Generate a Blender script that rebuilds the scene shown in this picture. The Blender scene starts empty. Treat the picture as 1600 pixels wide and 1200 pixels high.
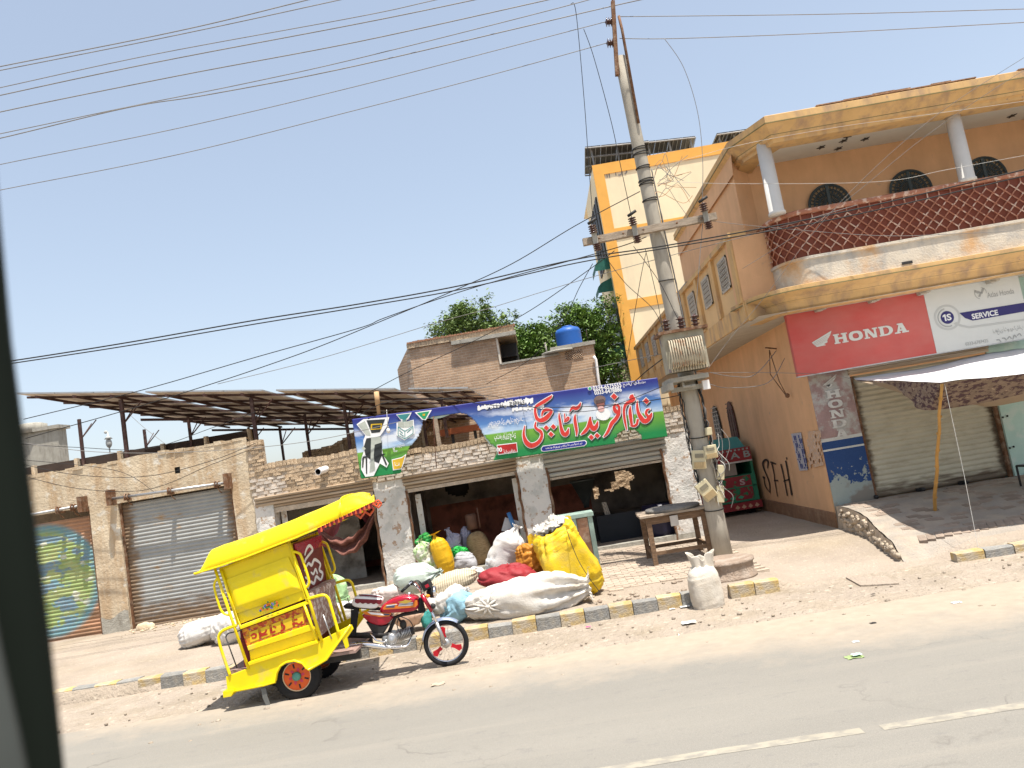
import bpy, bmesh, math, random
from mathutils import Vector, Matrix, noise
random.seed(7)
R = math.radians
SC = bpy.context.scene
COL = SC.collection

# ------------------------------------------------------------------ camera
CAM_H = 2.4
_Y = Vector((51, -114, -1200)).normalized()
_t = math.tan(R(9.5)); _a = -_t; _c = (51*_a-114)/1200
_Z = Vector((_a, 1, _c)).normalized()
_X = _Y.cross(_Z)
ROT = Matrix((_X, _Y, _Z))              # camera space -> world
cd = bpy.data.cameras.new('camera'); cam = bpy.data.objects.new('camera', cd); COL.objects.link(cam)
cam.matrix_world = Matrix.Translation((0, 0, CAM_H)) @ ROT.to_4x4()
cd.lens = 27.0; cd.sensor_width = 36.0; cd.clip_start = .05; cd.clip_end = 800
cd.dof.use_dof = True; cd.dof.focus_distance = 13.0; cd.dof.aperture_fstop = 4.5
SC.camera = cam

# ------------------------------------------------------------------ sky, sun, exposure
SUN = Vector((.17, -.225, 1)).normalized()
W = bpy.data.worlds.new('World'); SC.world = W; W.use_nodes = True
wn = W.node_tree.nodes; wl = W.node_tree.links
sky = wn.new('ShaderNodeTexSky'); sky.sky_type = 'NISHITA'; sky.sun_disc = False
sky.sun_elevation = math.asin(SUN.z); sky.sun_rotation = math.atan2(SUN.x, SUN.y)
sky.altitude = 120; sky.air_density = 1.0; sky.dust_density = 2.2; sky.ozone_density = 1.6
hs = wn.new('ShaderNodeHueSaturation'); hs.inputs['Saturation'].default_value = .90; hs.inputs['Value'].default_value = .98   # dusty summer air
gm = wn.new('ShaderNodeGamma'); gm.inputs['Gamma'].default_value = .62; ml = wn.new('ShaderNodeVectorMath'); ml.operation = 'SCALE'; ml.inputs['Scale'].default_value = 1.33   # haze evens the sky out
wl.new(sky.outputs[0], gm.inputs['Color']); wl.new(gm.outputs[0], hs.inputs['Color']); wl.new(hs.outputs[0], ml.inputs[0]); wl.new(ml.outputs[0], wn['Background'].inputs['Color']); wn['Background'].inputs['Strength'].default_value = .15
sl = bpy.data.lights.new('sun', 'SUN'); sl.energy = 4.2; sl.angle = R(.55); sl.color = (1, .95, .87)
so = bpy.data.objects.new('sun', sl); COL.objects.link(so); so.rotation_euler = SUN.to_track_quat('Z', 'Y').to_euler(); so.location = (0, 0, 30)
SC.view_settings.view_transform = 'Standard'; SC.view_settings.look = 'None'
SC.view_settings.exposure = 0.95; SC.view_settings.gamma = 1.0; SC.view_settings.use_curve_mapping = False
SC.cycles.max_bounces = 6; SC.cycles.diffuse_bounces = 3

def V(px, py, x=None, y=None, z=None):
    """point of the place seen at a photograph position, at a given x, y or z"""
    d = ROT @ Vector((px-800, 600-py, -1200))
    s = y/d.y if y is not None else ((z-CAM_H)/d.z if z is not None else x/d.x)
    return Vector((0, 0, CAM_H)) + d*s

# ------------------------------------------------------------------ materials
def srgb(r, g, b):
    f = lambda c: (c/255/12.92) if c/255 <= .04045 else ((c/255+.055)/1.055)**2.4
    return (f(r), f(g), f(b))
MATS = {}
def M(name, col=(.5, .5, .5), rough=.85, metal=0., var=.2, scale=3., col2=None, amt2=.5, scale2=2., soft2=.1, col3=None, amt3=.35, scale3=8., soft3=.05,
      bump=.15, bscale=30., stretch=(1, 1, 1), rand=0., spec=.3, coat=0., stretch2=None, world=False, trans=0., alpha=1.):
    if name in MATS: return MATS[name]
    m = bpy.data.materials.new(name); m.use_nodes = True; MATS[name] = m
    N = m.node_tree.nodes; L = m.node_tree.links; b = N['Principled BSDF']
    b.inputs['Roughness'].default_value = rough; b.inputs['Metallic'].default_value = metal
    b.inputs['Specular IOR Level'].default_value = spec; b.inputs['Coat Weight'].default_value = coat
    b.inputs['Coat Roughness'].default_value = .12
    if trans: b.inputs['Transmission Weight'].default_value = trans
    if alpha < 1: b.inputs['Alpha'].default_value = alpha
    tc = N.new('ShaderNodeTexCoord'); geo = N.new('ShaderNodeNewGeometry')
    src = geo.outputs['Position'] if world else tc.outputs['Object']
    def noise_of(sc, st=(1, 1, 1), det=5, off=0):
        mp = N.new('ShaderNodeMapping'); mp.inputs['Scale'].default_value = st; mp.inputs['Location'].default_value = (off, off*1.7, off*.3)
        L.new(src, mp.inputs['Vector'])
        n = N.new('ShaderNodeTexNoise'); n.inputs['Scale'].default_value = sc; n.inputs['Detail'].default_value = det; n.inputs['Roughness'].default_value = .6
        L.new(mp.outputs[0], n.inputs['Vector']); return n.outputs['Fac']
    n1 = noise_of(scale, stretch)
    mr = N.new('ShaderNodeMapRange'); mr.inputs['From Min'].default_value = .3; mr.inputs['From Max'].default_value = .7
    mr.inputs['To Min'].default_value = 1-var; mr.inputs['To Max'].default_value = 1+var; L.new(n1, mr.inputs['Value'])
    cur = N.new('ShaderNodeRGB'); cur.outputs[0].default_value = (*col, 1); cur = cur.outputs[0]
    def layer(cur, c, amt, sc, soft, st, off):
        n = noise_of(sc, st, 6, off); k = N.new('ShaderNodeMapRange'); k.inputs['From Min'].default_value = 1-amt-soft; k.inputs['From Max'].default_value = 1-amt+soft
        k.clamp = True; L.new(n, k.inputs['Value'])
        x = N.new('ShaderNodeMix'); x.data_type = 'RGBA'; L.new(k.outputs[0], x.inputs[0]); L.new(cur, x.inputs[6]); x.inputs[7].default_value = (*c, 1)
        return x.outputs[2]
    if col2: cur = layer(cur, col2, amt2, scale2, soft2, stretch2 or stretch, 3.3)
    if col3: cur = layer(cur, col3, amt3, scale3, soft3, (1, 1, 1), 7.7)
    mul = N.new('ShaderNodeMix'); mul.data_type = 'RGBA'; mul.blend_type = 'MULTIPLY'; mul.inputs[0].default_value = 1
    L.new(cur, mul.inputs[6]); L.new(mr.outputs[0], mul.inputs[7]); cur = mul.outputs[2]
    if rand:
        oi = N.new('ShaderNodeObjectInfo'); r2 = N.new('ShaderNodeMapRange'); r2.inputs['To Min'].default_value = 1-rand; r2.inputs['To Max'].default_value = 1+rand
        L.new(oi.outputs['Random'], r2.inputs['Value'])
        m2 = N.new('ShaderNodeMix'); m2.data_type = 'RGBA'; m2.blend_type = 'MULTIPLY'; m2.inputs[0].default_value = 1
        L.new(cur, m2.inputs[6]); L.new(r2.outputs[0], m2.inputs[7]); cur = m2.outputs[2]
    L.new(cur, b.inputs['Base Color'])
    if bump:
        bn = noise_of(bscale, stretch, 4, 1.1); bp = N.new('ShaderNodeBump'); bp.inputs['Strength'].default_value = min(1, bump*2); bp.inputs['Distance'].default_value = .02*bump*30/max(bscale, 5)*3
        L.new(bn, bp.inputs['Height']); L.new(bp.outputs[0], b.inputs['Normal'])
    return m

# ------------------------------------------------------------------ objects
ORG = {}
def tag(o, label=None, cat=None, group=None, kind=None):
    if label: o['label'] = label
    if cat: o['category'] = cat
    if group: o['group'] = group
    if kind: o['kind'] = kind
    return o
def thing(name, loc, label, cat, group=None):
    o = bpy.data.objects.new(name, None); COL.objects.link(o); o.location = loc; o.empty_display_size = .2
    ORG[o.name] = Vector(loc); return tag(o, label, cat, group)
class MB:
    """collects shapes in world coordinates, then links them as ONE mesh object"""
    def __init__(s): s.v = []; s.f = []; s.m = []; s.sm = []; s.uv = None
    def add(s, vs, fs, mi=0, sm=False):
        b = len(s.v); s.v += [tuple(p) for p in vs]
        for f in fs: s.f.append([b+i for i in f]); s.m.append(mi); s.sm.append(sm)
        return s
    def quad(s, a, b, c, d, mi=0): return s.add([a, b, c, d], [(0, 1, 2, 3)], mi)
    def box(s, x0, x1, y0, y1, z0, z1, mi=0):
        return s.hexa([(x0, y0, z0), (x1, y0, z0), (x1, y1, z0), (x0, y1, z0), (x0, y0, z1), (x1, y0, z1), (x1, y1, z1), (x0, y1, z1)], mi)
    def hexa(s, p, mi=0): return s.add(p, [(0, 3, 2, 1), (4, 5, 6, 7), (0, 1, 5, 4), (1, 2, 6, 5), (2, 3, 7, 6), (3, 0, 4, 7)], mi)
    def obox(s, c, size, m3, mi=0):
        c = Vector(c); h = [a/2 for a in size]; P = []
        for z in (-1, 1):
            for x, y in ((-1, -1), (1, -1), (1, 1), (-1, 1)): P.append(c + m3 @ Vector((x*h[0], y*h[1], z*h[2])))
        return s.hexa(P, mi)
    def prism(s, pts, d, mi=0, mi_side=None):
        """polygon of 3D points pushed by vector d"""
        d = Vector(d); n = len(pts); P = [Vector(p) for p in pts]; Q = [p+d for p in P]
        s.add(P+Q, [tuple(range(n))], mi); s.f[-1] = s.f[-1]
        b = len(s.v)-2*n; s.f.append([b+n+i for i in reversed(range(n))]); s.m.append(mi); s.sm.append(False)
        ms = mi if mi_side is None else mi_side
        for i in range(n): s.f.append([b+i, b+n+i, b+n+(i+1) % n, b+(i+1) % n]); s.m.append(ms); s.sm.append(False)
        return s
    def tube(s, pts, r, n=8, mi=0, cap=True):
        P = [Vector(p) for p in pts]; k = len(P); rs = r if isinstance(r, (list, tuple)) else [r]*k; ring = []
        up = Vector((0, 0, 1)); t0 = (P[1]-P[0]).normalized(); a = up.cross(t0)
        if a.length < .1: a = Vector((1, 0, 0)).cross(t0)
        a.normalize(); vs = []
        for i in range(k):
            t = (P[min(i+1, k-1)]-P[max(i-1, 0)]); t = t.normalized() if t.length > 1e-9 else t0
            a = (a - t*a.dot(t)); a = a.normalized() if a.length > 1e-6 else Vector((1, 0, 0)); b = t.cross(a)
            for j in range(n):
                q = 2*math.pi*j/n; vs.append(P[i] + (a*math.cos(q)+b*math.sin(q))*rs[i])
        fs = [(i*n+j, i*n+(j+1) % n, (i+1)*n+(j+1) % n, (i+1)*n+j) for i in range(k-1) for j in range(n)]
        if cap: fs += [tuple(reversed(range(n))), tuple((k-1)*n+j for j in range(n))]
        return s.add(vs, fs, mi, n > 4)
    def lathe(s, c, prof, n=24, mi=0, axis=(0, 0, 1), cap=True):
        """prof: (radius, height) along axis"""
        ax = Vector(axis).normalized(); a = ax.orthogonal().normalized(); b = ax.cross(a); c = Vector(c); vs = []
        for r, h in prof:
            for j in range(n): q = 2*math.pi*j/n; vs.append(c+ax*h+(a*math.cos(q)+b*math.sin(q))*r)
        k = len(prof); fs = [(i*n+j, i*n+(j+1) % n, (i+1)*n+(j+1) % n, (i+1)*n+j) for i in range(k-1) for j in range(n)]
        if cap: fs += [tuple(reversed(range(n))), tuple((k-1)*n+j for j in range(n))]
        return s.add(vs, fs, mi, True)
    def torus(s, c, R0, r, n=36, k=10, mi=0, axis=(0, 1, 0)):
        ax = Vector(axis).normalized(); a = ax.orthogonal().normalized(); b = ax.cross(a); c = Vector(c); vs = []
        for i in range(n):
            q = 2*math.pi*i/n; e = a*math.cos(q)+b*math.sin(q)
            for j in range(k): w = 2*math.pi*j/k; vs.append(c+e*(R0+r*math.cos(w))+ax*r*math.sin(w))
        return s.add(vs, [(i*k+j, i*k+(j+1) % k, ((i+1) % n)*k+(j+1) % k, ((i+1) % n)*k+j) for i in range(n) for j in range(k)], mi, True)
    def grid(s, fn, nu, nv, mi=0, sm=True, keep=None):
        vs = [fn(i/nu, j/nv) for j in range(nv+1) for i in range(nu+1)]; fs = []
        for j in range(nv):
            for i in range(nu):
                if keep is None or keep((i+.5)/nu, (j+.5)/nv): fs.append((j*(nu+1)+i, j*(nu+1)+i+1, (j+1)*(nu+1)+i+1, (j+1)*(nu+1)+i))
        return s.add(vs, fs, mi, sm)
    def ball(s, c, r, nu=20, nv=12, mi=0, fn=None, m3=None):
        """ellipsoid; fn(unit vector, world point) -> world point"""
        c = Vector(c); r = Vector(r) if not isinstance(r, (int, float)) else Vector((r, r, r)); vs = []
        for j in range(nv+1):
            th = math.pi*j/nv
            for i in range(nu):
                ph = 2*math.pi*i/nu; u = Vector((math.sin(th)*math.cos(ph), math.sin(th)*math.sin(ph), math.cos(th)))
                p = Vector((u.x*r.x, u.y*r.y, u.z*r.z)); p = (m3 @ p if m3 else p)+c
                vs.append(fn(u, p) if fn else p)
        fs = []
        for j in range(nv):
            for i in range(nu):
                a, b2, c2, d = j*nu+i, j*nu+(i+1) % nu, (j+1)*nu+(i+1) % nu, (j+1)*nu+i
                fs.append((a, d, c2) if j == 0 else ((a, d, b2) if j == nv-1 else (a, d, c2, b2)))
        return s.add(vs, fs, mi, True)
    def build(s, name, mats, parent=None, origin=None, auto_uv=None, bevel=0, **kw):
        me = bpy.data.meshes.new(name)
        o = bpy.data.objects.new(name, me)
        if parent is not None: org = ORG[parent.name]
        elif origin is not None: org = Vector(origin)
        else: org = Vector((0, 0, 0))
        me.from_pydata([(p[0]-org.x, p[1]-org.y, p[2]-org.z) for p in s.v], [], s.f)
        for mm in (mats if isinstance(mats, (list, tuple)) else [mats]): me.materials.append(mm)
        for i, p in enumerate(me.polygons): p.material_index = s.m[i]; p.use_smooth = s.sm[i]
        if auto_uv:
            uv = me.uv_layers.new(name='UVMap')
            for lp in me.loops: uv.data[lp.index].uv = auto_uv(s.v[lp.vertex_index])
        me.update(); COL.objects.link(o)
        if parent is not None: o.parent = parent; ORG[o.name] = org
        else: o.location = org; ORG[o.name] = org
        if bevel:
            b = o.modifiers.new('bevel', 'BEVEL'); b.width = bevel; b.segments = 2; b.limit_method = 'ANGLE'
        for p in me.polygons: pass
        return tag(o, **kw) if kw else o
def fixn(o):
    bm = bmesh.new(); bm.from_mesh(o.data); bmesh.ops.recalc_face_normals(bm, faces=bm.faces); bm.to_mesh(o.data); bm.free(); return o
def inst(name, mesh, parent, loc, rot=None, scale=None):
    """a piece sharing a mesh; loc in world, parent origin-only"""
    o = bpy.data.objects.new(name, mesh); COL.objects.link(o); o.parent = parent
    o.location = Vector(loc)-ORG[parent.name]
    if rot: o.rotation_euler = rot
    if scale: o.scale = scale
    return o
def mesh_of(mb, name, mats):
    me = bpy.data.meshes.new(name); me.from_pydata(mb.v, [], mb.f)
    for mm in (mats if isinstance(mats, (list, tuple)) else [mats]): me.materials.append(mm)
    for i, p in enumerate(me.polygons): p.material_index = mb.m[i]; p.use_smooth = mb.sm[i]
    me.update(); return me
def rnd(a, b): return random.uniform(a, b)
def jig(p, s=.3, a=.02, k=0): return a*(noise.noise(Vector((p[0]/s+k, p[1]/s-k, p[2]/s+2*k))))
def rotm(z=0, y=0, x=0): return (Matrix.Rotation(R(z), 3, 'Z') @ Matrix.Rotation(R(y), 3, 'Y') @ Matrix.Rotation(R(x), 3, 'X'))
def catmull(pts, n=6):
    P = [Vector(p) for p in pts]; out = []
    for i in range(len(P)-1):
        a, b, c, d = P[max(i-1, 0)], P[i], P[i+1], P[min(i+2, len(P)-1)]
        for k in range(n):
            t = k/n; out.append(.5*((2*b)+(c-a)*t+(2*a-5*b+4*c-d)*t*t+(3*b-a-3*c+d)*t**3))
    out.append(P[-1]); return out
def text_mesh(body, size=1., bold=0., align='CENTER', extrude=0.):
    """text as (verts2d, faces) centred on the origin"""
    c = bpy.data.curves.new('lettering', 'FONT'); c.body = body; c.size = size; c.align_x = align; c.align_y = 'CENTER'; c.offset = bold; c.resolution_u = 3; c.extrude = extrude
    o = bpy.data.objects.new('lettering_tmp', c); COL.objects.link(o); bpy.context.view_layer.update()
    dg = bpy.context.evaluated_depsgraph_get(); me = bpy.data.meshes.new_from_object(o.evaluated_get(dg))
    vs = [v.co.copy() for v in me.vertices]; fs = [tuple(p.vertices) for p in me.polygons]
    bpy.data.objects.remove(o); bpy.data.curves.remove(c); bpy.data.meshes.remove(me); return vs, fs
def put_text(mb, body, fn, w, h, mi=0, bold=0., keep_aspect=False):
    """fit text to width w and height h; fn maps (x, y) of the flat text to world"""
    vs, fs = text_mesh(body, 1., bold)
    if not vs: return
    x0 = min(v.x for v in vs); x1 = max(v.x for v in vs); y0 = min(v.y for v in vs); y1 = max(v.y for v in vs)
    sx = w/(x1-x0); sy = h/(y1-y0)
    if keep_aspect: sx = sy = min(sx, sy)
    mb.add([fn((v.x-(x0+x1)/2)*sx, (v.y-(y0+y1)/2)*sy) for v in vs], fs, mi)

def ribbon(strokes, fn, mi, mb, grow=0., n=5, lift=(0, -.0003, 0)):
    """calligraphic strokes: lists of (x, y, width); fn maps (x, y) to world"""
    for kk, st in enumerate(strokes):
        up = Vector(lift)*(kk+1)
        P = catmull([(a, b, c) for a, b, c in st], n); vs = []; L2 = len(P)
        for i, p in enumerate(P):
            q = P[min(i+1, L2-1)]-P[max(i-1, 0)]; d = Vector((q.x, q.y)); d = d.normalized() if d.length > 1e-6 else Vector((1, 0))
            e = grow if 0 < i < L2-1 else grow
            nx, ny = -d.y, d.x; w = max(p.z, 2)/2+grow; ox = -d.x*grow if i == 0 else (d.x*grow if i == L2-1 else 0); oy = -d.y*grow if i == 0 else (d.y*grow if i == L2-1 else 0)
            vs += [fn(p.x+nx*w+ox, p.y+ny*w+oy), fn(p.x-nx*w+ox, p.y-ny*w+oy)]
        mb.add([Vector(v)+up for v in vs], [(2*i, 2*i+1, 2*i+3, 2*i+2) for i in range(L2-1)], mi)
# ------------------------------------------------------------------ shared materials
m_dust = M('dust', (.36, .298, .238), .95, var=.13, scale=.9, col2=(.33, .27, .20), amt2=.45, scale2=.5, soft2=.12, col3=(.46, .39, .30), amt3=.36, scale3=14, bump=.5, bscale=22)
m_plaster = M('stained_plaster', (.55, .455, .325), .92, var=.13, scale=1.6, col2=(.44, .32, .20), amt2=.47, scale2=2.2, soft2=.1, stretch2=(2.2, 2, .35), col3=(.60, .55, .46), amt3=.37, scale3=5, bump=.3, bscale=18)
m_white = M('flaking_whitewash', (.64, .61, .56), .9, var=.07, scale=3, col2=(.42, .30, .21), amt2=.41, scale2=8.5, soft2=.012, col3=(.50, .49, .45), amt3=.42, scale3=3, soft3=.06, bump=.3, bscale=16)
m_brick = M('sandy_brick', (.50, .38, .255), .92, var=.14, scale=9, col2=(.40, .29, .19), amt2=.45, scale2=7, rand=.16, bump=.6, bscale=35)
m_brickw = M('limewashed_brick', (.60, .54, .47), .92, var=.12, scale=9, col2=(.48, .37, .27), amt2=.42, scale2=8, rand=.10, bump=.3, bscale=35)
m_mortar = M('mud_mortar', (.50, .41, .31), .95, var=.2, scale=8, bump=.6, bscale=30)
m_rust = M('rusty_steel', (.17, .085, .045), .8, metal=.2, var=.35, scale=12, col2=(.28, .2, .14), amt2=.42, scale2=8, bump=.3, bscale=60)
m_brownsteel = M('painted_brown_steel', (.055, .026, .022), .6, var=.3, scale=9, col2=(.11, .07, .055), amt2=.4, scale2=7)
m_black = M('black_rubber', (.012, .012, .013), .75, var=.2, scale=20, bump=.1)
m_dark = M('dark_steel', (.03, .028, .027), .55, var=.2, scale=15)
m_wire = M('cable_black', (.025, .024, .024), .7, var=.1, bump=0)
m_wiregrey = M('cable_grey', (.20, .19, .18), .6, var=.1, bump=0)
m_concrete = M('weathered_concrete', (.36, .34, .29), .9, var=.12, scale=5, col2=(.27, .25, .21), amt2=.42, scale2=4, stretch2=(3, 3, .6), bump=.4, bscale=40)
m_orange = M('orange_wall_paint', (.72, .42, .225), .85, var=.06, scale=2, col2=(.62, .36, .19), amt2=.46, scale2=1.6, soft2=.16, stretch2=(1.6, 1.6, .35), col3=(.54, .34, .21), amt3=.30, scale3=5, soft3=.06, bump=.3, bscale=70)
m_orange_trim = M('orange_trim_paint', (.60, .38, .165), .8, var=.09, scale=3, col2=(.40, .26, .15), amt2=.44, scale2=2.6, soft2=.1, stretch2=(1.5, 1.5, .5), col3=(.34, .23, .16), amt3=.31, scale3=9, soft3=.03, bump=.2, bscale=50)
m_cream = M('cream_wall_paint', (.80, .68, .46), .85, var=.05, scale=1.2, col2=(.70, .58, .40), amt2=.42, scale2=.8, soft2=.15, stretch2=(1.5, 1.5, .3), bump=.1, bscale=30)
m_band = M('amber_band_paint', (.72, .37, .08), .8, var=.06, scale=2, bump=.1)
m_wood = M('old_wood', (.20, .125, .075), .85, var=.3, scale=5, stretch=(1, 1, 9), bump=.4, bscale=25)
m_woodgrey = M('bleached_wood', (.36, .29, .22), .85, var=.25, scale=6, stretch=(1, 1, 6), bump=.4, bscale=25)
m_chrome = M('chrome', (.72, .72, .74), .16, metal=1., var=.03, bump=0)
m_alu = M('dull_aluminium', (.46, .46, .46), .42, metal=.85, var=.12, scale=20, bump=.1)
m_yel = M('yellow_enamel', (.86, .655, .004), .42, var=.06, scale=5, col2=(.68, .53, .10), amt2=.36, scale2=4, soft2=.08, coat=.15, bump=.02, bscale=8)
m_red = M('red_enamel', (.36, .004, .022), .25, var=.05, coat=.6, bump=0)
m_wht = M('white_vinyl', (.78, .76, .74), .5, var=.04, bump=.05)
m_maroon = M('maroon_vinyl', (.16, .012, .02), .45, var=.1, bump=.1)
def stripes(m, axis, freq, col, width=.25):
    N = m.node_tree.nodes; L = m.node_tree.links; b = N['Principled BSDF']; src = b.inputs['Base Color'].links[0].from_socket
    tc = N.new('ShaderNodeTexCoord'); mp = N.new('ShaderNodeMapping'); mp.inputs['Rotation'].default_value = axis; L.new(tc.outputs['Object'], mp.inputs[0])
    w = N.new('ShaderNodeTexWave'); w.inputs['Scale'].default_value = freq; w.inputs['Distortion'].default_value = .6; w.inputs['Detail'].default_value = 2; L.new(mp.outputs[0], w.inputs['Vector'])
    k = N.new('ShaderNodeMapRange'); k.inputs['From Min'].default_value = 1-width; k.inputs['From Max'].default_value = 1; k.inputs['To Max'].default_value = .8; L.new(w.outputs['Fac'], k.inputs['Value'])
    x = N.new('ShaderNodeMix'); x.data_type = 'RGBA'; L.new(k.outputs[0], x.inputs[0]); L.new(src, x.inputs[6]); x.inputs[7].default_value = (*col, 1); L.new(x.outputs[2], b.inputs['Base Color']); return m
m_cloudw = M('white_print', (.80, .80, .80), .6, var=.02, bump=0)
m_blackp = M('black_print', (.02, .02, .02), .6, var=.02, bump=0)
# ------------------------------------------------------------------ ground, road, pavement, kerb
def road_mat():
    m = bpy.data.materials.new('dusty_asphalt'); m.use_nodes = True; N = m.node_tree.nodes; L = m.node_tree.links; b = N['Principled BSDF']
    geo = N.new('ShaderNodeNewGeometry'); sp = N.new('ShaderNodeSeparateXYZ'); L.new(geo.outputs['Position'], sp.inputs[0])
    def nz(sc, st=(1, 1, 1), det=6):
        mp = N.new('ShaderNodeMapping'); mp.inputs['Scale'].default_value = st; L.new(geo.outputs['Position'], mp.inputs['Vector'])
        n = N.new('ShaderNodeTexNoise'); n.inputs['Scale'].default_value = sc; n.inputs['Detail'].default_value = det; n.inputs['Roughness'].default_value = .62; L.new(mp.outputs[0], n.inputs['Vector']); return n.outputs['Fac']
    def mix(f, a, c, bt='MIX'):
        x = N.new('ShaderNodeMix'); x.data_type = 'RGBA'; x.blend_type = bt
        if isinstance(f, float): x.inputs[0].default_value = f
        else: L.new(f, x.inputs[0])
        for s_, q in ((6, a), (7, c)):
            if isinstance(q, tuple): x.inputs[s_].default_value = (*q, 1)
            else: L.new(q, x.inputs[s_])
        return x.outputs[2]
    def rng(v, a, c, lo=0., hi=1.):
        k = N.new('ShaderNodeMapRange'); k.inputs['From Min'].default_value = a; k.inputs['From Max'].default_value = c; k.inputs['To Min'].default_value = lo; k.inputs['To Max'].default_value = hi; L.new(v, k.inputs['Value']); return k.outputs[0]
    def mth(op, a, c):
        k = N.new('ShaderNodeMath'); k.operation = op
        for i, q in enumerate((a, c)):
            if isinstance(q, (float, int)): k.inputs[i].default_value = q
            else: L.new(q, k.inputs[i])
        return k.outputs[0]
    base = mix(rng(nz(.5, (.25, 1.4, 1)), .35, .65), (.225, .212, .186), (.268, .25, .217))
    base = mix(rng(nz(90), .3, .7, 0, .6), base, (.165, .155, .135))
    base = mix(rng(nz(9, (.5, 1.3, 1)), .60, .66, 0, .35), base, (.17, .16, .15))
    base = mix(rng(nz(160), .60, .68, 0, .8), base, (.38, .35, .30)); base = mix(rng(nz(45, (.5, 1, 1)), .64, .70, 0, .6), base, (.13, .12, .105))
    base = mix(rng(nz(1.1, (.10, 2.6, 1)), .54, .70, 0, .30), base, (.30, .27, .225))
    # dust lies over the asphalt towards the verge
    edge = mth('ADD', mth('MULTIPLY', sp.outputs[0], -.125), 8.82)
    d = mth('SUBTRACT', sp.outputs[1], edge); d = mth('ADD', d, mth('MULTIPLY', mth('SUBTRACT', nz(1.3), .5), 1.9)); d = mth('ADD', d, mth('MULTIPLY', mth('SUBTRACT', nz(14), .5), .45))
    base = mix(rng(d, -.65, .45), base, mix(rng(nz(6), .35, .65), (.37, .31, .24), (.325, .272, .21)))
    vr = N.new('ShaderNodeTexVoronoi'); vr.feature = 'DISTANCE_TO_EDGE'; vr.inputs['Scale'].default_value = .42; nv = N.new('ShaderNodeTexNoise'); nv.inputs['Scale'].default_value = 1.6; nv.inputs['Detail'].default_value = 6; L.new(geo.outputs['Position'], nv.inputs['Vector'])
    va = N.new('ShaderNodeVectorMath'); va.operation = 'MULTIPLY_ADD'; L.new(nv.outputs['Color'], va.inputs[0]); va.inputs[1].default_value = (1.3, 1.3, 0); L.new(geo.outputs['Position'], va.inputs[2]); L.new(va.outputs[0], vr.inputs['Vector'])
    crk = mth('MULTIPLY', rng(vr.outputs['Distance'], .0, .008, 1, 0), rng(nz(.8), .5, .62, 0, .55)); crk = mth('MULTIPLY', crk, rng(d, -.3, -.8)); base = mix(crk, base, (.11, .10, .09))
    L.new(base, b.inputs['Base Color']); b.inputs['Roughness'].default_value = .92; b.inputs['Specular IOR Level'].default_value = .25
    bp = N.new('ShaderNodeBump'); bp.inputs['Strength'].default_value = .5; bp.inputs['Distance'].default_value = .012; L.new(nz(70), bp.inputs['Height']); L.new(bp.outputs[0], b.inputs['Normal'])
    return m
def soil_z(x, y): return .012*noise.noise(Vector((x*1.3, y*1.3, 0)))+.006*noise.noise(Vector((x*6, y*6, 3)))
g = MB(); g.grid(lambda u, v: (-260+520*u, -120+440*v, -.03), 8, 8, sm=False)
g.build('ground', m_dust, kind='structure')
g = MB(); g.grid(lambda u, v: (-40+80*u, 7.2+4.15*v, -.01+.02*v+soil_z(-40+80*u, 7.2+4.15*v)*min(1, v*4)), 400, 30)
m_verge = M('verge_dirt', (.37, .308, .245), .95, var=.12, scale=1.1, col2=(.31, .255, .19), amt2=.45, scale2=1.6, soft2=.12, col3=(.5, .42, .33), amt3=.37, scale3=9, bump=.6, bscale=14)
g.build('roadside', m_verge, kind='structure')
g = MB(); g.grid(lambda u, v: (-70+140*u, -9+18.6*v, .024), 40, 10, sm=False)
g.build('road', road_mat(), kind='structure')
m_line = M('worn_road_paint', (.325, .295, .235), .9, var=.1, scale=4, col2=(.25, .23, .195), amt2=.48, scale2=14, soft2=.08, stretch2=(.6, 1, 1), world=True)
for i, (xa, xb) in enumerate(((-16, 1.98), (2.12, 30))):
    g = MB(); n = int((xb-xa)*5)
    ya = lambda x: 6.02+.03*noise.noise(Vector((x*.6, i, 0)))
    g.add([p for k in range(n+1) for x in (xa+(xb-xa)*k/n,) for p in ((x, ya(x)-.055+.012*noise.noise(Vector((x*3, 1, i))), .0262), (x, ya(x)+.055+.012*noise.noise(Vector((x*3, 8, i))), .0262))], [(2*k, 2*k+2, 2*k+3, 2*k+1) for k in range(n)])
    g.build('road_line', m_line, kind='structure')

KY = 11.12       # front of the kerb
def smooth(a, b, t): t = max(0, min(1, (t-a)/(b-a))); return t*t*(3-2*t)
def pave_z(x, y):
    z = .165 + .02*smooth(13, 16.5, y)
    if x > -8: z += .05*smooth(-8, -4, x)*smooth(14.5, 16.6, y)*(1-smooth(1, 3, x))
    # mouth of the alley slopes down to the road
    a = smooth(2.7, 3.6, x)*(1-smooth(5.3, 6.2, x)); z -= a*(.19*(1-smooth(11.2, 14.6, y)))
    # broken hole in the paving behind the kerb
    h = smooth(.25, .5, x)*(1-smooth(2.0, 2.25, x))*smooth(11.35, 11.5, y)*(1-smooth(12.0, 12.2, y+.12*math.sin(x*5))); z -= .09*h
    return z + .011*noise.noise(Vector((x*1.7, y*1.7, 5)))+.007*noise.noise(Vector((x*7, y*7, 1)))
g = MB()
g.grid(lambda u, v: (-22+44*u, KY+.10+9.9*v, pave_z(-22+44*u, KY+.10+9.9*v) if v else -.08), 520, 131)
g.grid(lambda u, v: (-22+44*u, 21.12+20*v, pave_z(-22+44*u, 21.12+20*v)), 60, 20)
g.build('pavement', m_dust, kind='structure')
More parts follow.
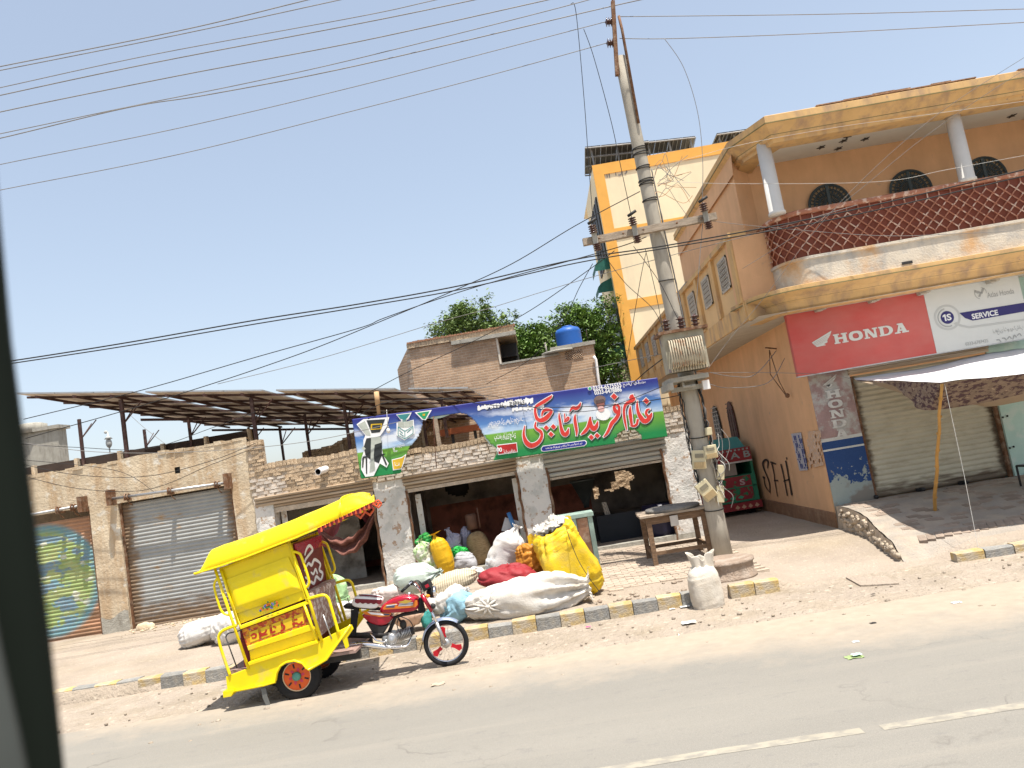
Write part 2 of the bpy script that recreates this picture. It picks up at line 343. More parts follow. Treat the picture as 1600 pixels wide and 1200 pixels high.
# brick paving in front of the mill
m_pav = M('paving_brick', (.40, .31, .24), .93, var=.12, scale=6, col2=(.46, .385, .30), amt2=.5, scale2=3, soft2=.15, rand=.13, bump=.5, bscale=40)
bm_ = MB(); bm_.box(-.112, .112, -.054, .054, -.03, .03)
pave = thing('brick_paving', (1.5, 14, .165), None, None); pave['kind'] = 'structure'
pm = [mesh_of(bm_, 'brick', m_pav)]
cnt = 0
rows = [(y, x) for y in [12.05+.112*i for i in range(38)] for x in [0.2+.235*j for j in range(14)]]
cand = []
for i in range(38):
    y = 12.1+.116*i
    for j in range(13):
        x = .05+.236*j+(.118 if i % 2 else 0)
        if y < 12.35+.15*noise.noise(Vector((x*2, 0, 0))) and .3 < x < 2.2: continue
        if x > 3.0 - .03*i*0: continue
        cand.append((x, y))
cand.sort(key=lambda c: c[1])
stuff = MB()
for k, (x, y) in enumerate(cand):
    z = pave_z(x, y)-.012+rnd(-.004, .004)
    if k < 290: inst('brick', pm[0], pave, (x, y, z), (rnd(-.02, .02), rnd(-.02, .02), rnd(-.02, .02)))
    else: stuff.box(x-.112, x+.112, y-.054, y+.054, z-.03, z+.03)
stuff.build('brick', m_pav, pave, kind='stuff')
# rubble in the broken hole
rb = MB()
for k in range(70):
    x = rnd(.3, 2.15); y = rnd(11.38, 12.2); r = rnd(.015, .055)
    rb.ball((x, y, pave_z(x, y)+r*.3), (r, r*.8, r*.6), 6, 4, fn=lambda u, p: p+Vector((rnd(-1, 1), rnd(-1, 1), rnd(-1, 1)))*.006)
rb.build('rubble', m_pav, kind='stuff')
# kerb
m_ky = M('kerb_yellow', (.50, .345, .12), .9, var=.12, scale=5, col2=(.45, .38, .28), amt2=.54, scale2=7, soft2=.1, rand=.1, bump=.5, bscale=40)
m_kg = M('kerb_grey', (.25, .245, .23), .9, var=.15, scale=6, col2=(.36, .33, .28), amt2=.45, scale2=6, soft2=.1, rand=.1, bump=.5, bscale=40)
def stone_mesh(mt, k):
    b = MB(); f = lambda x, y, z: (x+rnd(-.006, .006), y+rnd(-.006, .006), z+rnd(-.006, .006))
    h = .168
    P = [f(-h, 0, -.12), f(h, 0, -.12), f(h, .17, -.12), f(-h, .17, -.12), f(-h, .0, .07), f(h, .0, .07), f(h, .17, .085), f(-h, .17, .085), f(-h, .03, .09), f(h, .03, .09)]
    b.add(P, [(0, 3, 2, 1), (0, 1, 5, 4), (4, 5, 9, 8), (8, 9, 6, 7), (1, 2, 6, 9, 5), (3, 0, 4, 8, 7), (2, 3, 7, 6)])
    return mesh_of(b, 'kerb_stone', mt)
KM = {0: [stone_mesh(m_ky, k) for k in range(4)], 1: [stone_mesh(m_kg, k) for k in range(4)]}
kerb = thing('kerb', (0, KY, 0), None, None); kerb['kind'] = 'structure'
x = -13.1; i = 0
while x < 2.8:
    if not (1.98 < x < 2.42):
        dz = -.03 if -1.15 < x < -.75 else 0
        inst('kerb_stone', random.choice(KM[0 if x > 2.4 else i % 2]), kerb, (x, KY+rnd(-.008, .008)+(.14 if x < -4 else 0)*smooth(-4, -8, x)+.12*smooth(-3.5, -8, x), .105+dz+rnd(-.008, .008)), (rnd(-.02, .02), rnd(-.015, .015), rnd(-.02, .02)))
    x += .345; i += 1
x = 5.62; i = 0
while x < 15:
    inst('kerb_stone', random.choice(KM[i % 2]), kerb, (x, KY+.02+rnd(-.008, .008), .045+rnd(-.006, .006)), (rnd(-.02, .02), rnd(-.015, .015), rnd(-.02, .02)), (1.15, 1, 1))
    x += .40; i += 1
# sloping paved forecourt of the corner shop
def fore_z(x, y):
    t = smooth(11.72, 12.35, y); return (pave_z(x, y)-.02)*(1-t)+.25*t+.34*smooth(12.2, 14.5, y)+.012*noise.noise(Vector((x*3, y*3, 9)))*smooth(11.75, 12.2, y)
def fore_left(y): return 5.28 - .42*smooth(14.6, 11.9, y)*0 + (.0 if y > 13.6 else -.16*(13.6-y))
m_fore = M('dusty_cement', (.33, .29, .245), .93, var=.12, scale=2.5, col2=(.40, .33, .26), amt2=.48, scale2=3, soft2=.12, bump=.5, bscale=25)
g = MB(); X1 = 16.
def fp(u, v):
    y = 11.75+3.3*v; xl = fore_left(y); x = xl+(X1-xl)*u; return (x+.03*noise.noise(Vector((y*5, x, 0)))*(u < .02), y, fore_z(x, y))
g.grid(fp, 160, 50)
n = 60; vs = []
for k in range(n+1):
    y = 11.75+3.3*k/n; xl = fore_left(y); z = fore_z(xl, y)
    o = .05*noise.noise(Vector((y*4, 0, 0)))
    for q in range(5):
        t = q/4; vs.append((xl-.02-.06*t+.03*noise.noise(Vector((y*6, t*4, 1))), y, z-(z+.05)*t))
g.add(vs, [(k*5+q, k*5+q+1, k*5+q+6, k*5+q+5) for k in range(n) for q in range(4)], 1, False)
fc = g.build('forecourt', [m_fore, m_mortar], kind='structure')
ORG[fc.name] = Vector((0, 0, 0))
br = MB(); br.box(-.055, .055, -.11, .11, -.03, .03); brm = mesh_of(br, 'brick', M('forecourt_brick', (.30, .235, .185), .93, var=.14, scale=8, rand=.2, bump=.5, bscale=40))
x = 5.5
while x < 11:                                   # soldier row along the front edge
    y = 12.22+.02*(x-5.5); inst('brick', brm, fc, (x, y, fore_z(x, y)-.020+rnd(-.004, .003)), (.17, 0, -.35+rnd(-.08, .08)), (1, 1.15, 1)); x += .128+rnd(0, .012)
for k in range(190):                            # flatter bricks set in the slope
    x = rnd(5.5, 10.5); y = rnd(12.5, 14.8); inst('brick', brm, fc, (x, y, fore_z(x, y)-.024), (0, -.19, rnd(-.15, .15)+1.57), (1, 1, 1))
for k in range(46):                             # rubble stones in the side
    y = 11.95+2.8*k/46; zt = fore_z(fore_left(y), y)
    for q in range(3 if zt > .35 else 1):
        b = MB(); r = rnd(.03, .065); c = (fore_left(y)-.05, y+rnd(-.03, .03), rnd(.08, max(.1, zt-.07)))
        b.ball(c, (r*.7, r*1.1, r*.7), 7, 5, fn=lambda u, p: p+Vector((rnd(-1, 1), rnd(-1, 1), rnd(-1, 1)))*.012); b.build('stone', m_mortar, fc)
# cement slab lying over a drain
b = MB(); P = [V(1322, 904, z=.02), V(1345, 917, z=.005), V(1405, 914, z=.0), V(1385, 902, z=.02)]
b.prism(P, (0, 0, .022)); fixn(b.build('cover_slab', m_dust, label='thin grey cement slab lying flush in the dirt at the alley mouth', cat='slab'))
# ------------------------------------------------------------------ row of shops (facade plane y = 16.8)
FY = 16.8
def wall_grid(mb, x0, x1, z0, z1, y, mi=0, amp=.012, step=.09, topfn=None, holes=()):
    nx = max(2, int((x1-x0)/step)); nz = max(2, int((z1-z0)/step))
    def fn(u, v):
        x = x0+(x1-x0)*u; zt = topfn(x) if topfn else z1; z = z0+(zt-z0)*v
        return (x, y+amp*noise.noise(Vector((x*2.1, z*2.1, 3)))+amp*.6*noise.noise(Vector((x*9, z*9, 3))), z)
    keep = (lambda u, v: not any(a <= x0+(x1-x0)*u <= b and c <= z0+(z1-z0)*v <= d for a, b, c, d in holes)) if holes else None
    mb.grid(fn, nx, nz, mi, False, keep)
def slat_mesh(name, L, pitch, mt, depth=.018):
    """one curved interlocking shutter slat of length L, bottom at z=0"""
    b = MB(); n = 6; pr = []
    for k in range(n+1):
        t = k/n; pr.append((-depth*math.sin(math.pi*min(1, t*1.12)), t*pitch))
    pr += [(.004, pitch), (.004, 0)]
    vs = [(x, y, z) for x in (0, L) for y, z in pr]; k = len(pr)
    b.add(vs, [(i, (i+1) % k, k+(i+1) % k, k+i) for i in range(k)], 0, False)
    return mesh_of(b, name, mt)
def shutter(parent, x0, x1, z0, z1, y, pitch, mt, depth=.018, jit=.003, label=None):
    me = slat_mesh('slat', x1-x0, pitch, mt, depth)
    b = MB(); b.box(x0, x1, y+.010, y+.016, z0, z1); sh = b.build('roller_shutter', m_dark, parent)
    if label: sh['label'] = label
    z = z0
    while z < z1-pitch*.3:
        inst('slat', me, sh, (x0+rnd(-jit, jit), y+rnd(-.002, .002), z), (rnd(-.02, .02), rnd(-.0006, .0006), 0)); z += pitch
    return sh
# --- shutter paints
def coord_paint(name, fn_nodes, rough=.6, bump=.1):
    m = bpy.data.materials.new(name); m.use_nodes = True; return m
m_sh2 = M('galvanised_shutter', (.34, .345, .33), .65, metal=.2, var=.1, scale=3, col2=(.36, .25, .15), amt2=.33, scale2=2.2, soft2=.05, stretch2=(1, 1, 3), bump=.15, world=True)
def edge_rust(m, x0, x1, z0, w, cr):
    """rust and dirt creeping in from the guide rails and the sill"""
    N = m.node_tree.nodes; L = m.node_tree.links; b = N['Principled BSDF']; src = b.inputs['Base Color'].links[0].from_socket
    geo = N.new('ShaderNodeNewGeometry'); sp = N.new('ShaderNodeSeparateXYZ'); L.new(geo.outputs['Position'], sp.inputs[0])
    n = N.new('ShaderNodeTexNoise'); n.inputs['Scale'].default_value = 7; n.inputs['Detail'].default_value = 5
    mp = N.new('ShaderNodeMapping'); mp.inputs['Scale'].default_value = (.5, 1, 2.2); L.new(geo.outputs['Position'], mp.inputs[0]); L.new(mp.outputs[0], n.inputs['Vector'])
    def mth(op, a, c=None):
        k = N.new('ShaderNodeMath'); k.operation = op
        for i, q in enumerate((a, c)):
            if q is None: continue
            if isinstance(q, (float, int)): k.inputs[i].default_value = q
            else: L.new(q, k.inputs[i])
        return k.outputs[0]
    d = mth('MINIMUM', mth('SUBTRACT', sp.outputs[0], x0), mth('SUBTRACT', x1, sp.outputs[0]))
    d = mth('MINIMUM', d, mth('MULTIPLY', mth('SUBTRACT', sp.outputs[2], z0), .45))
    d = mth('SUBTRACT', d, mth('MULTIPLY', mth('SUBTRACT', n.outputs['Fac'], .35), w*2.2))
    k = N.new('ShaderNodeMapRange'); k.inputs['From Min'].default_value = w*.15; k.inputs['From Max'].default_value = w; k.inputs['To Min'].default_value = .92; k.inputs['To Max'].default_value = 0; L.new(d, k.inputs['Value'])
    x = N.new('ShaderNodeMix'); x.data_type = 'RGBA'; L.new(k.outputs[0], x.inputs[0]); L.new(src, x.inputs[6]); x.inputs[7].default_value = (*cr, 1); L.new(x.outputs[2], b.inputs['Base Color'])
edge_rust(m_sh2, -9.43, -6.95, .16, .2, (.20, .13, .075))
m_sh1 = M('rusty_shutter', (.40, .22, .13), .8, var=.2, scale=3, col2=(.27, .17, .10), amt2=.45, scale2=2.5, stretch2=(1, 1, 3), bump=.15, world=True)
def globe_paint(m):
    N = m.node_tree.nodes; L = m.node_tree.links; b = N['Principled BSDF']; src = b.inputs['Base Color'].links[0].from_socket
    geo = N.new('ShaderNodeNewGeometry'); mp = N.new('ShaderNodeMapping'); mp.inputs['Location'].default_value = (11.35, 0, -1.5); L.new(geo.outputs['Position'], mp.inputs[0])
    sc = N.new('ShaderNodeVectorMath'); sc.operation = 'MULTIPLY'; sc.inputs[1].default_value = (1, 0, 1); L.new(mp.outputs[0], sc.inputs[0])
    ln = N.new('ShaderNodeVectorMath'); ln.operation = 'LENGTH'; L.new(sc.outputs[0], ln.inputs[0])
    def nz(s, o, det=3):
        q = N.new('ShaderNodeMapping'); q.inputs['Location'].default_value = (o, 0, o); q.inputs['Rotation'].default_value = (0, .5, 0); q.inputs['Scale'].default_value = (1, 1, 1.9); L.new(geo.outputs['Position'], q.inputs[0]); n = N.new('ShaderNodeTexNoise'); n.inputs['Scale'].default_value = s; n.inputs['Detail'].default_value = det; L.new(q.outputs[0], n.inputs['Vector']); return n.outputs['Fac']
    def rng(v, a, c, lo=0, hi=1):
        k = N.new('ShaderNodeMapRange'); k.inputs['From Min'].default_value = a; k.inputs['From Max'].default_value = c; k.inputs['To Min'].default_value = lo; k.inputs['To Max'].default_value = hi; L.new(v, k.inputs['Value']); return k.outputs[0]
    def mix(f, a, c):
        x = N.new('ShaderNodeMix'); x.data_type = 'RGBA'; L.new(f, x.inputs[0])
        for s_, q in ((6, a), (7, c)):
            if isinstance(q, tuple): x.inputs[s_].default_value = (*q, 1)
            else: L.new(q, x.inputs[s_])
        return x.outputs[2]
    c = mix(rng(nz(1.5, 1), .47, .51), (.15, .27, .34), (.27, .38, .14))
    c = mix(rng(nz(1.9, 5), .52, .56), c, (.34, .42, .18))
    c = mix(rng(nz(2.6, 9), .60, .63), c, (.52, .56, .45))
    c = mix(rng(nz(3.2, 12), .60, .64), c, (.16, .34, .40))
    rim = mix(rng(ln.outputs['Value'], 1.02, 1.16), c, (.14, .30, .34))
    f = rng(ln.outputs['Value'], 1.30, 1.20); wear = N.new('ShaderNodeMath'); wear.operation = 'MULTIPLY'; L.new(f, wear.inputs[0]); L.new(rng(nz(22, 3, 5), .30, .44, .35, .9), wear.inputs[1])
    L.new(mix(wear.outputs[0], src, rim), b.inputs['Base Color'])
globe_paint(m_sh1)
edge_rust(m_sh1, -12.9, -10.16, .14, .06, (.22, .13, .08))

# --- plastered building with two roller shutters
lb = thing('shop_building', (-9.8, FY, .15), 'low plastered shop with grey and graffiti roller shutters', 'building')
top = lambda x: 3.90+.05*noise.noise(Vector((x*1.3, 0, 0)))-.03*smooth(-9.5, -10.5, x)
b = MB()
X0, XR = -15.5, -6.45
H = [(-12.95, -10.14, -1, 2.98), (-9.50, -6.92, -1, 2.94), (-8.13, -8.01, 3.38, 3.52)]
def lwall(u, v):
    x = X0+(XR-X0)*u; z = -.05+v*(top(x)+.05); return (x, FY+.02*noise.noise(Vector((x*1.2, z*1.2, 3)))+.006*noise.noise(Vector((x*9, z*9, 3))), z)
xs = sorted(set([X0, XR]+[h[0] for h in H]+[h[1] for h in H]+[X0+i*.12 for i in range(int((XR-X0)/.12)+1)])); zs = sorted(set([h[3] for h in H]+[3.38, -.05, 3.9]+[i*.12 for i in range(33) if i*.12 < 3.85]))
pt = lambda x, z, dy=0: (x, FY+dy+.02*noise.noise(Vector((x*1.2, z*1.2, 3)))+.004*noise.noise(Vector((x*9, z*9, 3))), (top(x) if z == 3.9 else z))
inh = lambda x, z: any(a < x < c and d < z < e for a, c, d, e in H)
for i in range(len(xs)-1):
    for j in range(len(zs)-1):
        cx, cz = (xs[i]+xs[i+1])/2, (zs[j]+zs[j+1])/2
        if not inh(cx, cz): b.quad(pt(xs[i], zs[j]), pt(xs[i+1], zs[j]), pt(xs[i+1], zs[j+1]), pt(xs[i], zs[j+1]))
for i in range(len(xs)-1): b.quad(pt(xs[i], 3.9), pt(xs[i+1], 3.9), (xs[i+1], FY+.24, top(xs[i+1])-.02), (xs[i], FY+.24, top(xs[i])-.02))
for a, c, d, e in H[:2]:            # reveals
    b.quad((a, FY, 0), (a, FY+.25, 0), (a, FY+.25, e), (a, FY, e)); b.quad((c, FY+.25, 0), (c, FY, 0), (c, FY, e), (c, FY+.25, e)); b.quad((a, FY, e), (c, FY, e), (c, FY+.25, e), (a, FY+.25, e))
b.box(-8.13, -8.01, FY+.06, FY+.07, 3.38, 3.52, 1)
b.quad((X0, FY+.24, 3.85), (XR, FY+.24, 3.85), (XR, FY+.24, 3.3), (X0, FY+.24, 3.3))
b.build('wall', [m_plaster, m_dark], lb)
b = MB(); b.box(X0, XR, FY+.245, 21.5, 3.2, 3.32); b.box(XR-.2, XR-.01, FY+.25, 21.5, 0, 3.2); b.box(X0, XR, 21.3, 21.5, 0, 3.2); b.build('roof', m_mortar, lb)
b = MB(); zt = lambda x: top(x)
x = X0
while x < XR-.2:                     # crumbling coping bricks along the top
    w = rnd(.18, .26)
    if random.random() < .75: b.box(x, x+w-.02, FY-.025+rnd(0, .03), FY+.2, top(x)-.045, top(x)+rnd(.01, .045))
    x += w
b.build('coping', m_plaster, lb, kind='stuff')
# pillar feet and repaired plaster
b = MB(); wall_grid(b, -10.13, -9.51, -.02, .62, FY-.02, amp=.02, topfn=lambda x: .55+.08*math.sin(x*9)); b.build('plinth', m_concrete, lb)
shutter(lb, -12.93, -10.16, .13, 2.78, FY+.13, .083, m_sh1, .02, label='rusty roller shutter painted with a blue and green globe')
shutter(lb, -9.48, -6.95, .16, 2.86, FY+.13, .083, m_sh2, .02, label='galvanised roller shutter with rusty edges')
b = MB()
for x in (-10.16, -9.49, -6.94): b = MB(); b.box(x-.03, x+.03, FY+.05, FY+.11, .1, 2.95); b.build('guide_rail', m_rust, lb)
# roller shafts on brackets above both shutters
def shaft(x0, x1, z0, z1, cl):
    b = MB(); y = FY-.17
    A = Vector((x0, y, z0)); B = Vector((x1, y, z1)); D = (B-A)
    b.tube([A, B], .030, 8, 0)
    sh = b.build('roller_shaft', m_alu, lb)
    b = MB()
    for P in (A, B): b = MB(); b.box(P.x-.045, P.x+.045, FY-.26, FY+.06, P.z-.14, P.z+.20); b.build('bracket', m_rust, sh)
    for t in cl:
        b = MB(); c = A+D*t; b.torus(c, .065, .018, 14, 6, 0, (1, .2, 0)); b.torus(c+Vector((.07, 0, 0)), .05, .016, 14, 6, 0, (1, -.3, 0)); b.box(c.x-.03, c.x+.05, FY-.2, FY+.05, c.z-.08, c.z-.04); b.tube([c+Vector((.02, 0, -.05)), c+Vector((.03, .1, -.16)), c+Vector((.03, .2, -.2))], .014, 6); b.build('shaft_collar', m_rust, sh)
shaft(-9.55, -6.93, 3.06, 2.99, (.13, .50, .9)); shaft(-13.0, -10.2, 3.0, 3.02, (.25, .80, .92))
# bits of loose iron and stones at the foot of shutter
b = MB(); c = V(385, 0, y=16.2); b.ball((-9.05, 16.55, .2), (.22, .1, .12), 12, 8, fn=lambda u, p: p+Vector((0, 0, 1))*jig(p, .1, .05)); tag(b.build('rubble_heap', m_plaster), 'small tan lump of rubble at the foot of the galvanised shutter', 'rubble')
rb = MB()
for k in range(160):
    x = rnd(-9.4, -5.0); y = 16.75-abs(random.gauss(0, .38)); r = rnd(.012, .045)
    rb.ball((x, y, pave_z(x, y)+r*.3), (r, r, r*.6), 6, 4, fn=lambda u, p: p+Vector((rnd(-1, 1), rnd(-1, 1), rnd(-1, 1)))*.008)
rb.build('rubble', m_plaster, kind='stuff')

# --- roof things seen over the parapet
b = MB(); b.box(-19, -8.1, 21.7, 21.95, 3.1, 4.55); bw = b.build('parapet_wall', M('shade_dark_wall', (.05, .035, .028), .95, var=.2), label='dark back parapet wall behind the plastered shop roof', cat='wall')  # the wall's shade is put into its near-black base colour
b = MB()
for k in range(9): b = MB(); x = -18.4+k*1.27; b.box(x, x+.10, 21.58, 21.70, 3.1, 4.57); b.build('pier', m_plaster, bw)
b = MB(); A = V(85, 672, y=26); C = V(50, 700, y=26); b.box(A.x-2.6, A.x+.1, 26, 26.5, 3, A.z+.05); b.box(A.x-2.7, A.x+.2, 25.9, 26.6, A.z+.05, A.z+.17)
b.lathe((A.x-1.0, 26.3, A.z+.05), [(.5, 0), (.5, .3), (.35, .35), (0, .36)], 16); b.build('rooftop_room', m_concrete, label='small grey rooftop room at far left behind the solar canopy', cat='building')
b = MB(); p = V(171, 700, y=23); b.tube([(p.x, 23, 3), (p.x, 23, p.z+.5)], .02, 6); b.ball((p.x, 23, p.z+.15), (.09, .09, .15), 10, 8); b.lathe((p.x, 23, p.z+.28), [(.12, 0), (.02, .10)], 10); b.ball((p.x-.06, 23, p.z+.5), (.06, .02, .05), 8, 6)
b.build('roof_ornament', M('pale_ornament', (.45, .45, .42), .6), label='small pale lantern ornament on a stick between the canopy posts', cat='ornament')
# ------------------------------------------------------------------ flour mill (three openings, whitewashed pillars, brick parapet)
mill = thing('flour_mill', (-1.6, FY, .2), 'open fronted brick flour mill with whitewashed pillars and half raised shutters', 'building')
XA, XB = -6.45, 3.13
PIL = [(-6.46, -6.05), (-3.80, -3.12), (-.64, -.03), (2.53, 3.15)]
HOLE = [(-6.05, -3.80, 2.50), (-3.12, -.64, 2.44), (-.03, 2.53, 2.40)]
for i, (a, c) in enumerate(PIL):
    b = MB()
    step = .06; y0 = FY-.02
    def fn(u, v, a=a, c=c): 
        x = a+(c-a)*u; z = -.05+(2.6)*v; e = .02*noise.noise(Vector((z*5, a, 0))) if u in (0, 1) else 0
        return (x+e, y0+.016*noise.noise(Vector((x*3, z*3, 3)))+.004*noise.noise(Vector((x*14, z*14, 3))), z)
    b.grid(fn, max(2, int((c-a)/step)), 44, 0, False)
    for e, q in ((a, 1), (c, -1)):
        def fs(u, v, e=e, a=a, c=c):
            z = -.05+2.6*v; k = .02*noise.noise(Vector((z*5, a, 0)))
            return (e+k, y0+.03*(u > .01)+.34*u, z)
        b.grid(fs, 4, 44, 0, False)
    b.build('pillar', m_white, mill)
# wooden / metal jamb strips
b = MB()
for x in (-3.84, -3.09, -.665, -.0, 2.50): 
    vs = [(x+.012*math.sin(k*1.3), FY-.035, .2+k*.11) for k in range(19)]
    b = MB(); b.tube(vs, .026, 4, 0); b.build('guide_rail', m_rust, mill)
b = MB()
for x in (-2.98, -.80, -6.0): b = MB(); wall_grid(b, x, x+.13, .35, 2.05 if x > -4 else 2.3, FY+.28, amp=.02); b.build('jamb', m_white, mill)
# parapet bricks: courses of real bricks, front face
def ptop(x): 
    if x < -6.15: return 3.80
    if x < -4: return 3.24+.05*abs(x+5.2)/1.2*0+.02*math.sin(x*3)
    return 3.02+.015*math.sin(x*4)
core = MB(); core.box(XA, XB, FY-.022, FY+.24, 2.44, 2.92); core.box(XA, -4.0, FY-.024, FY+.238, 2.5, 3.17); core.box(XA+.002, -6.15, FY-.026, FY+.236, 3.1, 3.74); core.build('parapet_core', m_mortar, mill)
bk = [mesh_of(q, 'brick', mm) for q, mm in ((MB().box(-.094, .094, -.04, .04, -.030, .030), m_brickw), (MB().box(-.094, .094, -.04, .04, -.030, .030), m_brick))]
hd = [mesh_of(q, 'brick', mm) for q, mm in ((MB().box(-.05, .05, -.04, .04, -.033, .033), m_brickw), (MB().box(-.036, .036, -.06, .15, -.055, .055), m_brick))]
cand = []
z = 2.50; row = 0
while z < 3.85:
    x = XA+.06+(.12 if row % 2 else 0)
    while x < XB-.05:
        if z+.04 < ptop(x)-.10 and not (x > -.5 and x < 2.4 and z < 2.47) and not (z < 2.56 and x < -3.9): cand.append((x, z, row))
        x += random.choice((.2, .2, .198, .12))
    z += .071; row += 1
# those that show: left part, behind the hole of the banner, right end
def vis(x, z): return (x < -3.85) or (-3.2 < x < -1.0) or (x > 2.45)
shown = [c for c in cand if vis(c[0], c[1])]; rest = [c for c in cand if not vis(c[0], c[1])]
random.shuffle(shown)
one, more = shown[:290], shown[290:]
for x, z, row in one:
    if random.random() < .03: continue
    inst('brick', bk[0] if (x > -3.6 and z < 2.92) or (x < -5.7 and z < 2.95) or x > 2.4 else bk[1], mill, (x+rnd(-.02, .02), FY-.004+rnd(-.016, .012), z+rnd(-.007, .007)), (rnd(-.07, .07), rnd(-.05, .05), rnd(-.10, .10)), (rnd(.85, 1.06), 1, rnd(.9, 1.15)))
b = MB()
for x, z, row in rest+more: w_ = .094*rnd(.75, 1.05); b.box(x-w_, x+w_, FY-.042+rnd(-.022, .008), FY+.05, z-.030, z+.030, 1 if (-3.6 < x and z < 2.92) or (x < -5.7 and z < 2.95) or x > 2.4 else 0)
b.build('brick', [m_brick, m_brickw], mill, kind='stuff')
# coping: bricks laid on edge
x = XA+.04
k = 0; cop = MB()
while x < XB:
    if (-3.85 > x or -3.2 < x < -1.1 or x > 2.6) and k < 44: 
        inst('brick', hd[1], mill, (x, FY+.015+rnd(-.015, .015), ptop(x)-.045+rnd(-.012, .012)), (rnd(-.05, .05), rnd(-.08, .08), rnd(-.05, .05))); k += 1
    else: cop.box(x-.036, x+.036, FY-.05+rnd(-.015, .015), FY+.16, ptop(x)-.10, ptop(x)+.01+rnd(-.01, .012))
    x += .083
cop.build('coping', m_brick, mill, kind='stuff')
# rolled shutters hanging under the parapet
m_drum = M('weathered_drum', (.34, .24, .15), .8, var=.25, scale=2, col2=(.50, .42, .32), amt2=.45, scale2=3, stretch2=(.15, 1, 4), bump=.3, bscale=25, stretch=(.3, 1, 3))
m_drumz = M('galvanised_drum', (.40, .38, .33), .55, metal=.4, var=.2, scale=2, col2=(.24, .19, .14), amt2=.42, scale2=2.5, stretch2=(.15, 1, 5), bump=.2, stretch=(.3, 1, 3))
def drum(x0, x1, zt, zb, n, mt, zb2):
    """a raised roller shutter: housing boards in steps, each its own slat"""
    b = MB(); b.box(x0, x1, FY+.03, FY+.05, zb, zt); hs = b.build('roller_shutter', m_rust, mill)
    h = (zt-zb)/n
    for k in range(n):
        q = MB(); z = zt-h*k; y = FY-.10+.028*k+(.02 if k % 2 else 0)
        P = [(y, z-h*.05), (y-.018, z-h*.35), (y-.01, z-h*.8), (y+.03, z-h*.98), (y+.10, z-h*.98), (y+.10, z-h*.05)]
        vs = [(x0+rnd(-.02, .02), a, c) for a, c in P]+[(x1+rnd(-.02, .02), a, c+rnd(-.004, .004)) for a, c in P]; m6 = len(P)
        q.add(vs, [(i, (i+1) % m6, m6+(i+1) % m6, m6+i) for i in range(m6)]+[tuple(range(m6)), tuple(reversed(range(m6, 2*m6)))], 0, False); fixn(q.build('slat', mt, hs))
    q = MB(); q.box(x0+.03, x1-.03, FY+.0, FY+.06, zb2, zb-.002); q.build('slat', m_mortar, hs)
drum(-6.42, -3.80, 2.56, 2.28, 4, m_drum, 2.17)
drum(-3.14, -.62, 2.50, 2.20, 4, m_drum, 2.12)
drum(-.03, 2.62, 2.46, 1.93, 5, m_drumz, 1.88)
# interior
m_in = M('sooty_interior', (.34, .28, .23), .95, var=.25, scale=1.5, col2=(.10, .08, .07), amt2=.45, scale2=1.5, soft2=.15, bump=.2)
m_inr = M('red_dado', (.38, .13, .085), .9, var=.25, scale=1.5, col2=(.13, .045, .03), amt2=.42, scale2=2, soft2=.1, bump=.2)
BY = 20.6
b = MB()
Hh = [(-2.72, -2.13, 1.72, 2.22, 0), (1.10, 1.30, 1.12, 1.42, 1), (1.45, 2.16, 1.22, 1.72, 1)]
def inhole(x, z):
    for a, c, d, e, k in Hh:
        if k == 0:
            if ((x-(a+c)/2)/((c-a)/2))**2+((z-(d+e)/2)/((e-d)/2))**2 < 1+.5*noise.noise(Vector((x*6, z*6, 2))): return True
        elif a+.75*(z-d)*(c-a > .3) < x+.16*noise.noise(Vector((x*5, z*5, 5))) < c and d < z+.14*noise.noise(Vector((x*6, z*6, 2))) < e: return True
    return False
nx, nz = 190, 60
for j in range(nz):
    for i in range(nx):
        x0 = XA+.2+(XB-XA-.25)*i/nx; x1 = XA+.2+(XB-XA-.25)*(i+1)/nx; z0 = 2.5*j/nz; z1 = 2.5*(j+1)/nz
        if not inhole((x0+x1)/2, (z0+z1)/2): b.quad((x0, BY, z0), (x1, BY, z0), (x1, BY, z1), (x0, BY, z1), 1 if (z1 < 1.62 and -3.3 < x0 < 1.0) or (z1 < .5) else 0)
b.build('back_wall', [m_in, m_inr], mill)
b = MB(); b.box(XA, XB, FY+.06, 21.0, 2.55, 2.70); b.build('roof', m_mortar, mill)
b = MB()
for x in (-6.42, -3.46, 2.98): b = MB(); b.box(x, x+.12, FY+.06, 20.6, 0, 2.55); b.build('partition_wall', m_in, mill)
b = MB(); b.box(-3.6, -1.6, 20.9, 21.2, 1.0, 2.5); b.build('blackout_panel', m_dark, mill)  # dark panel added behind the middle opening's hole to block the sunlit wall
b = MB(); b.box(XA, 3.0, FY+.02, 20.6, -.1, .30); b.build('floor', M('dusty_floor', (.26, .20, .15), .95, bump=.3), mill)
b = MB(); wall_grid(b, -3.6, 2.95, .10, .30, FY-.04, amp=.015); b.box(-3.6, 2.95, FY-.03, FY+.2, .1, .305); b.box(-6.0, -3.8, FY-.04, FY+.2, .1, .32); b.build('threshold', m_concrete, mill)
# opening behind the tricycle: inner wall with doorway
b = MB(); 
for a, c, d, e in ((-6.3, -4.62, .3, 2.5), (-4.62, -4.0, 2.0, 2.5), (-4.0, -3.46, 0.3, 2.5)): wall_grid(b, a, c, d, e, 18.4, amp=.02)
b.build('inner_wall', M('grimy_whitewash', (.36, .33, .29), .95, var=.15, scale=3, col2=(.13, .11, .09), amt2=.44, scale2=2.4, soft2=.1, bump=.3), mill)
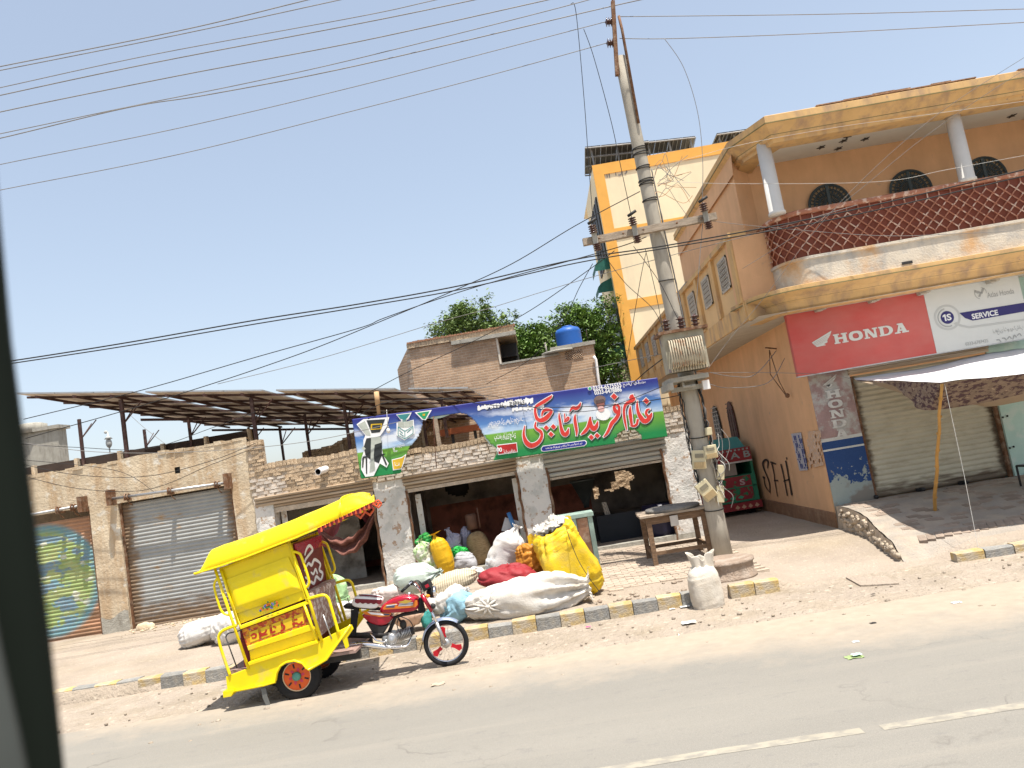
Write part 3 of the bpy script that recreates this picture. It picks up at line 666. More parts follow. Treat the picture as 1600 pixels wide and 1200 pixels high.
# back courtyard wall in the sun, seen through the holes and over the roof
def cyt(x): return 3.75+.75*smooth(-6.6, -4.4, x)-1.9*smooth(-3.5, -3.2, x)
bc = thing('courtyard_wall', (-1, 23, 0), 'sunlit ragged brick wall seen behind the mill roof', 'wall')
b = MB(); wall_grid(b, -7.2, 3.3, 0, 4.4, 23, amp=.05, step=.15, topfn=lambda x: cyt(x)+.06*noise.noise(Vector((x*4, 0, 0)))); b.build('wall', M('courtyard_brick', (.50, .37, .24), .95, var=.15, scale=5, col2=(.34, .24, .15), amt2=.46, scale2=11, soft2=.05, stretch2=(1, 1, 2.6), bump=.6, bscale=14), bc)
b = MB()
for k in range(60): 
    x = -7.1+k*.17; z = cyt(x); b.box(x, x+.15, 22.94+rnd(-.02, .02), 23.2, z-.04, z+rnd(.0, .06))
b.build('coping', m_brick, bc, kind='stuff')
b = MB()
for k in range(5): 
    b = MB(); x = -6.0+k*.62; b.box(x, x+.09, 22.88, 22.99, 2.9, 3.78+.2*k*.4); b.build('pier', m_plaster, bc)
# drain spout
p = V(497, 735, y=16.45); b = MB(); d = Vector((-.10, -.42, -.05)); a = Vector((p.x+.1, 16.85, p.z+.02))
sp_ = a+d; n = 16
b.tube([a, sp_], .075, n, 0, cap=False); b.tube([a+d*.02, sp_+d*.001], .062, n, 1, cap=False)
b.lathe(sp_, [(.062, 0), (.075, .0)], n, 0, axis=d, cap=False); b.lathe(a+d*.3, [(0, 0), (.062, 0.001)], n, 1, axis=d, cap=False)
b.build('drain_spout', [m_wht, m_dark], label='white plastic drain spout sticking out of the brick parapet', cat='pipe')
# hanging rags in the left opening
b = MB()
def sag(P0, P1, drop, h, x, k):
    def fn(u, v):
        p = Vector(P0).lerp(Vector(P1), u); s_ = 4*u*(1-u); return (p.x, p.y+.10*math.sin(v*9+u*7+k)*(.3+s_)-.05*math.sin(u*25)*v*.5, p.z-drop*s_-h*v*(.45+.75*s_)+.02*math.sin(u*31+k))
    b.grid(fn, 36, 14, x)
sag((-5.15, 17.0, 1.65), (-3.84, 16.9, 1.95), .42, .30, 0, 0)
b.build('hanging_sheet', M('brown_sheet', (.20, .085, .065), .95, var=.3, scale=8, stretch=(1, 1, 4), bump=.4), label='brown sheet sagging like a hammock across the left opening of the mill', cat='cloth')
b = MB(); sag((-5.6, 17.25, 1.75), (-4.75, 17.25, 1.95), -.12, .62, 0, 2); b.build('hanging_rag', M('faded_red_cloth', (.25, .07, .07), .95, var=.2, bump=.3), label='faded red cloth bundle hanging at the left of the sagging sheet', cat='cloth')
b = MB(); sag((-4.4, 17.35, 2.2), (-3.85, 17.35, 2.2), 0, .55, 0, 4); b.build('curtain', M('maroon_cloth', (.12, .018, .02), .95, var=.2, bump=.3), label='dark maroon cloth hanging at the right above the sagging sheet', cat='cloth')
# ------------------------------------------------------------------ brick house behind, tank, trees
def brick_tex(name, c1, c2, mort, sc=1., bw=.235, bh=.082):
    m = bpy.data.materials.new(name); m.use_nodes = True; N = m.node_tree.nodes; L = m.node_tree.links; b = N['Principled BSDF']
    geo = N.new('ShaderNodeNewGeometry'); sp = N.new('ShaderNodeSeparateXYZ'); L.new(geo.outputs['Position'], sp.inputs[0])
    ad = N.new('ShaderNodeMath'); ad.operation = 'ADD'; L.new(sp.outputs[0], ad.inputs[0]); L.new(sp.outputs[1], ad.inputs[1])
    cb = N.new('ShaderNodeCombineXYZ'); L.new(ad.outputs[0], cb.inputs[0]); L.new(sp.outputs[2], cb.inputs[1])
    t = N.new('ShaderNodeTexBrick'); t.inputs['Scale'].default_value = 1; t.inputs['Brick Width'].default_value = bw; t.inputs['Row Height'].default_value = bh
    t.inputs['Mortar Size'].default_value = .012; t.inputs['Mortar Smooth'].default_value = .4; t.inputs['Bias'].default_value = 0
    t.inputs['Color1'].default_value = (*c1, 1); t.inputs['Color2'].default_value = (*c2, 1); t.inputs['Mortar'].default_value = (*mort, 1); L.new(cb.outputs[0], t.inputs['Vector'])
    n = N.new('ShaderNodeTexNoise'); n.inputs['Scale'].default_value = 1.6; n.inputs['Detail'].default_value = 8; n.inputs['Roughness'].default_value = .7; L.new(geo.outputs['Position'], n.inputs['Vector'])
    mr = N.new('ShaderNodeMapRange'); mr.inputs['From Min'].default_value = .3; mr.inputs['From Max'].default_value = .7; mr.inputs['To Min'].default_value = .72; mr.inputs['To Max'].default_value = 1.25; L.new(n.outputs['Fac'], mr.inputs['Value'])
    x = N.new('ShaderNodeMix'); x.data_type = 'RGBA'; x.blend_type = 'MULTIPLY'; x.inputs[0].default_value = 1; L.new(t.outputs['Color'], x.inputs[6]); L.new(mr.outputs[0], x.inputs[7]); L.new(x.outputs[2], b.inputs['Base Color'])
    bp = N.new('ShaderNodeBump'); bp.inputs['Strength'].default_value = .8; bp.inputs['Distance'].default_value = .012; bp.invert = True; L.new(t.outputs['Fac'], bp.inputs['Height']); L.new(bp.outputs[0], b.inputs['Normal'])
    b.inputs['Roughness'].default_value = .95; return m
m_bh = brick_tex('house_brickwork', (.47, .315, .20), (.38, .245, .155), (.52, .40, .29))
HY = 24.0
bh = thing('brick_house', (-1, HY, 0), 'two storey sandy brick house with an open terrace behind the mill', 'building')
b = MB()
def zt_(x): return 6.58-.05*(x+3.65)
b.box(-3.68, -.86, HY, HY+3.2, 0, 6.46); b.box(-.86, 1.0, HY, HY+.24, 0, 5.47)
b.add([(-4.22, HY+.5, 0), (-3.68, HY+.01, 0), (-3.68, HY+.01, 6.55), (-4.22, HY+.5, 5.95), (-4.22, HY+3, 0), (-4.22, HY+3, 5.95)], [(0, 1, 2, 3), (4, 0, 3, 5)])
b.box(.98, 2.1, HY-.02, HY+2.2, 0, 5.62)
b.build('wall', m_bh, bh)
b = MB(); b.box(-3.72, -.27, HY-.08, HY+3.3, 6.47, 6.62); b.box(-2.3, -.24, HY-.16, HY+.0, 6.34, 6.46, 1); b.box(-.88, 1.0, HY-.03, HY+.27, 5.47, 5.53, 1); b.box(.74, 2.16, HY-.09, HY+2.3, 5.62, 5.74, 2)
b.build('coping', [m_brick, m_concrete, m_concrete], bh)
x = -3.7; q = MB()
while x < -.3: q.box(x, x+.07, HY-.11+rnd(-.01, .01), HY+.12, 6.62, 6.66+rnd(0, .03)); x += .085
q.build('coping', M('red_brick_edge', (.33, .17, .10), .9, var=.25, scale=8), bh, kind='stuff')
b = MB(); b.box(-.90, -.84, HY-.04, HY+.1, 5.5, 6.35); b.build('window_frame', M('pale_frame', (.6, .54, .45), .8), bh)
b = MB(); b.box(-.84, -.3, HY+1.6, HY+3.1, 5.3, 6.34); b.box(-.83, -.33, HY+1.2, HY+1.6, 5.85, 5.9); b.build('stair_room', m_dark, bh)
b = MB()
b.lathe((1.0, HY+.25, 5.56), [(.55, 0), (.55, .06)], 20); b.tube([(.62, HY+.12, 5.52), (.62, HY+.12, 5.95)], .03, 6); b.box(.55, 1.0, HY+.1, HY+.7, 5.3, 5.6)
b.build('roof_step', m_concrete, bh)
# pierced ventilation block
b = MB(); bx = (1.17, 1.72, 5.26, 5.53); b.box(bx[0], bx[1], HY-.025, HY-.021, bx[2], bx[3]); lt = b.build('ventilation_block', m_dark, bh)
b = MB()
for k in range(-6, 12):
    for s_ in (1, -1):
        x = bx[0]+k*.075; P = []
        for t in (0, 1): P.append((x+(t if s_ > 0 else 1-t)*(bx[3]-bx[2]), bx[2]+t*(bx[3]-bx[2])))
        a, c = P
        if s_ < 0: a, c = (P[0][0], P[0][1]), (P[1][0], P[1][1])
        # clip in x
        def cl(p, q, xx): t = (xx-p[0])/(q[0]-p[0]); return (xx, p[1]+t*(q[1]-p[1]))
        if max(a[0], c[0]) < bx[0] or min(a[0], c[0]) > bx[1]: continue
        if a[0] < bx[0]: a = cl(a, c, bx[0])
        if c[0] < bx[0]: c = cl(a, c, bx[0])
        if a[0] > bx[1]: a = cl(a, c, bx[1])
        if c[0] > bx[1]: c = cl(a, c, bx[1])
        b.tube([(a[0], HY-.035, a[1]), (c[0], HY-.035, c[1])], .011, 4)
b.build('lattice', m_bh, lt)
b = MB(); p = V(935, 593, y=HY-.1); q = V(931, 562, y=HY-.1); b.tube([(p.x, p.y, 3.0), p, q, q+Vector((-.05, 0, .12))], .045, 8); b.build('drain_pipe', m_wht, bh)
# blue water tank
tc_ = Vector((1.42, HY+.75, 5.74)); tk = thing('water_tank', tc_, 'bright blue plastic water tank on the brick house roof', 'water tank')
b = MB(); pr = [(.40, 0)]
for k in range(10): pr += [(.41+(.012 if k % 2 else 0), .03+k*.05)]
pr += [(.41, .54), (.36, .62), (.22, .67), (0, .68)]
b.lathe(tc_, pr, 28); b.build('tank_body', M('blue_plastic', (.02, .10, .36), .45, var=.06, bump=.03), tk)
b = MB(); b.lathe(tc_+Vector((0, 0, .665)), [(.17, 0), (.17, .05), (0, .06)], 18); b.build('tank_lid', MATS['blue_plastic'], tk)
# ---- trees
m_leaf = M('leaf_green', (.11, .19, .04), .6, var=.35, scale=1.1, col2=(.15, .23, .045), amt2=.45, scale2=1.6, soft2=.15, bump=0, world=True)
m_leaf2 = M('leaf_dusty', (.14, .21, .06), .6, var=.3, scale=1.1, col2=(.18, .25, .08), amt2=.45, scale2=1.6, soft2=.15, bump=0, world=True)
m_bark = M('bark', (.12, .09, .065), .9, var=.3, scale=8, stretch=(1, 1, .3), bump=.5)
def tree(base, crowns, label, ml, seed, n=5200, leaf=.13):
    random.seed(seed); t = thing('tree', base, label, 'tree', 'trees behind the brick house'); base = Vector(base)
    b = MB(); top = Vector(crowns[0][0]); mid = base.lerp(top, .5)+Vector((.2, 0, 0))
    b.tube([base, base.lerp(mid, .5)+Vector((.1, 0, 0)), mid, top], [.26, .2, .15, .05], 8)
    tips = []
    for c, r in crowns:
        c = Vector(c)
        for k in range(6):
            d = Vector((rnd(-1, 1), rnd(-1, 1), rnd(-.3, 1))).normalized(); e = c+Vector((d.x*r[0], d.y*r[1], d.z*r[2]))*.8
            b.tube([mid, mid.lerp(e, .5)+Vector((0, 0, .2)), e], [.09, .05, .012], 5)
    b.build('trunk', m_bark, t)
    b = MB(); tot = sum(r[0]*r[1]*r[2] for c, r in crowns)
    for c, r in crowns:
        c = Vector(c); m = int(n*r[0]*r[1]*r[2]/tot); ncl = max(8, m//38)
        for k in range(ncl):
            u = rnd(-1, 1); ph = rnd(0, 6.283); s_ = math.sqrt(1-u*u); rr = rnd(.45, 1)**.6
            q = c+Vector((math.cos(ph)*s_*r[0], math.sin(ph)*s_*r[1], u*r[2]))*rr*(1+.75*noise.noise(Vector((math.cos(ph)*2.6, u*3.1, seed))))
            cr = rnd(.14, .34)
            for j in range(m//ncl):
                d = Vector((random.gauss(0, 1), random.gauss(0, 1), random.gauss(0, .8)))*cr*.55; p = q+d
                a = Vector((rnd(-1, 1), rnd(-1, 1), rnd(-.6, .6))).normalized(); up = Vector((rnd(-.6, .6), rnd(-.6, .6), 1)).normalized(); s2 = a.cross(up).normalized()
                L_ = leaf*rnd(.6, 1.3); w = L_*rnd(.38, .55)
                b.add([p-a*L_*.5, p+s2*w*.5+up*.01, p+a*L_*.5, p-s2*w*.5+up*.01], [(0, 1, 2, 3)])
    b.build('crown', ml, t, kind='stuff'); random.seed(seed+99)
def C_(px, py, y): p = V(px, py, y=y); return (p.x, p.y, p.z)
tree((-2.0, 31, 0), [(C_(738, 520, 31), (1.5, 1.4, 1.15)), (C_(712, 522, 31), (.95, 1, .9)), (C_(768, 535, 31), (.9, 1, .75)), (C_(720, 500, 31), (.7, .7, .55)), (C_(790, 552, 31), (.8, 1, .6))], 'leftmost green tree showing above the terrace roof of the brick house', m_leaf2, 11, 20000, .15)
tree((.6, 28.5, 0), [(C_(828, 556, 28.5), (.95, 1.2, 1.0)), (C_(808, 575, 28.5), (.75, .9, .7)), (C_(850, 575, 28.5), (.75, 1, .7)), (C_(835, 528, 28.5), (.45, .6, .5)), (C_(815, 530, 28.5), (.7, .6, .45))], 'dark green tree filling the gap over the terrace wall beside the blue tank', m_leaf, 12, 20000, .15)
tree((2.2, 31, 0), [(C_(905, 525, 31), (1.4, 1.3, 1.3)), (C_(930, 545, 31), (1.0, 1.2, 1.4)), (C_(898, 495, 31), (.7, .8, .6)), (C_(872, 525, 31), (.7, .8, .8)), (C_(945, 500, 31), (.7, .8, 1.0)), (C_(945, 590, 31), (1.0, 1.2, 1.4))], 'tall bushy green tree behind the blue water tank beside the yellow house', m_leaf, 13, 26000, .15)

# ------------------------------------------------------------------ tall cream and amber house
YY = 30.5; X0 = 3.92
yh = thing('cream_house', (7, YY, 0), 'tall cream house with amber painted bands behind the utility pole', 'building')
b = MB(); ZT = 13.72
b.quad((X0, YY, 0), (11.5, YY, 0), (11.5, YY, ZT-.1), (X0, YY, ZT)); b.quad((X0, YY+5, 0), (X0, YY, 0), (X0, YY, ZT), (X0, YY+5, ZT)); b.quad((X0, YY, ZT), (11.5, YY, ZT-.1), (11.5, YY+7, ZT-.1), (X0, YY+7, ZT)); b.box(11.4, 11.5, YY+.01, YY+5, 0, ZT-.2)
b.build('wall', m_cream, yh)
b = MB()
def yb(x0, x1, z0, z1, z0b=None, z1b=None):
    z0b = z0 if z0b is None else z0b; z1b = z1 if z1b is None else z1b
    b.hexa([(x0, YY-.04, z0), (x1, YY-.04, z0b), (x1, YY+.01, z0b), (x0, YY+.01, z0), (x0, YY-.04, z1), (x1, YY-.04, z1b), (x1, YY+.01, z1b), (x0, YY+.01, z1)])
yb(X0-.03, X0+.40, 0, ZT+.03); yb(X0+.40, 11.5, ZT-.42, ZT+.03); yb(X0+.40, 11.5, 10.62, 11.0); yb(X0+.40, 11.5, 7.64, 8.02); yb(X0+.40, 11.5, 4.65, 4.95)
b.build('painted_band', m_band, yh)
# left flank: louvres, glazing and green awnings seen edge on
b = MB()
for k in range(4): b = MB(); b.box(X0-.06, X0-.004, YY+.5+k*.9, YY+1.1+k*.9, 9.9, 12.6); b.build('window', m_dark, yh)
b = MB()
b.box(X0-.10, X0-.004, YY+.3, YY+3.6, 5.6, 8.2, 1)
b.build('window', [m_dark, M('dusty_glass', (.16, .17, .16), .35, metal=.2, var=.3, scale=4)], yh)
m_awn = M('green_awning', (.015, .10, .075), .6, var=.3, scale=6, bump=.1)
def awn(z, y0, L):
    b = MB(); n = 12
    P = [(X0-.62, z-.3), (X0-.6, z-.05), (X0-.45, z+.1), (X0-.01, z+.25)]
    for i in range(len(P)-1):
        for k in range(n):
            ya, yb_ = y0+L*k/n, y0+L*(k+1)/n; e = lambda kk: (.05 if (i == 0 and kk % 2) else 0)
            b.quad((P[i][0], ya, P[i][1]-e(k)), (P[i][0], yb_, P[i][1]-e(k+1)), (P[i+1][0], yb_, P[i+1][1]), (P[i+1][0], ya, P[i+1][1]))
    b.add([(x, y0, z_) for x, z_ in P]+[(X0-.01, y0, z-.3)], [(0, 1, 2, 3, 4)]); b.build('awning', m_awn, yh)
awn(9.75, YY+.2, 1.6); awn(8.9, YY+.5, 1.4); awn(6.1, YY+.15, 2.8)
# white pole lamp
b = MB(); A = V(1003, 531, y=29.5); B2 = V(1030, 520, y=29.5); b.tube([A, B2], .055, 8); b.build('tube_lamp', m_wht, label='white fluorescent tube lamp slanting off the cream house wall', cat='lamp')
# wall writing at the top corner
b = MB(); c = V(957, 272, y=YY-.05)
ribbon([[(0, 0, 14), (20, 30, 16), (45, 40, 14), (60, 10, 12), (62, -30, 8)], [(85, 35, 12), (90, -35, 10)], [(110, 40, 10), (112, 0, 14), (130, -30, 18), (150, -10, 12), (165, -35, 8)], [(180, 30, 10), (185, -40, 10)], [(205, 30, 14), (225, 30, 14), (245, 20, 14), (258, -25, 10)], [(275, 32, 12), (300, 10, 14), (292, -20, 12), (275, -5, 10)]], lambda x, y: (c.x-.55+x*.0038, YY-.012, c.z-y*.0042+.05), 0, b)
b.build('wall_lettering', M('grey_lettering', (.25, .22, .2), .8), yh)
# rooftop solar racks
m_pan = M('solar_panel_back', (.045, .040, .036), .5, var=.2, scale=3, bump=0)
m_panf = M('panel_frame', (.40, .40, .40), .4, metal=.7)
def rack(corners, nx, ny, label, legs=True):
    A, B_, Cc, D = [Vector(c) for c in corners]; cen = (A+B_+Cc+D)/4
    t = thing('solar_array', cen, label, 'solar panels', 'solar racks on the cream house roof'); nrm = (B_-A).cross(D-A).normalized(); 
    pt_ = lambda u, v: A.lerp(B_, u).lerp(D.lerp(Cc, u), v)
    for i in range(nx):
        for j in range(ny):
            q = MB(); u0, u1, v0, v1 = (i+.02)/nx, (i+.98)/nx, (j+.03)/ny, (j+.97)/ny
            P = [pt_(u0, v0), pt_(u1, v0), pt_(u1, v1), pt_(u0, v1)]; q.prism(P, Vector((0, 0, .035))); q.build('solar_panel', m_pan, t)
    q = MB()
    for j in range(ny+1): q.tube([pt_(0, j/ny)-nrm*.05, pt_(1, j/ny)-nrm*.05], .03, 4)
    for i in range(nx*3+1): q.tube([pt_(i/nx/3, 0)-nrm*.03, pt_(i/nx/3, 1)-nrm*.03], .014, 4)
    if legs:
        for u in (.1, .5, .9): 
            for v in (.1, .9): p = pt_(u, v); q.tube([p, (p.x, p.y, ZT-.1)], .035, 4)
    q.build('rack_frame', M('rack_steel', (.25, .25, .25), .5, metal=.4), t)
def rp(px, py, y): p = V(px, py, y=y); return p
rack([rp(914, 230, YY-.1), rp(1014, 220, YY-.1), rp(1010, 262, YY+2.2), rp(914, 273, YY+2.2)], 4, 3, 'left solar rack of three rows on the corner of the cream house roof')
rack([rp(1004, 222, YY+.1), rp(1087, 213, YY+.1), rp(1083, 232, YY+1.3), rp(1000, 244, YY+1.3)], 4, 1, 'middle single row solar rack behind the utility pole')
rack([rp(1018, 252, YY+1.5), rp(1075, 246, YY+1.5), rp(1072, 262, YY+2.4), rp(1020, 268, YY+2.4)], 3, 1, 'small low solar rack right of the utility pole on the cream house')
rack([rp(1120, 209, YY+.2), rp(1175, 201, YY+.2), rp(1165, 244, YY+2.4), rp(1102, 251, YY+2.4)], 3, 3, 'right solar rack partly behind the orange roof corner')
# ------------------------------------------------------------------ orange corner building
WX = 5.23; OY = 14.92; XE = 16.
ob = thing('corner_building', (9, OY, 0), 'orange corner building with a lattice railed balcony above the red and white shop sign', 'building')
def sweep(mb, path, prof, mi=0, sm=False, close=True):
    """prof (out, z) swept along a level path [(x, y, nx, ny)]"""
    k = len(prof); vs = [(x+nx*o, y+ny*o, z) for x, y, nx, ny in path for o, z in prof]; n = len(path)
    fs = [(i*k+j, i*k+(j+1) % k, (i+1)*k+(j+1) % k, (i+1)*k+j) for i in range(n-1) for j in range(k if close else k-1)]
    if close: fs += [tuple(range(k)), tuple(reversed([(n-1)*k+j for j in range(k)]))]
    mb.add(vs, fs, mi, sm)
def rounded(pts, seg=8):
    """pts [(x, y, radius)] -> path with outward (left-hand) normals; the outside is to the camera/left side"""
    out = []
    P = [Vector((a, b)) for a, b, r in pts]
    for i, (a, b, r) in enumerate(pts):
        p = P[i]
        if i in (0, len(pts)-1) or r == 0:
            d = (P[min(i+1, len(P)-1)]-P[max(i-1, 0)]).normalized(); 
            if 0 < i < len(P)-1:
                d1 = (p-P[i-1]).normalized(); d2 = (P[i+1]-p).normalized(); n1 = Vector((d1.y, -d1.x)); n2 = Vector((d2.y, -d2.x)); n = (n1+n2); n = n/(n.length**2)*2; out.append((p.x, p.y, n.x, n.y)); continue
            out.append((p.x, p.y, d.y, -d.x)); continue
        d1 = (p-P[i-1]).normalized(); d2 = (P[i+1]-p).normalized(); s_ = p-d1*r; e = p+d2*r
        n1 = Vector((d1.y, -d1.x)); n2 = Vector((d2.y, -d2.x)); c = s_-n1*r
        for k in range(seg+1):
            t = k/seg; n = n1.lerp(n2, t).normalized(); q = c+n*r; out.append((q.x, q.y, n.x, n.y))
    return out
b = MB()
def side(u, v):
    y = OY+(30.4-OY)*u; z = -.05+4.4*v; return (WX+.012*noise.noise(Vector((y*.8, z*.8, 1))), y, z)
b.grid(side, 120, 34, 0, False)
b.box(WX+.03, XE, OY+.4, OY+.5, 0, 4.3); b.quad((5.23, OY, -.05), (6.02, OY, -.05), (6.02, OY, 4.3), (5.23, OY, 4.3), 1)
b.quad((6.02, OY, 2.95), (8.63, OY, 2.95), (8.63, OY, 4.3), (6.02, OY, 4.3), 1)
b.quad((6.02, OY, 0), (6.02, OY+.3, 0), (6.02, OY+.3, 3), (6.02, OY, 3), 1)
# upper storey: flank wall and rear wall of the balcony
b.quad((4.95, 15.05, 5.3), (XE, 15.05, 5.3), (XE, 15.05, 7.42), (4.95, 15.05, 7.42), 0)
b.quad((4.5, 20.5, 6.0), (4.5, 14.55, 6.0), (4.5, 14.55, 7.15), (4.5, 20.5, 7.15), 0); b.quad((4.5, 14.55, 5.2), (4.95, 15.05, 5.2), (4.95, 15.05, 7.42), (4.5, 14.55, 7.42), 0)
b.quad((4.5, 20.5, 5.9), (4.5, 20.5, 7.15), (6.5, 20.5, 7.15), (6.5, 20.5, 5.9), 0)
b.build('wall', [m_orange, m_orange], ob)
# dado along the alley
m_dado = M('brown_dado', (.27, .15, .085), .9, var=.15, scale=4, col2=(.36, .22, .13), amt2=.42, scale2=5, bump=.5, bscale=30)
b = MB(); b.grid(lambda u, v: (WX-.03+.012*noise.noise(Vector((u*60, v*3, 1))), OY-.005+(30-OY)*u, -.06+.52*v), 90, 4, 0, False); b.quad((WX-.03, OY-.005, .46), (WX-.03, 30, .46), (WX+.02, 30, .48), (WX+.02, OY-.005, .48)); b.quad((WX-.03, OY-.005, -.06), (WX-.03, OY-.005, .46), (WX+.05, OY-.005, .46), (WX+.05, OY-.005, -.06)); b.build('dado', m_dado, ob)
# painted corner pillar: faded red, white, blue
def pil_mat():
    m = M('pillar_paint', (.40, .385, .35), .9, var=.1, scale=4, col2=(.31, .21, .195), amt2=.53, scale2=3.2, soft2=.06, col3=(.46, .44, .40), amt3=.36, scale3=7, bump=.3, bscale=30, world=True)
    N = m.node_tree.nodes; L = m.node_tree.links; bs = N['Principled BSDF']; src = bs.inputs['Base Color'].links[0].from_socket
    geo = N.new('ShaderNodeNewGeometry'); sp = N.new('ShaderNodeSeparateXYZ'); L.new(geo.outputs['Position'], sp.inputs[0])
    n = N.new('ShaderNodeTexNoise'); n.inputs['Scale'].default_value = 7; n.inputs['Detail'].default_value = 6; n.inputs['Roughness'].default_value = .65; L.new(geo.outputs['Position'], n.inputs['Vector'])
    n2 = N.new('ShaderNodeTexNoise'); n2.inputs['Scale'].default_value = 2.4; n2.inputs['Detail'].default_value = 5; L.new(geo.outputs['Position'], n2.inputs['Vector'])
    def band(cur, z0, z1, col, wear=None, amt=1.):
        a = N.new('ShaderNodeMath'); a.operation = 'GREATER_THAN'; L.new(sp.outputs[2], a.inputs[0]); a.inputs[1].default_value = z0
        c = N.new('ShaderNodeMath'); c.operation = 'LESS_THAN'; L.new(sp.outputs[2], c.inputs[0]); c.inputs[1].default_value = z1
        f = N.new('ShaderNodeMath'); f.operation = 'MULTIPLY'; L.new(a.outputs[0], f.inputs[0]); L.new(c.outputs[0], f.inputs[1]); f = f.outputs[0]
        if wear:
            k = N.new('ShaderNodeMapRange'); k.inputs['From Min'].default_value = wear[0]; k.inputs['From Max'].default_value = wear[1]; k.inputs['To Min'].default_value = 1; k.inputs['To Max'].default_value = 0
            s_ = N.new('ShaderNodeMath'); s_.operation = 'MULTIPLY_ADD'; L.new(sp.outputs[2], s_.inputs[0]); s_.inputs[1].default_value = wear[2]; L.new(n.outputs['Fac'], s_.inputs[2]); L.new(s_.outputs[0], k.inputs['Value'])
            g2 = N.new('ShaderNodeMath'); g2.operation = 'MULTIPLY'; L.new(f, g2.inputs[0]); L.new(k.outputs[0], g2.inputs[1]); f = g2.outputs[0]
        x = N.new('ShaderNodeMix'); x.data_type = 'RGBA'; L.new(f, x.inputs[0]); L.new(cur, x.inputs[6])
        if isinstance(col, tuple): x.inputs[7].default_value = (*col, 1)
        else: L.new(col, x.inputs[7])
        return x.outputs[2]
    mixlow = N.new('ShaderNodeMix'); mixlow.data_type = 'RGBA'; k = N.new('ShaderNodeMapRange'); k.inputs['From Min'].default_value = .47; k.inputs['From Max'].default_value = .55; L.new(n2.outputs['Fac'], k.inputs['Value']); L.new(k.outputs[0], mixlow.inputs[0]); mixlow.inputs[6].default_value = (.28, .32, .30, 1); mixlow.inputs[7].default_value = (.22, .20, .17, 1)
    c = band(src, -1, 1.62, mixlow.outputs[2])
    c = band(c, 1.78, 4.4, src)
    c = band(c, 1.62, 1.86, (.52, .52, .48)); c = band(c, 1.655, 1.80, (.025, .06, .17))
    c = band(c, .95, 1.62, (.025, .06, .17), (.10, .14, -.38))
    L.new(c, bs.inputs['Base Color'])
    return m
b = MB(); wall_grid(b, 5.24, 6.02, .0, 3.2, OY-.02, amp=.008); b.quad((5.24, OY, 0), (5.24, OY-.02, 0), (5.24, OY-.02, 3.2), (5.24, OY, 3.2)); b.quad((6.02, OY-.02, 0), (6.02, OY+.3, 0), (6.02, OY+.3, 3), (6.02, OY-.02, 3))
b.build('pillar', pil_mat(), ob, label='corner pillar with faded red, white and blue paint and vertical lettering')
# ---- bold slab lettering, hand built
def slab(ch):
    """polygons in a unit box (0..1, 0..1) for a wide slab letter; holes are left open by using strips"""
    t = .26; s_ = .14
    if ch == 'H': return [[(.08, 0), (.08+t, 0), (.08+t, 1), (.08, 1)], [(.92-t, 0), (.92, 0), (.92, 1), (.92-t, 1)], [(.08+t, .42), (.92-t, .42), (.92-t, .62), (.08+t, .62)], [(0, 0), (.08, 0), (.08, s_), (0, s_)], [(.08+t, 0), (.43, 0), (.43, s_), (.08+t, s_)], [(0, 1-s_), (.08, 1-s_), (.08, 1), (0, 1)], [(.08+t, 1-s_), (.43, 1-s_), (.43, 1), (.08+t, 1)], [(.57, 0), (.92-t, 0), (.92-t, s_), (.57, s_)], [(.92, 0), (1, 0), (1, s_), (.92, s_)], [(.57, 1-s_), (.92-t, 1-s_), (.92-t, 1), (.57, 1)], [(.92, 1-s_), (1, 1-s_), (1, 1), (.92, 1)]]
    if ch == 'O':
        out = []; n = 20
        for k in range(n):
            q = []
            for a, ra, rb in ((k, .5, .5), (k+1, .5, .5), (k+1, .22, .27), (k, .22, .27)):
                w = 2*math.pi*a/n; sg = lambda v: math.copysign(abs(v)**.8, v); q.append((.5+ra*sg(math.cos(w)), .5+rb*sg(math.sin(w))))
            out.append(q)
        return out
    if ch == 'N': return [[(.10, 0), (.28, 0), (.28, 1), (.10, 1)], [(.74, 0), (.9, 0), (.9, 1), (.74, 1)], [(.10, 1), (.38, 1), (.9, 0), (.62, 0)], [(0, 0), (.10, 0), (.10, s_), (0, s_)], [(.28, 0), (.38, 0), (.38, s_), (.28, s_)], [(0, 1-s_), (.1, 1-s_), (.1, 1), (0, 1)], [(.64, 1-s_), (.74, 1-s_), (.74, 1), (.64, 1)], [(.9, 1-s_), (1, 1-s_), (1, 1), (.9, 1)]]
    if ch == 'D':
        out = [[(.08, 0), (.08+t, 0), (.08+t, 1), (.08, 1)], [(0, 0), (.08, 0), (.08, s_), (0, s_)], [(0, 1-s_), (.08, 1-s_), (.08, 1), (0, 1)], [(.34, .84), (.5, .84), (.5, 1), (.34, 1)], [(.34, 0), (.5, 0), (.5, .16), (.34, .16)]]; n = 12
        for k in range(n):
            q = []
            for a, ra, rb in ((k, .5, .5), (k+1, .5, .5), (k+1, .22, .34), (k, .22, .34)): w = -math.pi/2+math.pi*a/n; q.append((.5+ra*math.cos(w), .5+rb*math.sin(w)))
            out.append(q)
        return out
    if ch == 'A': return [[(.14, 0), (.30, 0), (.52, .74), (.40, 1)], [(.60, 0), (.90, 0), (.66, 1), (.40, 1)][0:4], [(.28, .22), (.68, .22), (.62, .38), (.34, .38)], [(0, 0), (.42, 0), (.42, s_), (0, s_)], [(.52, 0), (1, 0), (1, s_), (.52, s_)], [(.26, 1-s_*.9), (.42, 1-s_*.9), (.42, 1), (.26, 1)]]
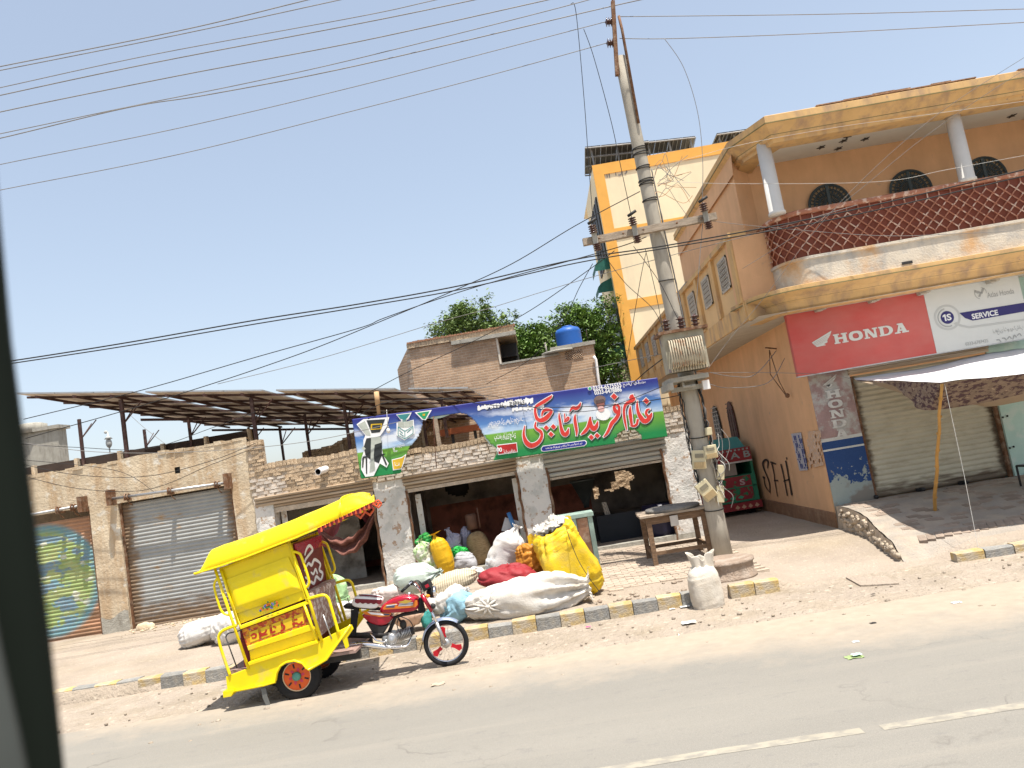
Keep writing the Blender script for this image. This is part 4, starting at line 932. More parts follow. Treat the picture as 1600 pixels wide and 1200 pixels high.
def wing(fn, mb, mi):
    """winged emblem: five feathers fanning to the right"""
    F_ = [[(0, 0), (.05, .10), (1, .98), (.93, .78), (.10, .02)], [(.07, -.02), (.95, .74), (.88, .58), (.2, -.02)], [(.12, -.05), (.86, .55), (.78, .40), (.28, -.08)], [(.17, -.09), (.76, .36), (.68, .24), (.34, -.12)], [(.2, -.14), (.66, .2), (.58, .1), (.38, -.17)], [(.22, -.19), (.56, .05), (.62, -.02), (.46, -.22), (.28, -.27)]]
    for f in F_: mb.add([fn(x, y*.72) for x, y in f], [tuple(range(len(f)))], mi)
def word(w, fn, mb, mi, x0, z0, cw, ch, gap, vertical=False):
    x, z = x0, z0
    for c in w:
        for kq, q in enumerate(slab(c)): mb.add([Vector(fn(x+a*cw, z+d*ch))+Vector((0, -.0004*kq, 0)) for a, d in q], [tuple(range(len(q)))], mi)
        if vertical: z -= ch+gap
        else: x += cw+gap
b = MB(); fnp = lambda x, z: (x, OY-.034, z)
# lettering runs down the pillar
word('HONDA', fnp, b, 0, 5.50, 2.60, .28, .155, .035, True)
wing(lambda x, y: (5.48+.30*x, OY-.034, 2.86+.26*y), b, 0)
pilar = [c for c in ob.children if c.name.startswith('pillar')][0]
b.build('lettering', M('old_white_lettering', (.55, .54, .50), .85, var=.15, scale=9, col2=(.42, .36, .33), amt2=.35, scale2=9), pilar)
# ---- roller shutter of the corner shop
m_shh = M('cream_shutter', (.50, .46, .35), .65, var=.08, scale=2, col2=(.42, .37, .27), amt2=.4, scale2=3, stretch2=(1, 1, 3), bump=.1, world=True)
edge_rust(m_shh, 6.08, 8.60, .58, .10, (.12, .085, .055))
shutter(ob, 6.06, 8.60, .60, 3.1, OY+.14, .098, m_shh, .024, .008, label='closed cream roller shutter with rusty ragged edges')
for x in (6.02, 8.58): b = MB(); b.box(x, x+.06, OY+.02, OY+.10, .55, 3.1); b.build('guide_rail', m_rust, ob)
for x in (6.02, 6.9, 7.7): 
    b = MB(); b.lathe((x, OY-.02, .64), [(.035, 0), (.035, .08)], 10, 0, (0, -1, 0)); b.box(x-.06, x+.06, OY+.0, OY+.1, .6, .66); b.build('padlock', m_dark, ob)
# shutter hood between sign and shutter
b = MB()
for k in range(4): b.box(6.0, 8.66, OY-.16+.03*k, OY+.1, 2.98+.075*(3-k)-.0, 2.98+.075*(4-k)-.008)
b.build('shutter_hood', m_drum, ob)
# mint shop front to the right
m_mint = M('mint_wall_paint', (.38, .52, .45), .8, var=.06, scale=3, col2=(.46, .55, .48), amt2=.42, scale2=4, soft2=.05, bump=.15)
b = MB(); wall_grid(b, 8.64, 16, .5, 4.3, OY-.03, amp=.008); b.quad((8.64, OY-.03, .5), (8.64, OY-.03, 3.0), (8.64, OY+.3, 3.0), (8.64, OY+.3, .5)); b.build('wall', m_mint, ob)
b = MB()
for px, py in ((1567, 652), (1574, 650), (1578, 700), (1584, 698)): p = V(px, py, y=OY-.05); b.ball(p, .02, 8, 5)
b.build('wall_mark', m_dark, ob)
# graffiti and pasted posters on the alley wall
def WP(px, py): p = V(px, py, x=WX-.016); return (p.y, p.z)
gA = lambda x, y: (WX-.016, WP(1090+x/5.713, 620+y/5.713)[0], WP(1090+x/5.713, 620+y/5.713)[1])
b = MB()
ribbon([[(622, 640, 6), (628, 580, 14), (605, 562, 18), (582, 590, 16), (590, 640, 12), (615, 700, 10), (640, 770, 10), (645, 850, 8)], [(582, 710, 8), (592, 722, 20), (600, 716, 8)], [(590, 730, 6), (606, 800, 8), (650, 860, 5)],
        [(648, 582, 14), (672, 590, 16), (700, 602, 10)], [(660, 590, 12), (680, 680, 8), (690, 760, 8), (712, 890, 6)], [(680, 748, 10), (718, 748, 12)],
        [(742, 600, 12), (765, 700, 10), (800, 885, 8)], [(785, 570, 12), (805, 680, 12), (840, 880, 14)], [(765, 755, 10), (820, 735, 14)], [(790, 540, 8), (796, 560, 10)]], gA, 0, b)
b.build('graffiti', M('graffiti_paint', (.055, .035, .025), .8, bump=0), ob)
def poster(P, mt, name, txt=None, inkm=None):
    b = MB(); n = 10; A, B_, Cc, D = [Vector(gA(*p)) for p in P]
    b.grid(lambda u, v: tuple(A.lerp(B_, u).lerp(D.lerp(Cc, u), v)+Vector((-.004-.003*noise.noise(Vector((u*6, v*6, 0))), 0, 0))), 10, 10, 0, True, None if not txt is None else (lambda u, v: noise.noise(Vector((u*9, v*9, 4))) < .25))
    o = b.build(name, mt, ob)
    if txt:
        b = MB(); U = (B_-A); Vv = (D-A)
        for t, u0, h in txt:
            vs, fs = text_mesh(t, 1., .02); xa = min(v.x for v in vs); xb = max(v.x for v in vs); ya = min(v.y for v in vs); yb_ = max(v.y for v in vs)
            b.add([A.lerp(D, .06+.88*(v.x-xa)/(xb-xa))+U*(u0+h*(1-(v.y-ya)/(yb_-ya))*-1+h)*1.0+Vector((-.012, 0, 0)) for v in vs], fs)
        q = b.build('lettering', inkm, o)
    return o
poster([(836, 330), (925, 318), (985, 655), (912, 660)], M('poster_white', (.42, .40, .42), .85, var=.1, scale=12), 'poster', [('=:=-:=:-=', .08, .36), ('-=::=-=-:', .54, .40)], M('poster_blue', (.03, .05, .22), .8))
poster([(972, 312), (1098, 300), (1128, 610), (1000, 640)], M('torn_poster', (.56, .36, .22), .85, var=.1, scale=12, col2=(.5, .45, .42), amt2=.44, scale2=16, stretch2=(1, 4, 1), soft2=.04), 'poster')
# arched niche windows far down the alley
def arch_alley(px, pt_, pb, hw, mt, mt2, label):
    c = V(px, pt_, x=WX-.02); zb = V(px+3, pb, x=WX-.02).z; y = c.y; zt = c.z; w = hw; b = MB(); pts = [(WX-.03, y-w, zb), (WX-.03, y+w, zb)]
    for k in range(13): a = math.pi*k/12; pts.append((WX-.03, y+w*math.cos(a), zt-w*1.5+w*1.5*math.sin(a)))
    b.prism([Vector(p) for p in pts], (-.02, 0, 0), 0); o = fixn(b.build('arched_window', mt, ob, label=label)); q = MB()
    for k in range(9): zz = zb+(zt-zb)*(k+.5)/9; q.box(WX-.06, WX-.045, y-w*.9, y+w*.9, zz-.012, zz+.012)
    for k in range(3): yy = y-w+w*(k+.5)*2/3; q.box(WX-.065, WX-.045, yy-.02, yy+.02, zb, zt-w*.6)
    q.build('lattice', mt2, o)
arch_alley(1116, 634, 692, .42, m_dark, M('pale_lattice', (.42, .40, .36), .8), 'narrow arched window with pale lattice')
arch_alley(1139, 627, 685, .38, M('maroon_door', (.085, .025, .02), .6, var=.2), m_brownsteel, 'narrow arched maroon shutter door')
# small bracket with hanging wires on the alley wall
bc2 = V(1213, 545, x=WX-.02); b = MB(); b.tube([bc2, bc2+Vector((-.25, -.1, .05))], .018, 5); b.tube([bc2+Vector((-.15, 0, 0)), bc2+Vector((-.17, -.3, -.7)), bc2+Vector((-.1, -.35, -1.0))], .010, 5); b.tube([bc2+Vector((-.15, 0, 0)), bc2+Vector((-.2, .1, -.5)), bc2+Vector((-.1, -.3, -1.0))], .010, 5); b.ball(bc2+Vector((-.08, -.35, -1.02)), .05, 8, 6); b.build('wire_bracket', m_rust, ob)

# ---- gallery over the alley
GX = 4.2
b = MB(); b.box(GX+.04, GX+.2, 14.6, 29.9, 4.62, 5.94); b.box(GX+.05, WX+.1, 14.6, 29.9, 4.28, 4.34, 1); b.build('gallery_wall', [M('tan_wall_paint', (.66, .44, .22), .85, var=.06, scale=2, bump=.15), M('grey_soffit', (.48, .44, .37), .9, var=.1, scale=3)], ob)
b = MB(); b.box(GX, GX+.25, 14.5, 29.95, 4.30, 4.66); b.box(GX-.05, GX+.3, 14.5, 30, 5.93, 6.03); b.build('gallery_beam', m_orange_trim, ob)
ys = [14.55]; 
while ys[-1] < 29: ys.append(ys[-1]+1.66)
for y in ys:
    b = MB(); b.box(GX-.03, GX+.06, y, y+.24, 4.66, 5.93); b.build('pilaster', m_orange_trim, ob)
m_gr = M('pale_grille', (.46, .42, .36), .85, var=.1)
for y in ys[:-1]:
    b = MB(); b.box(GX+.015, GX+.03, y+.62, y+1.3, 5.12, 5.74); gp = b.build('grille_panel', M('grille_dark', (.12, .10, .085), .9), ob)
    b = MB()
    for k in range(6):
        for j in range(6):
            c = (GX+.005, y+.68+k*.112, 5.17+j*.104); b.torus(c, .042, .010, 8, 4, 0, (1, 0, 0))
    b.box(GX-.0, GX+.02, y+.60, y+.64, 5.1, 5.76); b.box(GX-.0, GX+.02, y+1.28, y+1.32, 5.1, 5.76); b.box(GX-.0, GX+.02, y+.6, y+1.32, 5.1, 5.14); b.box(GX-.0, GX+.02, y+.6, y+1.32, 5.72, 5.76)
    b.build('lattice', m_gr, gp)
b = MB(); b.box(GX+.1, 6.4, 14.6, 30, 5.80, 5.86); b.box(4.25, 5.0, 19.2, 21.6, 6.05, 6.15); b.build('gallery_roof', m_concrete, ob)

# ---- balcony: cornice, parapet, lattice railing
rp0 = rounded([(4.72, 20.4, 0), (4.72, 14.35, 0), (5.05, 13.62, 0), (XE, 13.62, 0)])
base = rounded([(4.86, 16.5, 0), (4.86, 13.86, .55), (XE, 13.86, 0)])
base2 = rounded([(4.86, 15.1, 0), (4.86, 13.86, .55), (XE, 13.86, 0)])
b = MB()
sweep(b, rounded([(4.5, 15.2, 0), (4.72, 14.1, .5), (XE, 14.1, 0)]), [(0.0, 4.27), (0.06, 4.27), (0.1, 4.336), (0.12, 4.438), (0.2, 4.525), (0.36, 4.598), (0.4, 4.598), (0.4, 4.685), (0.33, 4.7), (-0.2, 4.7), (-0.2, 4.27)])
fixn(b.build('cornice', m_orange_trim, ob))
b = MB(); b.box(4.22, 4.96, 14.53, 15.1, 4.64, 5.95); b.build('corner_pier', m_orange, ob); b = MB(); b.box(4.22, 4.9, 14.44, 15.3, 4.295, 4.655); b.build('corner_block', m_orange_trim, ob)
b = MB(); b.quad((4.3, 14.05, 4.285), (XE, 14.0, 4.285), (XE, OY+.02, 4.285), (4.3, OY+.02, 4.285)); b.build('soffit', MATS['grey_soffit'], ob)
m_olive = M('olive_line', (.20, .17, .075), .9)  # thin dark olive lines laid along the cornice mouldings
for path_, o_, z_, nm in ((rounded([(4.5, 15.2, 0), (4.72, 14.1, .5), (XE, 14.1, 0)]), .135, 4.463, 1), (rounded([(4.5, 15.2, 0), (4.72, 14.1, .5), (XE, 14.1, 0)]), .405, 4.598, 1), (rp0, .125, 7.40, 2), (rp0, .30, 7.56, 2)): b = MB(); sweep(b, path_, [(o_, z_), (o_+.012, z_), (o_+.012, z_+.018), (o_, z_+.018)]); b.build('moulding_line', m_olive, ob)
m_par = M('peeling_parapet', (.58, .51, .41), .9, var=.1, scale=3, col2=(.38, .36, .33), amt2=.44, scale2=2, soft2=.1, stretch2=(1.5, 1, 1), col3=(.55, .33, .16), amt3=.40, scale3=1.1, soft3=.07, bump=.3)
b = MB(); sweep(b, base2, [(0, 4.62), (0, 5.12), (.03, 5.14), (.03, 5.19), (-.15, 5.19), (-.15, 4.62)]); fixn(b.build('parapet', m_par, ob))
m_terra = M('terracotta_paint', (.185, .045, .022), .55, var=.12, scale=5, bump=.1)
m_lat = M('worn_lattice_paint', (.36, .15, .09), .6, var=.15, scale=5, col2=(.58, .42, .33), amt2=.44, scale2=8, soft2=.04, bump=.1)
b = MB(); sweep(b, base2, [(-.03, 5.19), (-.03, 6.0), (-.10, 6.0), (-.10, 5.19)]); rail = fixn(b.build('balcony_railing', m_terra, ob))
# arclength parametrisation
PL = [Vector((p[0], p[1])) for p in base2]; S = [0]
for i in range(1, len(PL)): S.append(S[-1]+(PL[i]-PL[i-1]).length)
def at_s(s_, o, z):
    s_ = max(0, min(S[-1]-1e-4, s_)); i = max(k for k in range(len(S)-1) if S[k] <= s_); t = (s_-S[i])/(S[i+1]-S[i]); a, c = base2[i], base2[i+1]
    return (a[0]+(c[0]-a[0])*t+(a[2]+(c[2]-a[2])*t)*o, a[1]+(c[1]-a[1])*t+(a[3]+(c[3]-a[3])*t)*o, z)
z0, z1 = 5.26, 5.86; pitch = .21; run = .63
def lbar(s0, zz0, s1, zz1):
    q = MB(); n = 5 if s0 < 3.2 else 1; P = [at_s(s0+(s1-s0)*k/n, 0.005, zz0+(zz1-zz0)*k/n) for k in range(n+1)]
    q.tube(P, .012, 4); q.build('bar', m_lat, rail)
s_ = -run
while s_ < min(S[-1], 9.2):
    for a, c in (((s_, z0), (s_+run, z1)), ((s_+run, z0), (s_, z1))):
        if a[0] >= -1e-6 and c[0] >= -1e-6: lbar(a[0], a[1], c[0], c[1])
    lbar(max(0, s_), z1, max(0, s_), 5.97); lbar(max(0, s_), 5.20, max(0, s_), z0)
    s_ += pitch
b = MB(); s_ = 9.3
while s_ < S[-1]:
    for a, c in (((s_, z0), (s_+run, z1)), ((s_+run, z0), (s_, z1))): b.tube([at_s(a[0], .005, a[1]), at_s(c[0], .005, c[1])], .017, 4)
    s_ += pitch
b.build('bar', m_lat, rail, kind='stuff')
b = MB(); sweep(b, base2, [(.03, 5.97), (.05, 6.0), (.05, 6.04), (.02, 6.06), (-.14, 6.06), (-.14, 5.97)]); fixn(b.build('handrail', m_lat, rail))
# columns
m_colw = M('white_column_paint', (.62, .60, .56), .7, var=.05, bump=.05)
for px in ((4.93, 13.86), (8.40, 13.86), (11.9, 13.86)):
    b = MB(); b.lathe((px[0], px[1], 6.04), [(.155, 0), (.155, .04), (.135, .06), (.125, 1.36)], 22); b.build('column', m_colw, ob)
# ceiling, stars, roof slab with cornice
b = MB(); b.prism([Vector(p) for p in ((4.76, 15.3, 7.40), (4.76, 14.38, 7.40), (5.06, 13.66, 7.40), (XE, 13.66, 7.40), (XE, 15.3, 7.40))], (0, 0, .03)); b.build('ceiling', M('white_ceiling', (.72, .69, .62), .85, var=.06, scale=2, bump=.1), ob)
for px, py in ((1283, 230), (1310, 232), (1318, 220), (1325, 213), (1352, 217), (1581, 181), (1602, 187)):
    c = V(px, py, z=7.395); b = MB(); pts = []
    for k in range(10): a = math.pi*k/5+.3; r = .085 if k % 2 == 0 else .035; pts.append(Vector((c.x+r*math.cos(a), c.y+r*1.3*math.sin(a), 7.385)))
    b.prism(pts, (0, 0, .01)); b.build('star_ornament', m_dark, ob)
rp_ = rounded([(4.72, 20.4, 0), (4.72, 14.35, 0), (5.05, 13.62, 0), (XE, 13.62, 0)])
b = MB(); sweep(b, rp_, [(-.02, 7.28), (.05, 7.28), (.06, 7.34), (.12, 7.36), (.14, 7.42), (.25, 7.52), (.30, 7.56), (.30, 7.70), (.24, 7.73), (-.3, 7.75), (-.3, 7.28)]); fixn(b.build('roof_cornice', m_orange_trim, ob))
b = MB(); b.add([(4.72, 20.4, 7.6), (4.72, 14.35, 7.6), (5.05, 13.62, 7.6), (XE, 13.62, 7.6), (XE, 20.4, 7.6)], [(0, 1, 2, 3, 4)]); b.quad((4.45, 20.4, 7.1), (4.45, 14.4, 7.1), (4.5, 14.4, 7.6), (4.5, 20.4, 7.6)); b.build('roof', m_orange, ob)
b = MB(); x = 5.0
while x < 11:                       # chipped roof edge
    w = rnd(.15, .6); 
    if random.random() < .55: b.box(x, x+w, 13.34, 13.6, 7.73, 7.745+rnd(.0, .035))
    x += w
b.build('chipped_edge', m_dado, ob, kind='stuff')
# fan shaped windows in the rear wall
m_teal = M('teal_grille', (.06, .075, .075), .6, var=.15)
for x in (6.38, 7.98, 9.45, 11.0):
    c = (x, 15.03, 6.36); Rr = .40; b = MB(); pts = [Vector((c[0]+Rr*math.cos(math.pi*k/16), 15.02, c[2]+Rr*math.sin(math.pi*k/16))) for k in range(17)]+[Vector((c[0]-Rr, 15.02, 5.3)), Vector((c[0]+Rr, 15.02, 5.3))]
    b.prism(pts, (0, -.012, 0)); o = fixn(b.build('fan_window', M('amber_glass', (.30, .19, .09), .4, var=.2, scale=6), ob))
    q = MB()
    for k in range(17): a = math.pi*k/16; q.tube([(c[0]+.08*math.cos(a), 14.99, c[2]+.08*math.sin(a)), (c[0]+Rr*math.cos(a), 14.99, c[2]+Rr*math.sin(a))], .010, 4)
    for r in (.08, .2, .31, Rr): q.tube([(c[0]+r*math.cos(math.pi*k/20), 14.985, c[2]+r*math.sin(math.pi*k/20)) for k in range(21)], .012 if r < Rr else .028, 4)
    for k in range(8):
        a = math.pi*(k+.5)/8; q.torus((c[0]+.255*math.cos(a), 14.985, c[2]+.255*math.sin(a)), .042, .009, 8, 4, 0, (0, 1, 0))
    q.box(c[0]-.03, c[0]+.03, 14.97, 15.0, c[2], c[2]+Rr); q.build('grille', m_teal, o)
# chipped mortar hole in the parapet
p = V(1417, 411, y=13.85); b = MB(); b.box(p.x-.09, p.x+.1, 13.84, 13.85, p.z-.02, p.z+.03); b.build('drain_slot', m_dark, ob)

# ------------------------------------------------------------------ shop sign with four lamps
SY = 14.56
def S2(px, py, dy=0): return V(px, py, y=SY+dy)
TL, TM, TR, BL_, BM, BR = S2(1228, 490), S2(1445, 459), S2(1592, 433), S2(1246, 585), S2(1462, 555), S2(1613, 530)
zt, zb = (TL.z+TR.z)/2, (BL_.z+BR.z)/2; xl, xm, xr = (TL.x+BL_.x)/2, (TM.x+BM.x)/2, (TR.x+BR.x)/2
sg = thing('shop_sign', (xl, SY, zb), 'long red and white shop sign board under the balcony', 'sign')
m_sred = M('faded_red_sign', (.52, .06, .05), .5, var=.05, scale=2, col2=(.50, .15, .125), amt2=.5, scale2=.8, soft2=.25, stretch2=(1, 1, 2), bump=.02)
b = MB(); b.box(xl, xm, SY, SY+.12, zb, zt); b.build('red_panel', m_sred, sg)
b = MB(); b.box(xm+.004, xr, SY, SY+.12, zb, zt); b.build('white_panel', M('sign_white', (.60, .60, .56), .45, var=.03, scale=2, bump=.01), sg)
b = MB(); b.box(xl-.01, xr+.01, SY+.01, SY+.1, zb-.02, zb); b.box(xl-.01, xr+.01, SY+.01, SY+.1, zt, zt+.02); b.build('sign_frame', m_alu, sg)
m_sl = M('sign_lettering', (.60, .60, .54), .5, var=.02, bump=0)
fs_ = lambda px, py: tuple(V(px, py, y=SY-.006))
b = MB(); A = V(1304, 538, y=SY); E2 = V(1421, 518, y=SY); lw = E2.x-A.x; cw = lw/5-.02; hz = (V(1330, 512, y=SY).z-V(1333, 535, y=SY).z)*.66
word('HONDA', lambda x, z: (x, SY-.006, z), b, 0, A.x, A.z-.0, cw, hz, .022)
wz = lambda P: [fs_(1240+x/8.42, 480+y/8.42) for x, y in P]
WG = [[(498, 308), (240, 466), (250, 478), (487, 346)], [(485, 350), (252, 481), (262, 490), (478, 374)], [(474, 378), (266, 493), (278, 503), (462, 402)], [(458, 406), (282, 506), (292, 514), (448, 426)], [(443, 431), (294, 515), (305, 524), (428, 498), (400, 484), (446, 462)]]
for w_ in WG: b.add(wz(w_), [tuple(range(len(w_)))], 0)
b.build('lettering', m_sl, sg)
b = MB(); cx = V(1480, 496, y=SY); m_navy = M('navy_print', (.035, .03, .13), .5, bump=0, var=.02); m_grey = M('grey_print', (.33, .33, .31), .6, bump=0, var=.02); m_pale = M('pale_grey_print', (.47, .47, .44), .6, bump=0, var=.02)
def disc(c, r0, r1, y, mi, a0=0, a1=360, n=32):
    vs = []; fs = []
    for k in range(n+1): a = R(a0+(a1-a0)*k/n); vs += [(c.x+r0*math.cos(a), y, c.z+r0*math.sin(a)), (c.x+r1*math.cos(a), y, c.z+r1*math.sin(a))]
    b.add(vs, [(2*k, 2*k+1, 2*k+3, 2*k+2) for k in range(n)], mi)
disc(cx, .205, .245, SY-.003, 2); disc(cx, 0, .122, SY-.004, 0)
for k in range(26): a = R(100+k*7.4); q = Vector((cx.x+.17*math.cos(a), SY-.004, cx.z+.17*math.sin(a))); w = .016; b.add([q+Vector((-w*.5, 0, -w)), q+Vector((w*.5, 0, -w)), q+Vector((w*.5, 0, w*.6)), q+Vector((-w*.5, 0, w*.6))], [(0, 1, 2, 3)], 1)
put_text(b, 'S', lambda x, y: (cx.x+.03+x, SY-.008, cx.z+y), .085, .125, 3, .03); b.add([(cx.x+x, SY-.008, cx.z+z) for x, z in ((-.055, -.062), (-.025, -.062), (-.025, .064), (-.05, .064), (-.085, .04), (-.085, .012), (-.055, .028))], [(0, 1, 2, 3, 4, 5, 6)], 3)
# swoosh panel
P = [(1499, 489), (1600, 473), (1616, 484), (1520, 501), (1508, 497)]; b.add([fs_(*p) for p in P], [tuple(range(5))], 0)
P = [(1494, 503), (1502, 507), (1515, 510), (1616, 496), (1616, 499), (1514, 513), (1500, 510), (1490, 506)]; b.add([fs_(*p) for p in P], [tuple(range(8))], 2)
q = V(1538.5, 491.5, y=SY); put_text(b, 'SERVICE', lambda x, y: (q.x+x, SY-.009, q.z+y), .49, .105, 3, .03)
q3 = V(1563, 458, y=SY); put_text(b, 'Atlas Honda', lambda x, y: (q3.x+x, SY-.005, q3.z+y), .50, .10, 1)
q4 = V(1532, 458, y=SY)
for pl in ([(-.10, .07), (-.02, .04), (.02, .0), (-.06, -.0), (-.1, .03)], [(.0, .0), (.05, .09), (.09, .08), (.03, -.02)], [(-.02, 0), (.02, 0), (-.02, -.07), (-.06, -.06)]): b.add([(q4.x+x, SY-.005, q4.z+y) for x, y in pl], [tuple(range(len(pl)))], 1)
disc(q4, .105, .115, SY-.005, 1, 140, 250, 12); disc(q4, .105, .112, SY-.005, 1, -10, 75, 12)
q5 = V(1575, 515, y=SY); put_text(b, 'افغاری آٹو ورکشاپ', lambda x, y: (q5.x+x, SY-.005, q5.z+y), .56, .13, 1)
q6 = V(1526, 535, y=SY); put_text(b, '0333-6787435', lambda x, y: (q6.x+x, SY-.005, q6.z+y), .42, .062, 1)
q7 = V(1576, 529, y=SY); ribbon([[(x, 4*math.sin(x*1.1), 1.6), (x+5, -3, 2.2), (x+8, 2, 1.6)] for x in (-24, -13, -3, 7, 17)], lambda x, y: (q7.x+x*.0095, SY-.005, q7.z-y*.010+x*.0012), 1, b)
b.build('lettering', [m_navy, m_grey, m_pale, M('bright_white_print', (.7, .7, .68), .5, bump=0)], sg)
for px, py in ((1281, 482), (1365, 468), (1442, 456), (1550, 438)):
    c = V(px, py, y=SY-.10); b = MB(); b.box(c.x-.10, c.x+.10, SY-.18, SY-.05, c.z-.035, c.z+.02); b.box(c.x-.09, c.x+.02, SY-.2, SY-.05, c.z-.055, c.z-.03); b.tube([(c.x, SY-.06, c.z), (c.x, SY+.05, zt+.03)], .02, 6)
    b.build('sign_lamp', M('dusty_lamp', (.42, .39, .33), .7, var=.1), sg)
# ------------------------------------------------------------------ solar panel canopy over the left roofs
def cz(x, y): return 5.80-.158*(x+11.65)-.052*(y-17.2)
can = thing('solar_canopy', (-6.5, 19, 3.3), 'big steel canopy of tilted solar panels on thin brown posts over the left roofs', 'solar canopy')
dr = Vector((.02, 1, 0)).normalized(); XN = [-11.75+2.99*k for k in range(4)]
m_back = M('panel_underside', (.50, .43, .36), .6, var=.12, scale=3, bump=0); m_blue = M('panel_glass', (.02, .025, .05), .12, bump=0, spec=.6)
DEP = 8.0; nrow = 4
def cpt(x, y, dz=0): return Vector((x, y, cz(x, y)+dz))
for c, xn in enumerate(XN):
    w = 2.70 if c < 3 else 1.35; npan = 3 if c < 3 else 2
    skew = lambda y: (y-17.1)*.14
    for r in range(nrow):
        for k in range(npan):
            y0 = 17.1+r*(DEP/nrow)+.02; y1 = y0+DEP/nrow-.06; x0 = xn+w*k/npan+.012; x1 = xn+w*(k+1)/npan-.012
            P = [cpt(x0+skew(y0), y0), cpt(x1+skew(y0), y0), cpt(x1+skew(y1), y1), cpt(x0+skew(y1), y1)]
            b = MB(); b.hexa([p for p in P]+[p+Vector((0, 0, .035)) for p in P], 0); b.f[-5:], b.m[-6:] = b.f[-5:], [0, 1, 2, 2, 2, 2]
            b.build('solar_panel', [m_back, m_blue, m_alu], can)
            if c < 3 and r == 0: pass
# purlins and rafters under the panels
for r in range(nrow+1):
    for f_ in (.22, .78) if r < nrow else ():
        y = 17.1+DEP/nrow*(r+f_); b = MB(); x0, x1 = XN[0]-.1+(y-17.1)*.14, XN[3]+1.38+(y-17.1)*.14
        b.hexa([cpt(x0, y, -.05), cpt(x1, y, -.05), cpt(x1, y+.04, -.05), cpt(x0, y+.04, -.05), cpt(x0, y, -.0), cpt(x1, y, -.0), cpt(x1, y+.04, -.0), cpt(x0, y+.04, -.0)]); b.build('purlin', m_brownsteel, can)
for c, xn in enumerate(XN):
    w = 2.70 if c < 3 else 1.35
    for f_ in (.18, .5, .82):
        b = MB(); P0 = (xn+w*f_, 17.05); P1 = (xn+w*f_+DEP*.14, 17.05+DEP)
        b.hexa([cpt(P0[0], P0[1], -.11), cpt(P0[0]+.04, P0[1], -.11), cpt(P1[0]+.04, P1[1], -.11), cpt(P1[0], P1[1], -.11), cpt(P0[0], P0[1], -.05), cpt(P0[0]+.04, P0[1], -.05), cpt(P1[0]+.04, P1[1], -.05), cpt(P1[0], P1[1], -.05)]); b.build('rafter', m_brownsteel, can)
posts = [(198, 705, 17.4, .05), (404, 710, 17.4, .05), (129, 706, 21.6, .05), (299, 694, 21.2, .045), (483, 700, 21.0, .045), (229, 704, 25.0, .05), (391, 690, 24.6, .045), (440, 692, 24.6, .045), (548, 706, 18.4, .045), (622, 700, 20, .045), (668, 700, 20.2, .045), (700, 690, 17.6, .045)]
for px, py, y, r in posts:
    p = V(px, py, y=y); b = MB(); r *= .75; zt = cz(p.x, y)-.12; b.box(p.x-r, p.x+r, y-r, y+r, 3.2, zt); po = b.build('post', m_brownsteel, can)
    q = MB(); q.tube([(p.x+.03, y, zt-.55), (p.x+.5, y, zt-.1)], .018, 4); q.tube([(p.x, y+.03, zt-.55), (p.x, y+.6, zt-.1)], .018, 4); q.build('brace', m_brownsteel, po)
b = MB()
for y in (21.3, 24.8): b = MB(); b.hexa([cpt(-11.7+(y-17.1)*.14, y, -.22), cpt(-1.6+(y-17.1)*.14, y, -.22), cpt(-1.6+(y-17.1)*.14, y+.05, -.22), cpt(-11.7+(y-17.1)*.14, y+.05, -.22), cpt(-11.7+(y-17.1)*.14, y, -.15), cpt(-1.6+(y-17.1)*.14, y, -.15), cpt(-1.6+(y-17.1)*.14, y+.05, -.15), cpt(-11.7+(y-17.1)*.14, y+.05, -.15)]); b.build('main_beam', m_brownsteel, can)
# orange-brown steel trestle seen through the torn banner
tr = thing('steel_trestle', (-1.9, 18.6, 2.9), 'rusty orange steel trestle table seen through the tear of the banner', 'trestle')
a = V(683, 678, y=18.3); c = V(742, 665, y=18.3)
b = MB(); b.hexa([(a.x, 18.3, a.z-.06), (c.x+.6, 18.3, c.z-.10), (c.x+.6, 18.9, c.z-.10), (a.x, 18.9, a.z-.06), (a.x, 18.3, a.z+.08), (c.x+.6, 18.3, c.z+.03), (c.x+.6, 18.9, c.z+.03), (a.x, 18.9, a.z+.08)]); b.build('table_top', M('orange_primer', (.30, .085, .03), .7, var=.15), tr)
for x in (a.x+.3, a.x+.85, c.x+.4):
    b = MB(); b.box(x, x+.07, 18.5, 18.56, 2.7, a.z); b.build('leg', m_dark, tr)
b = MB(); pa = V(679, 648, y=17.3); b.box(pa.x-.04, pa.x+.05, 17.25, 17.33, 2.7, pa.z+.05); b.build('wooden_post', m_woodgrey, label='short pale wooden post left of the orange trestle', cat='post')
b = MB(); pa = V(588, 612, y=16.5); pb = V(592, 648, y=16.5); b.tube([pa, pb], .04, 8); b.tube([pa+Vector((0, 0, .0)), pa.lerp(pb, .6)], .055, 8); b.build('wooden_stake', M('cut_stake', (.50, .32, .17), .8), label='cut wooden stake standing above the left top corner of the banner', cat='stake')

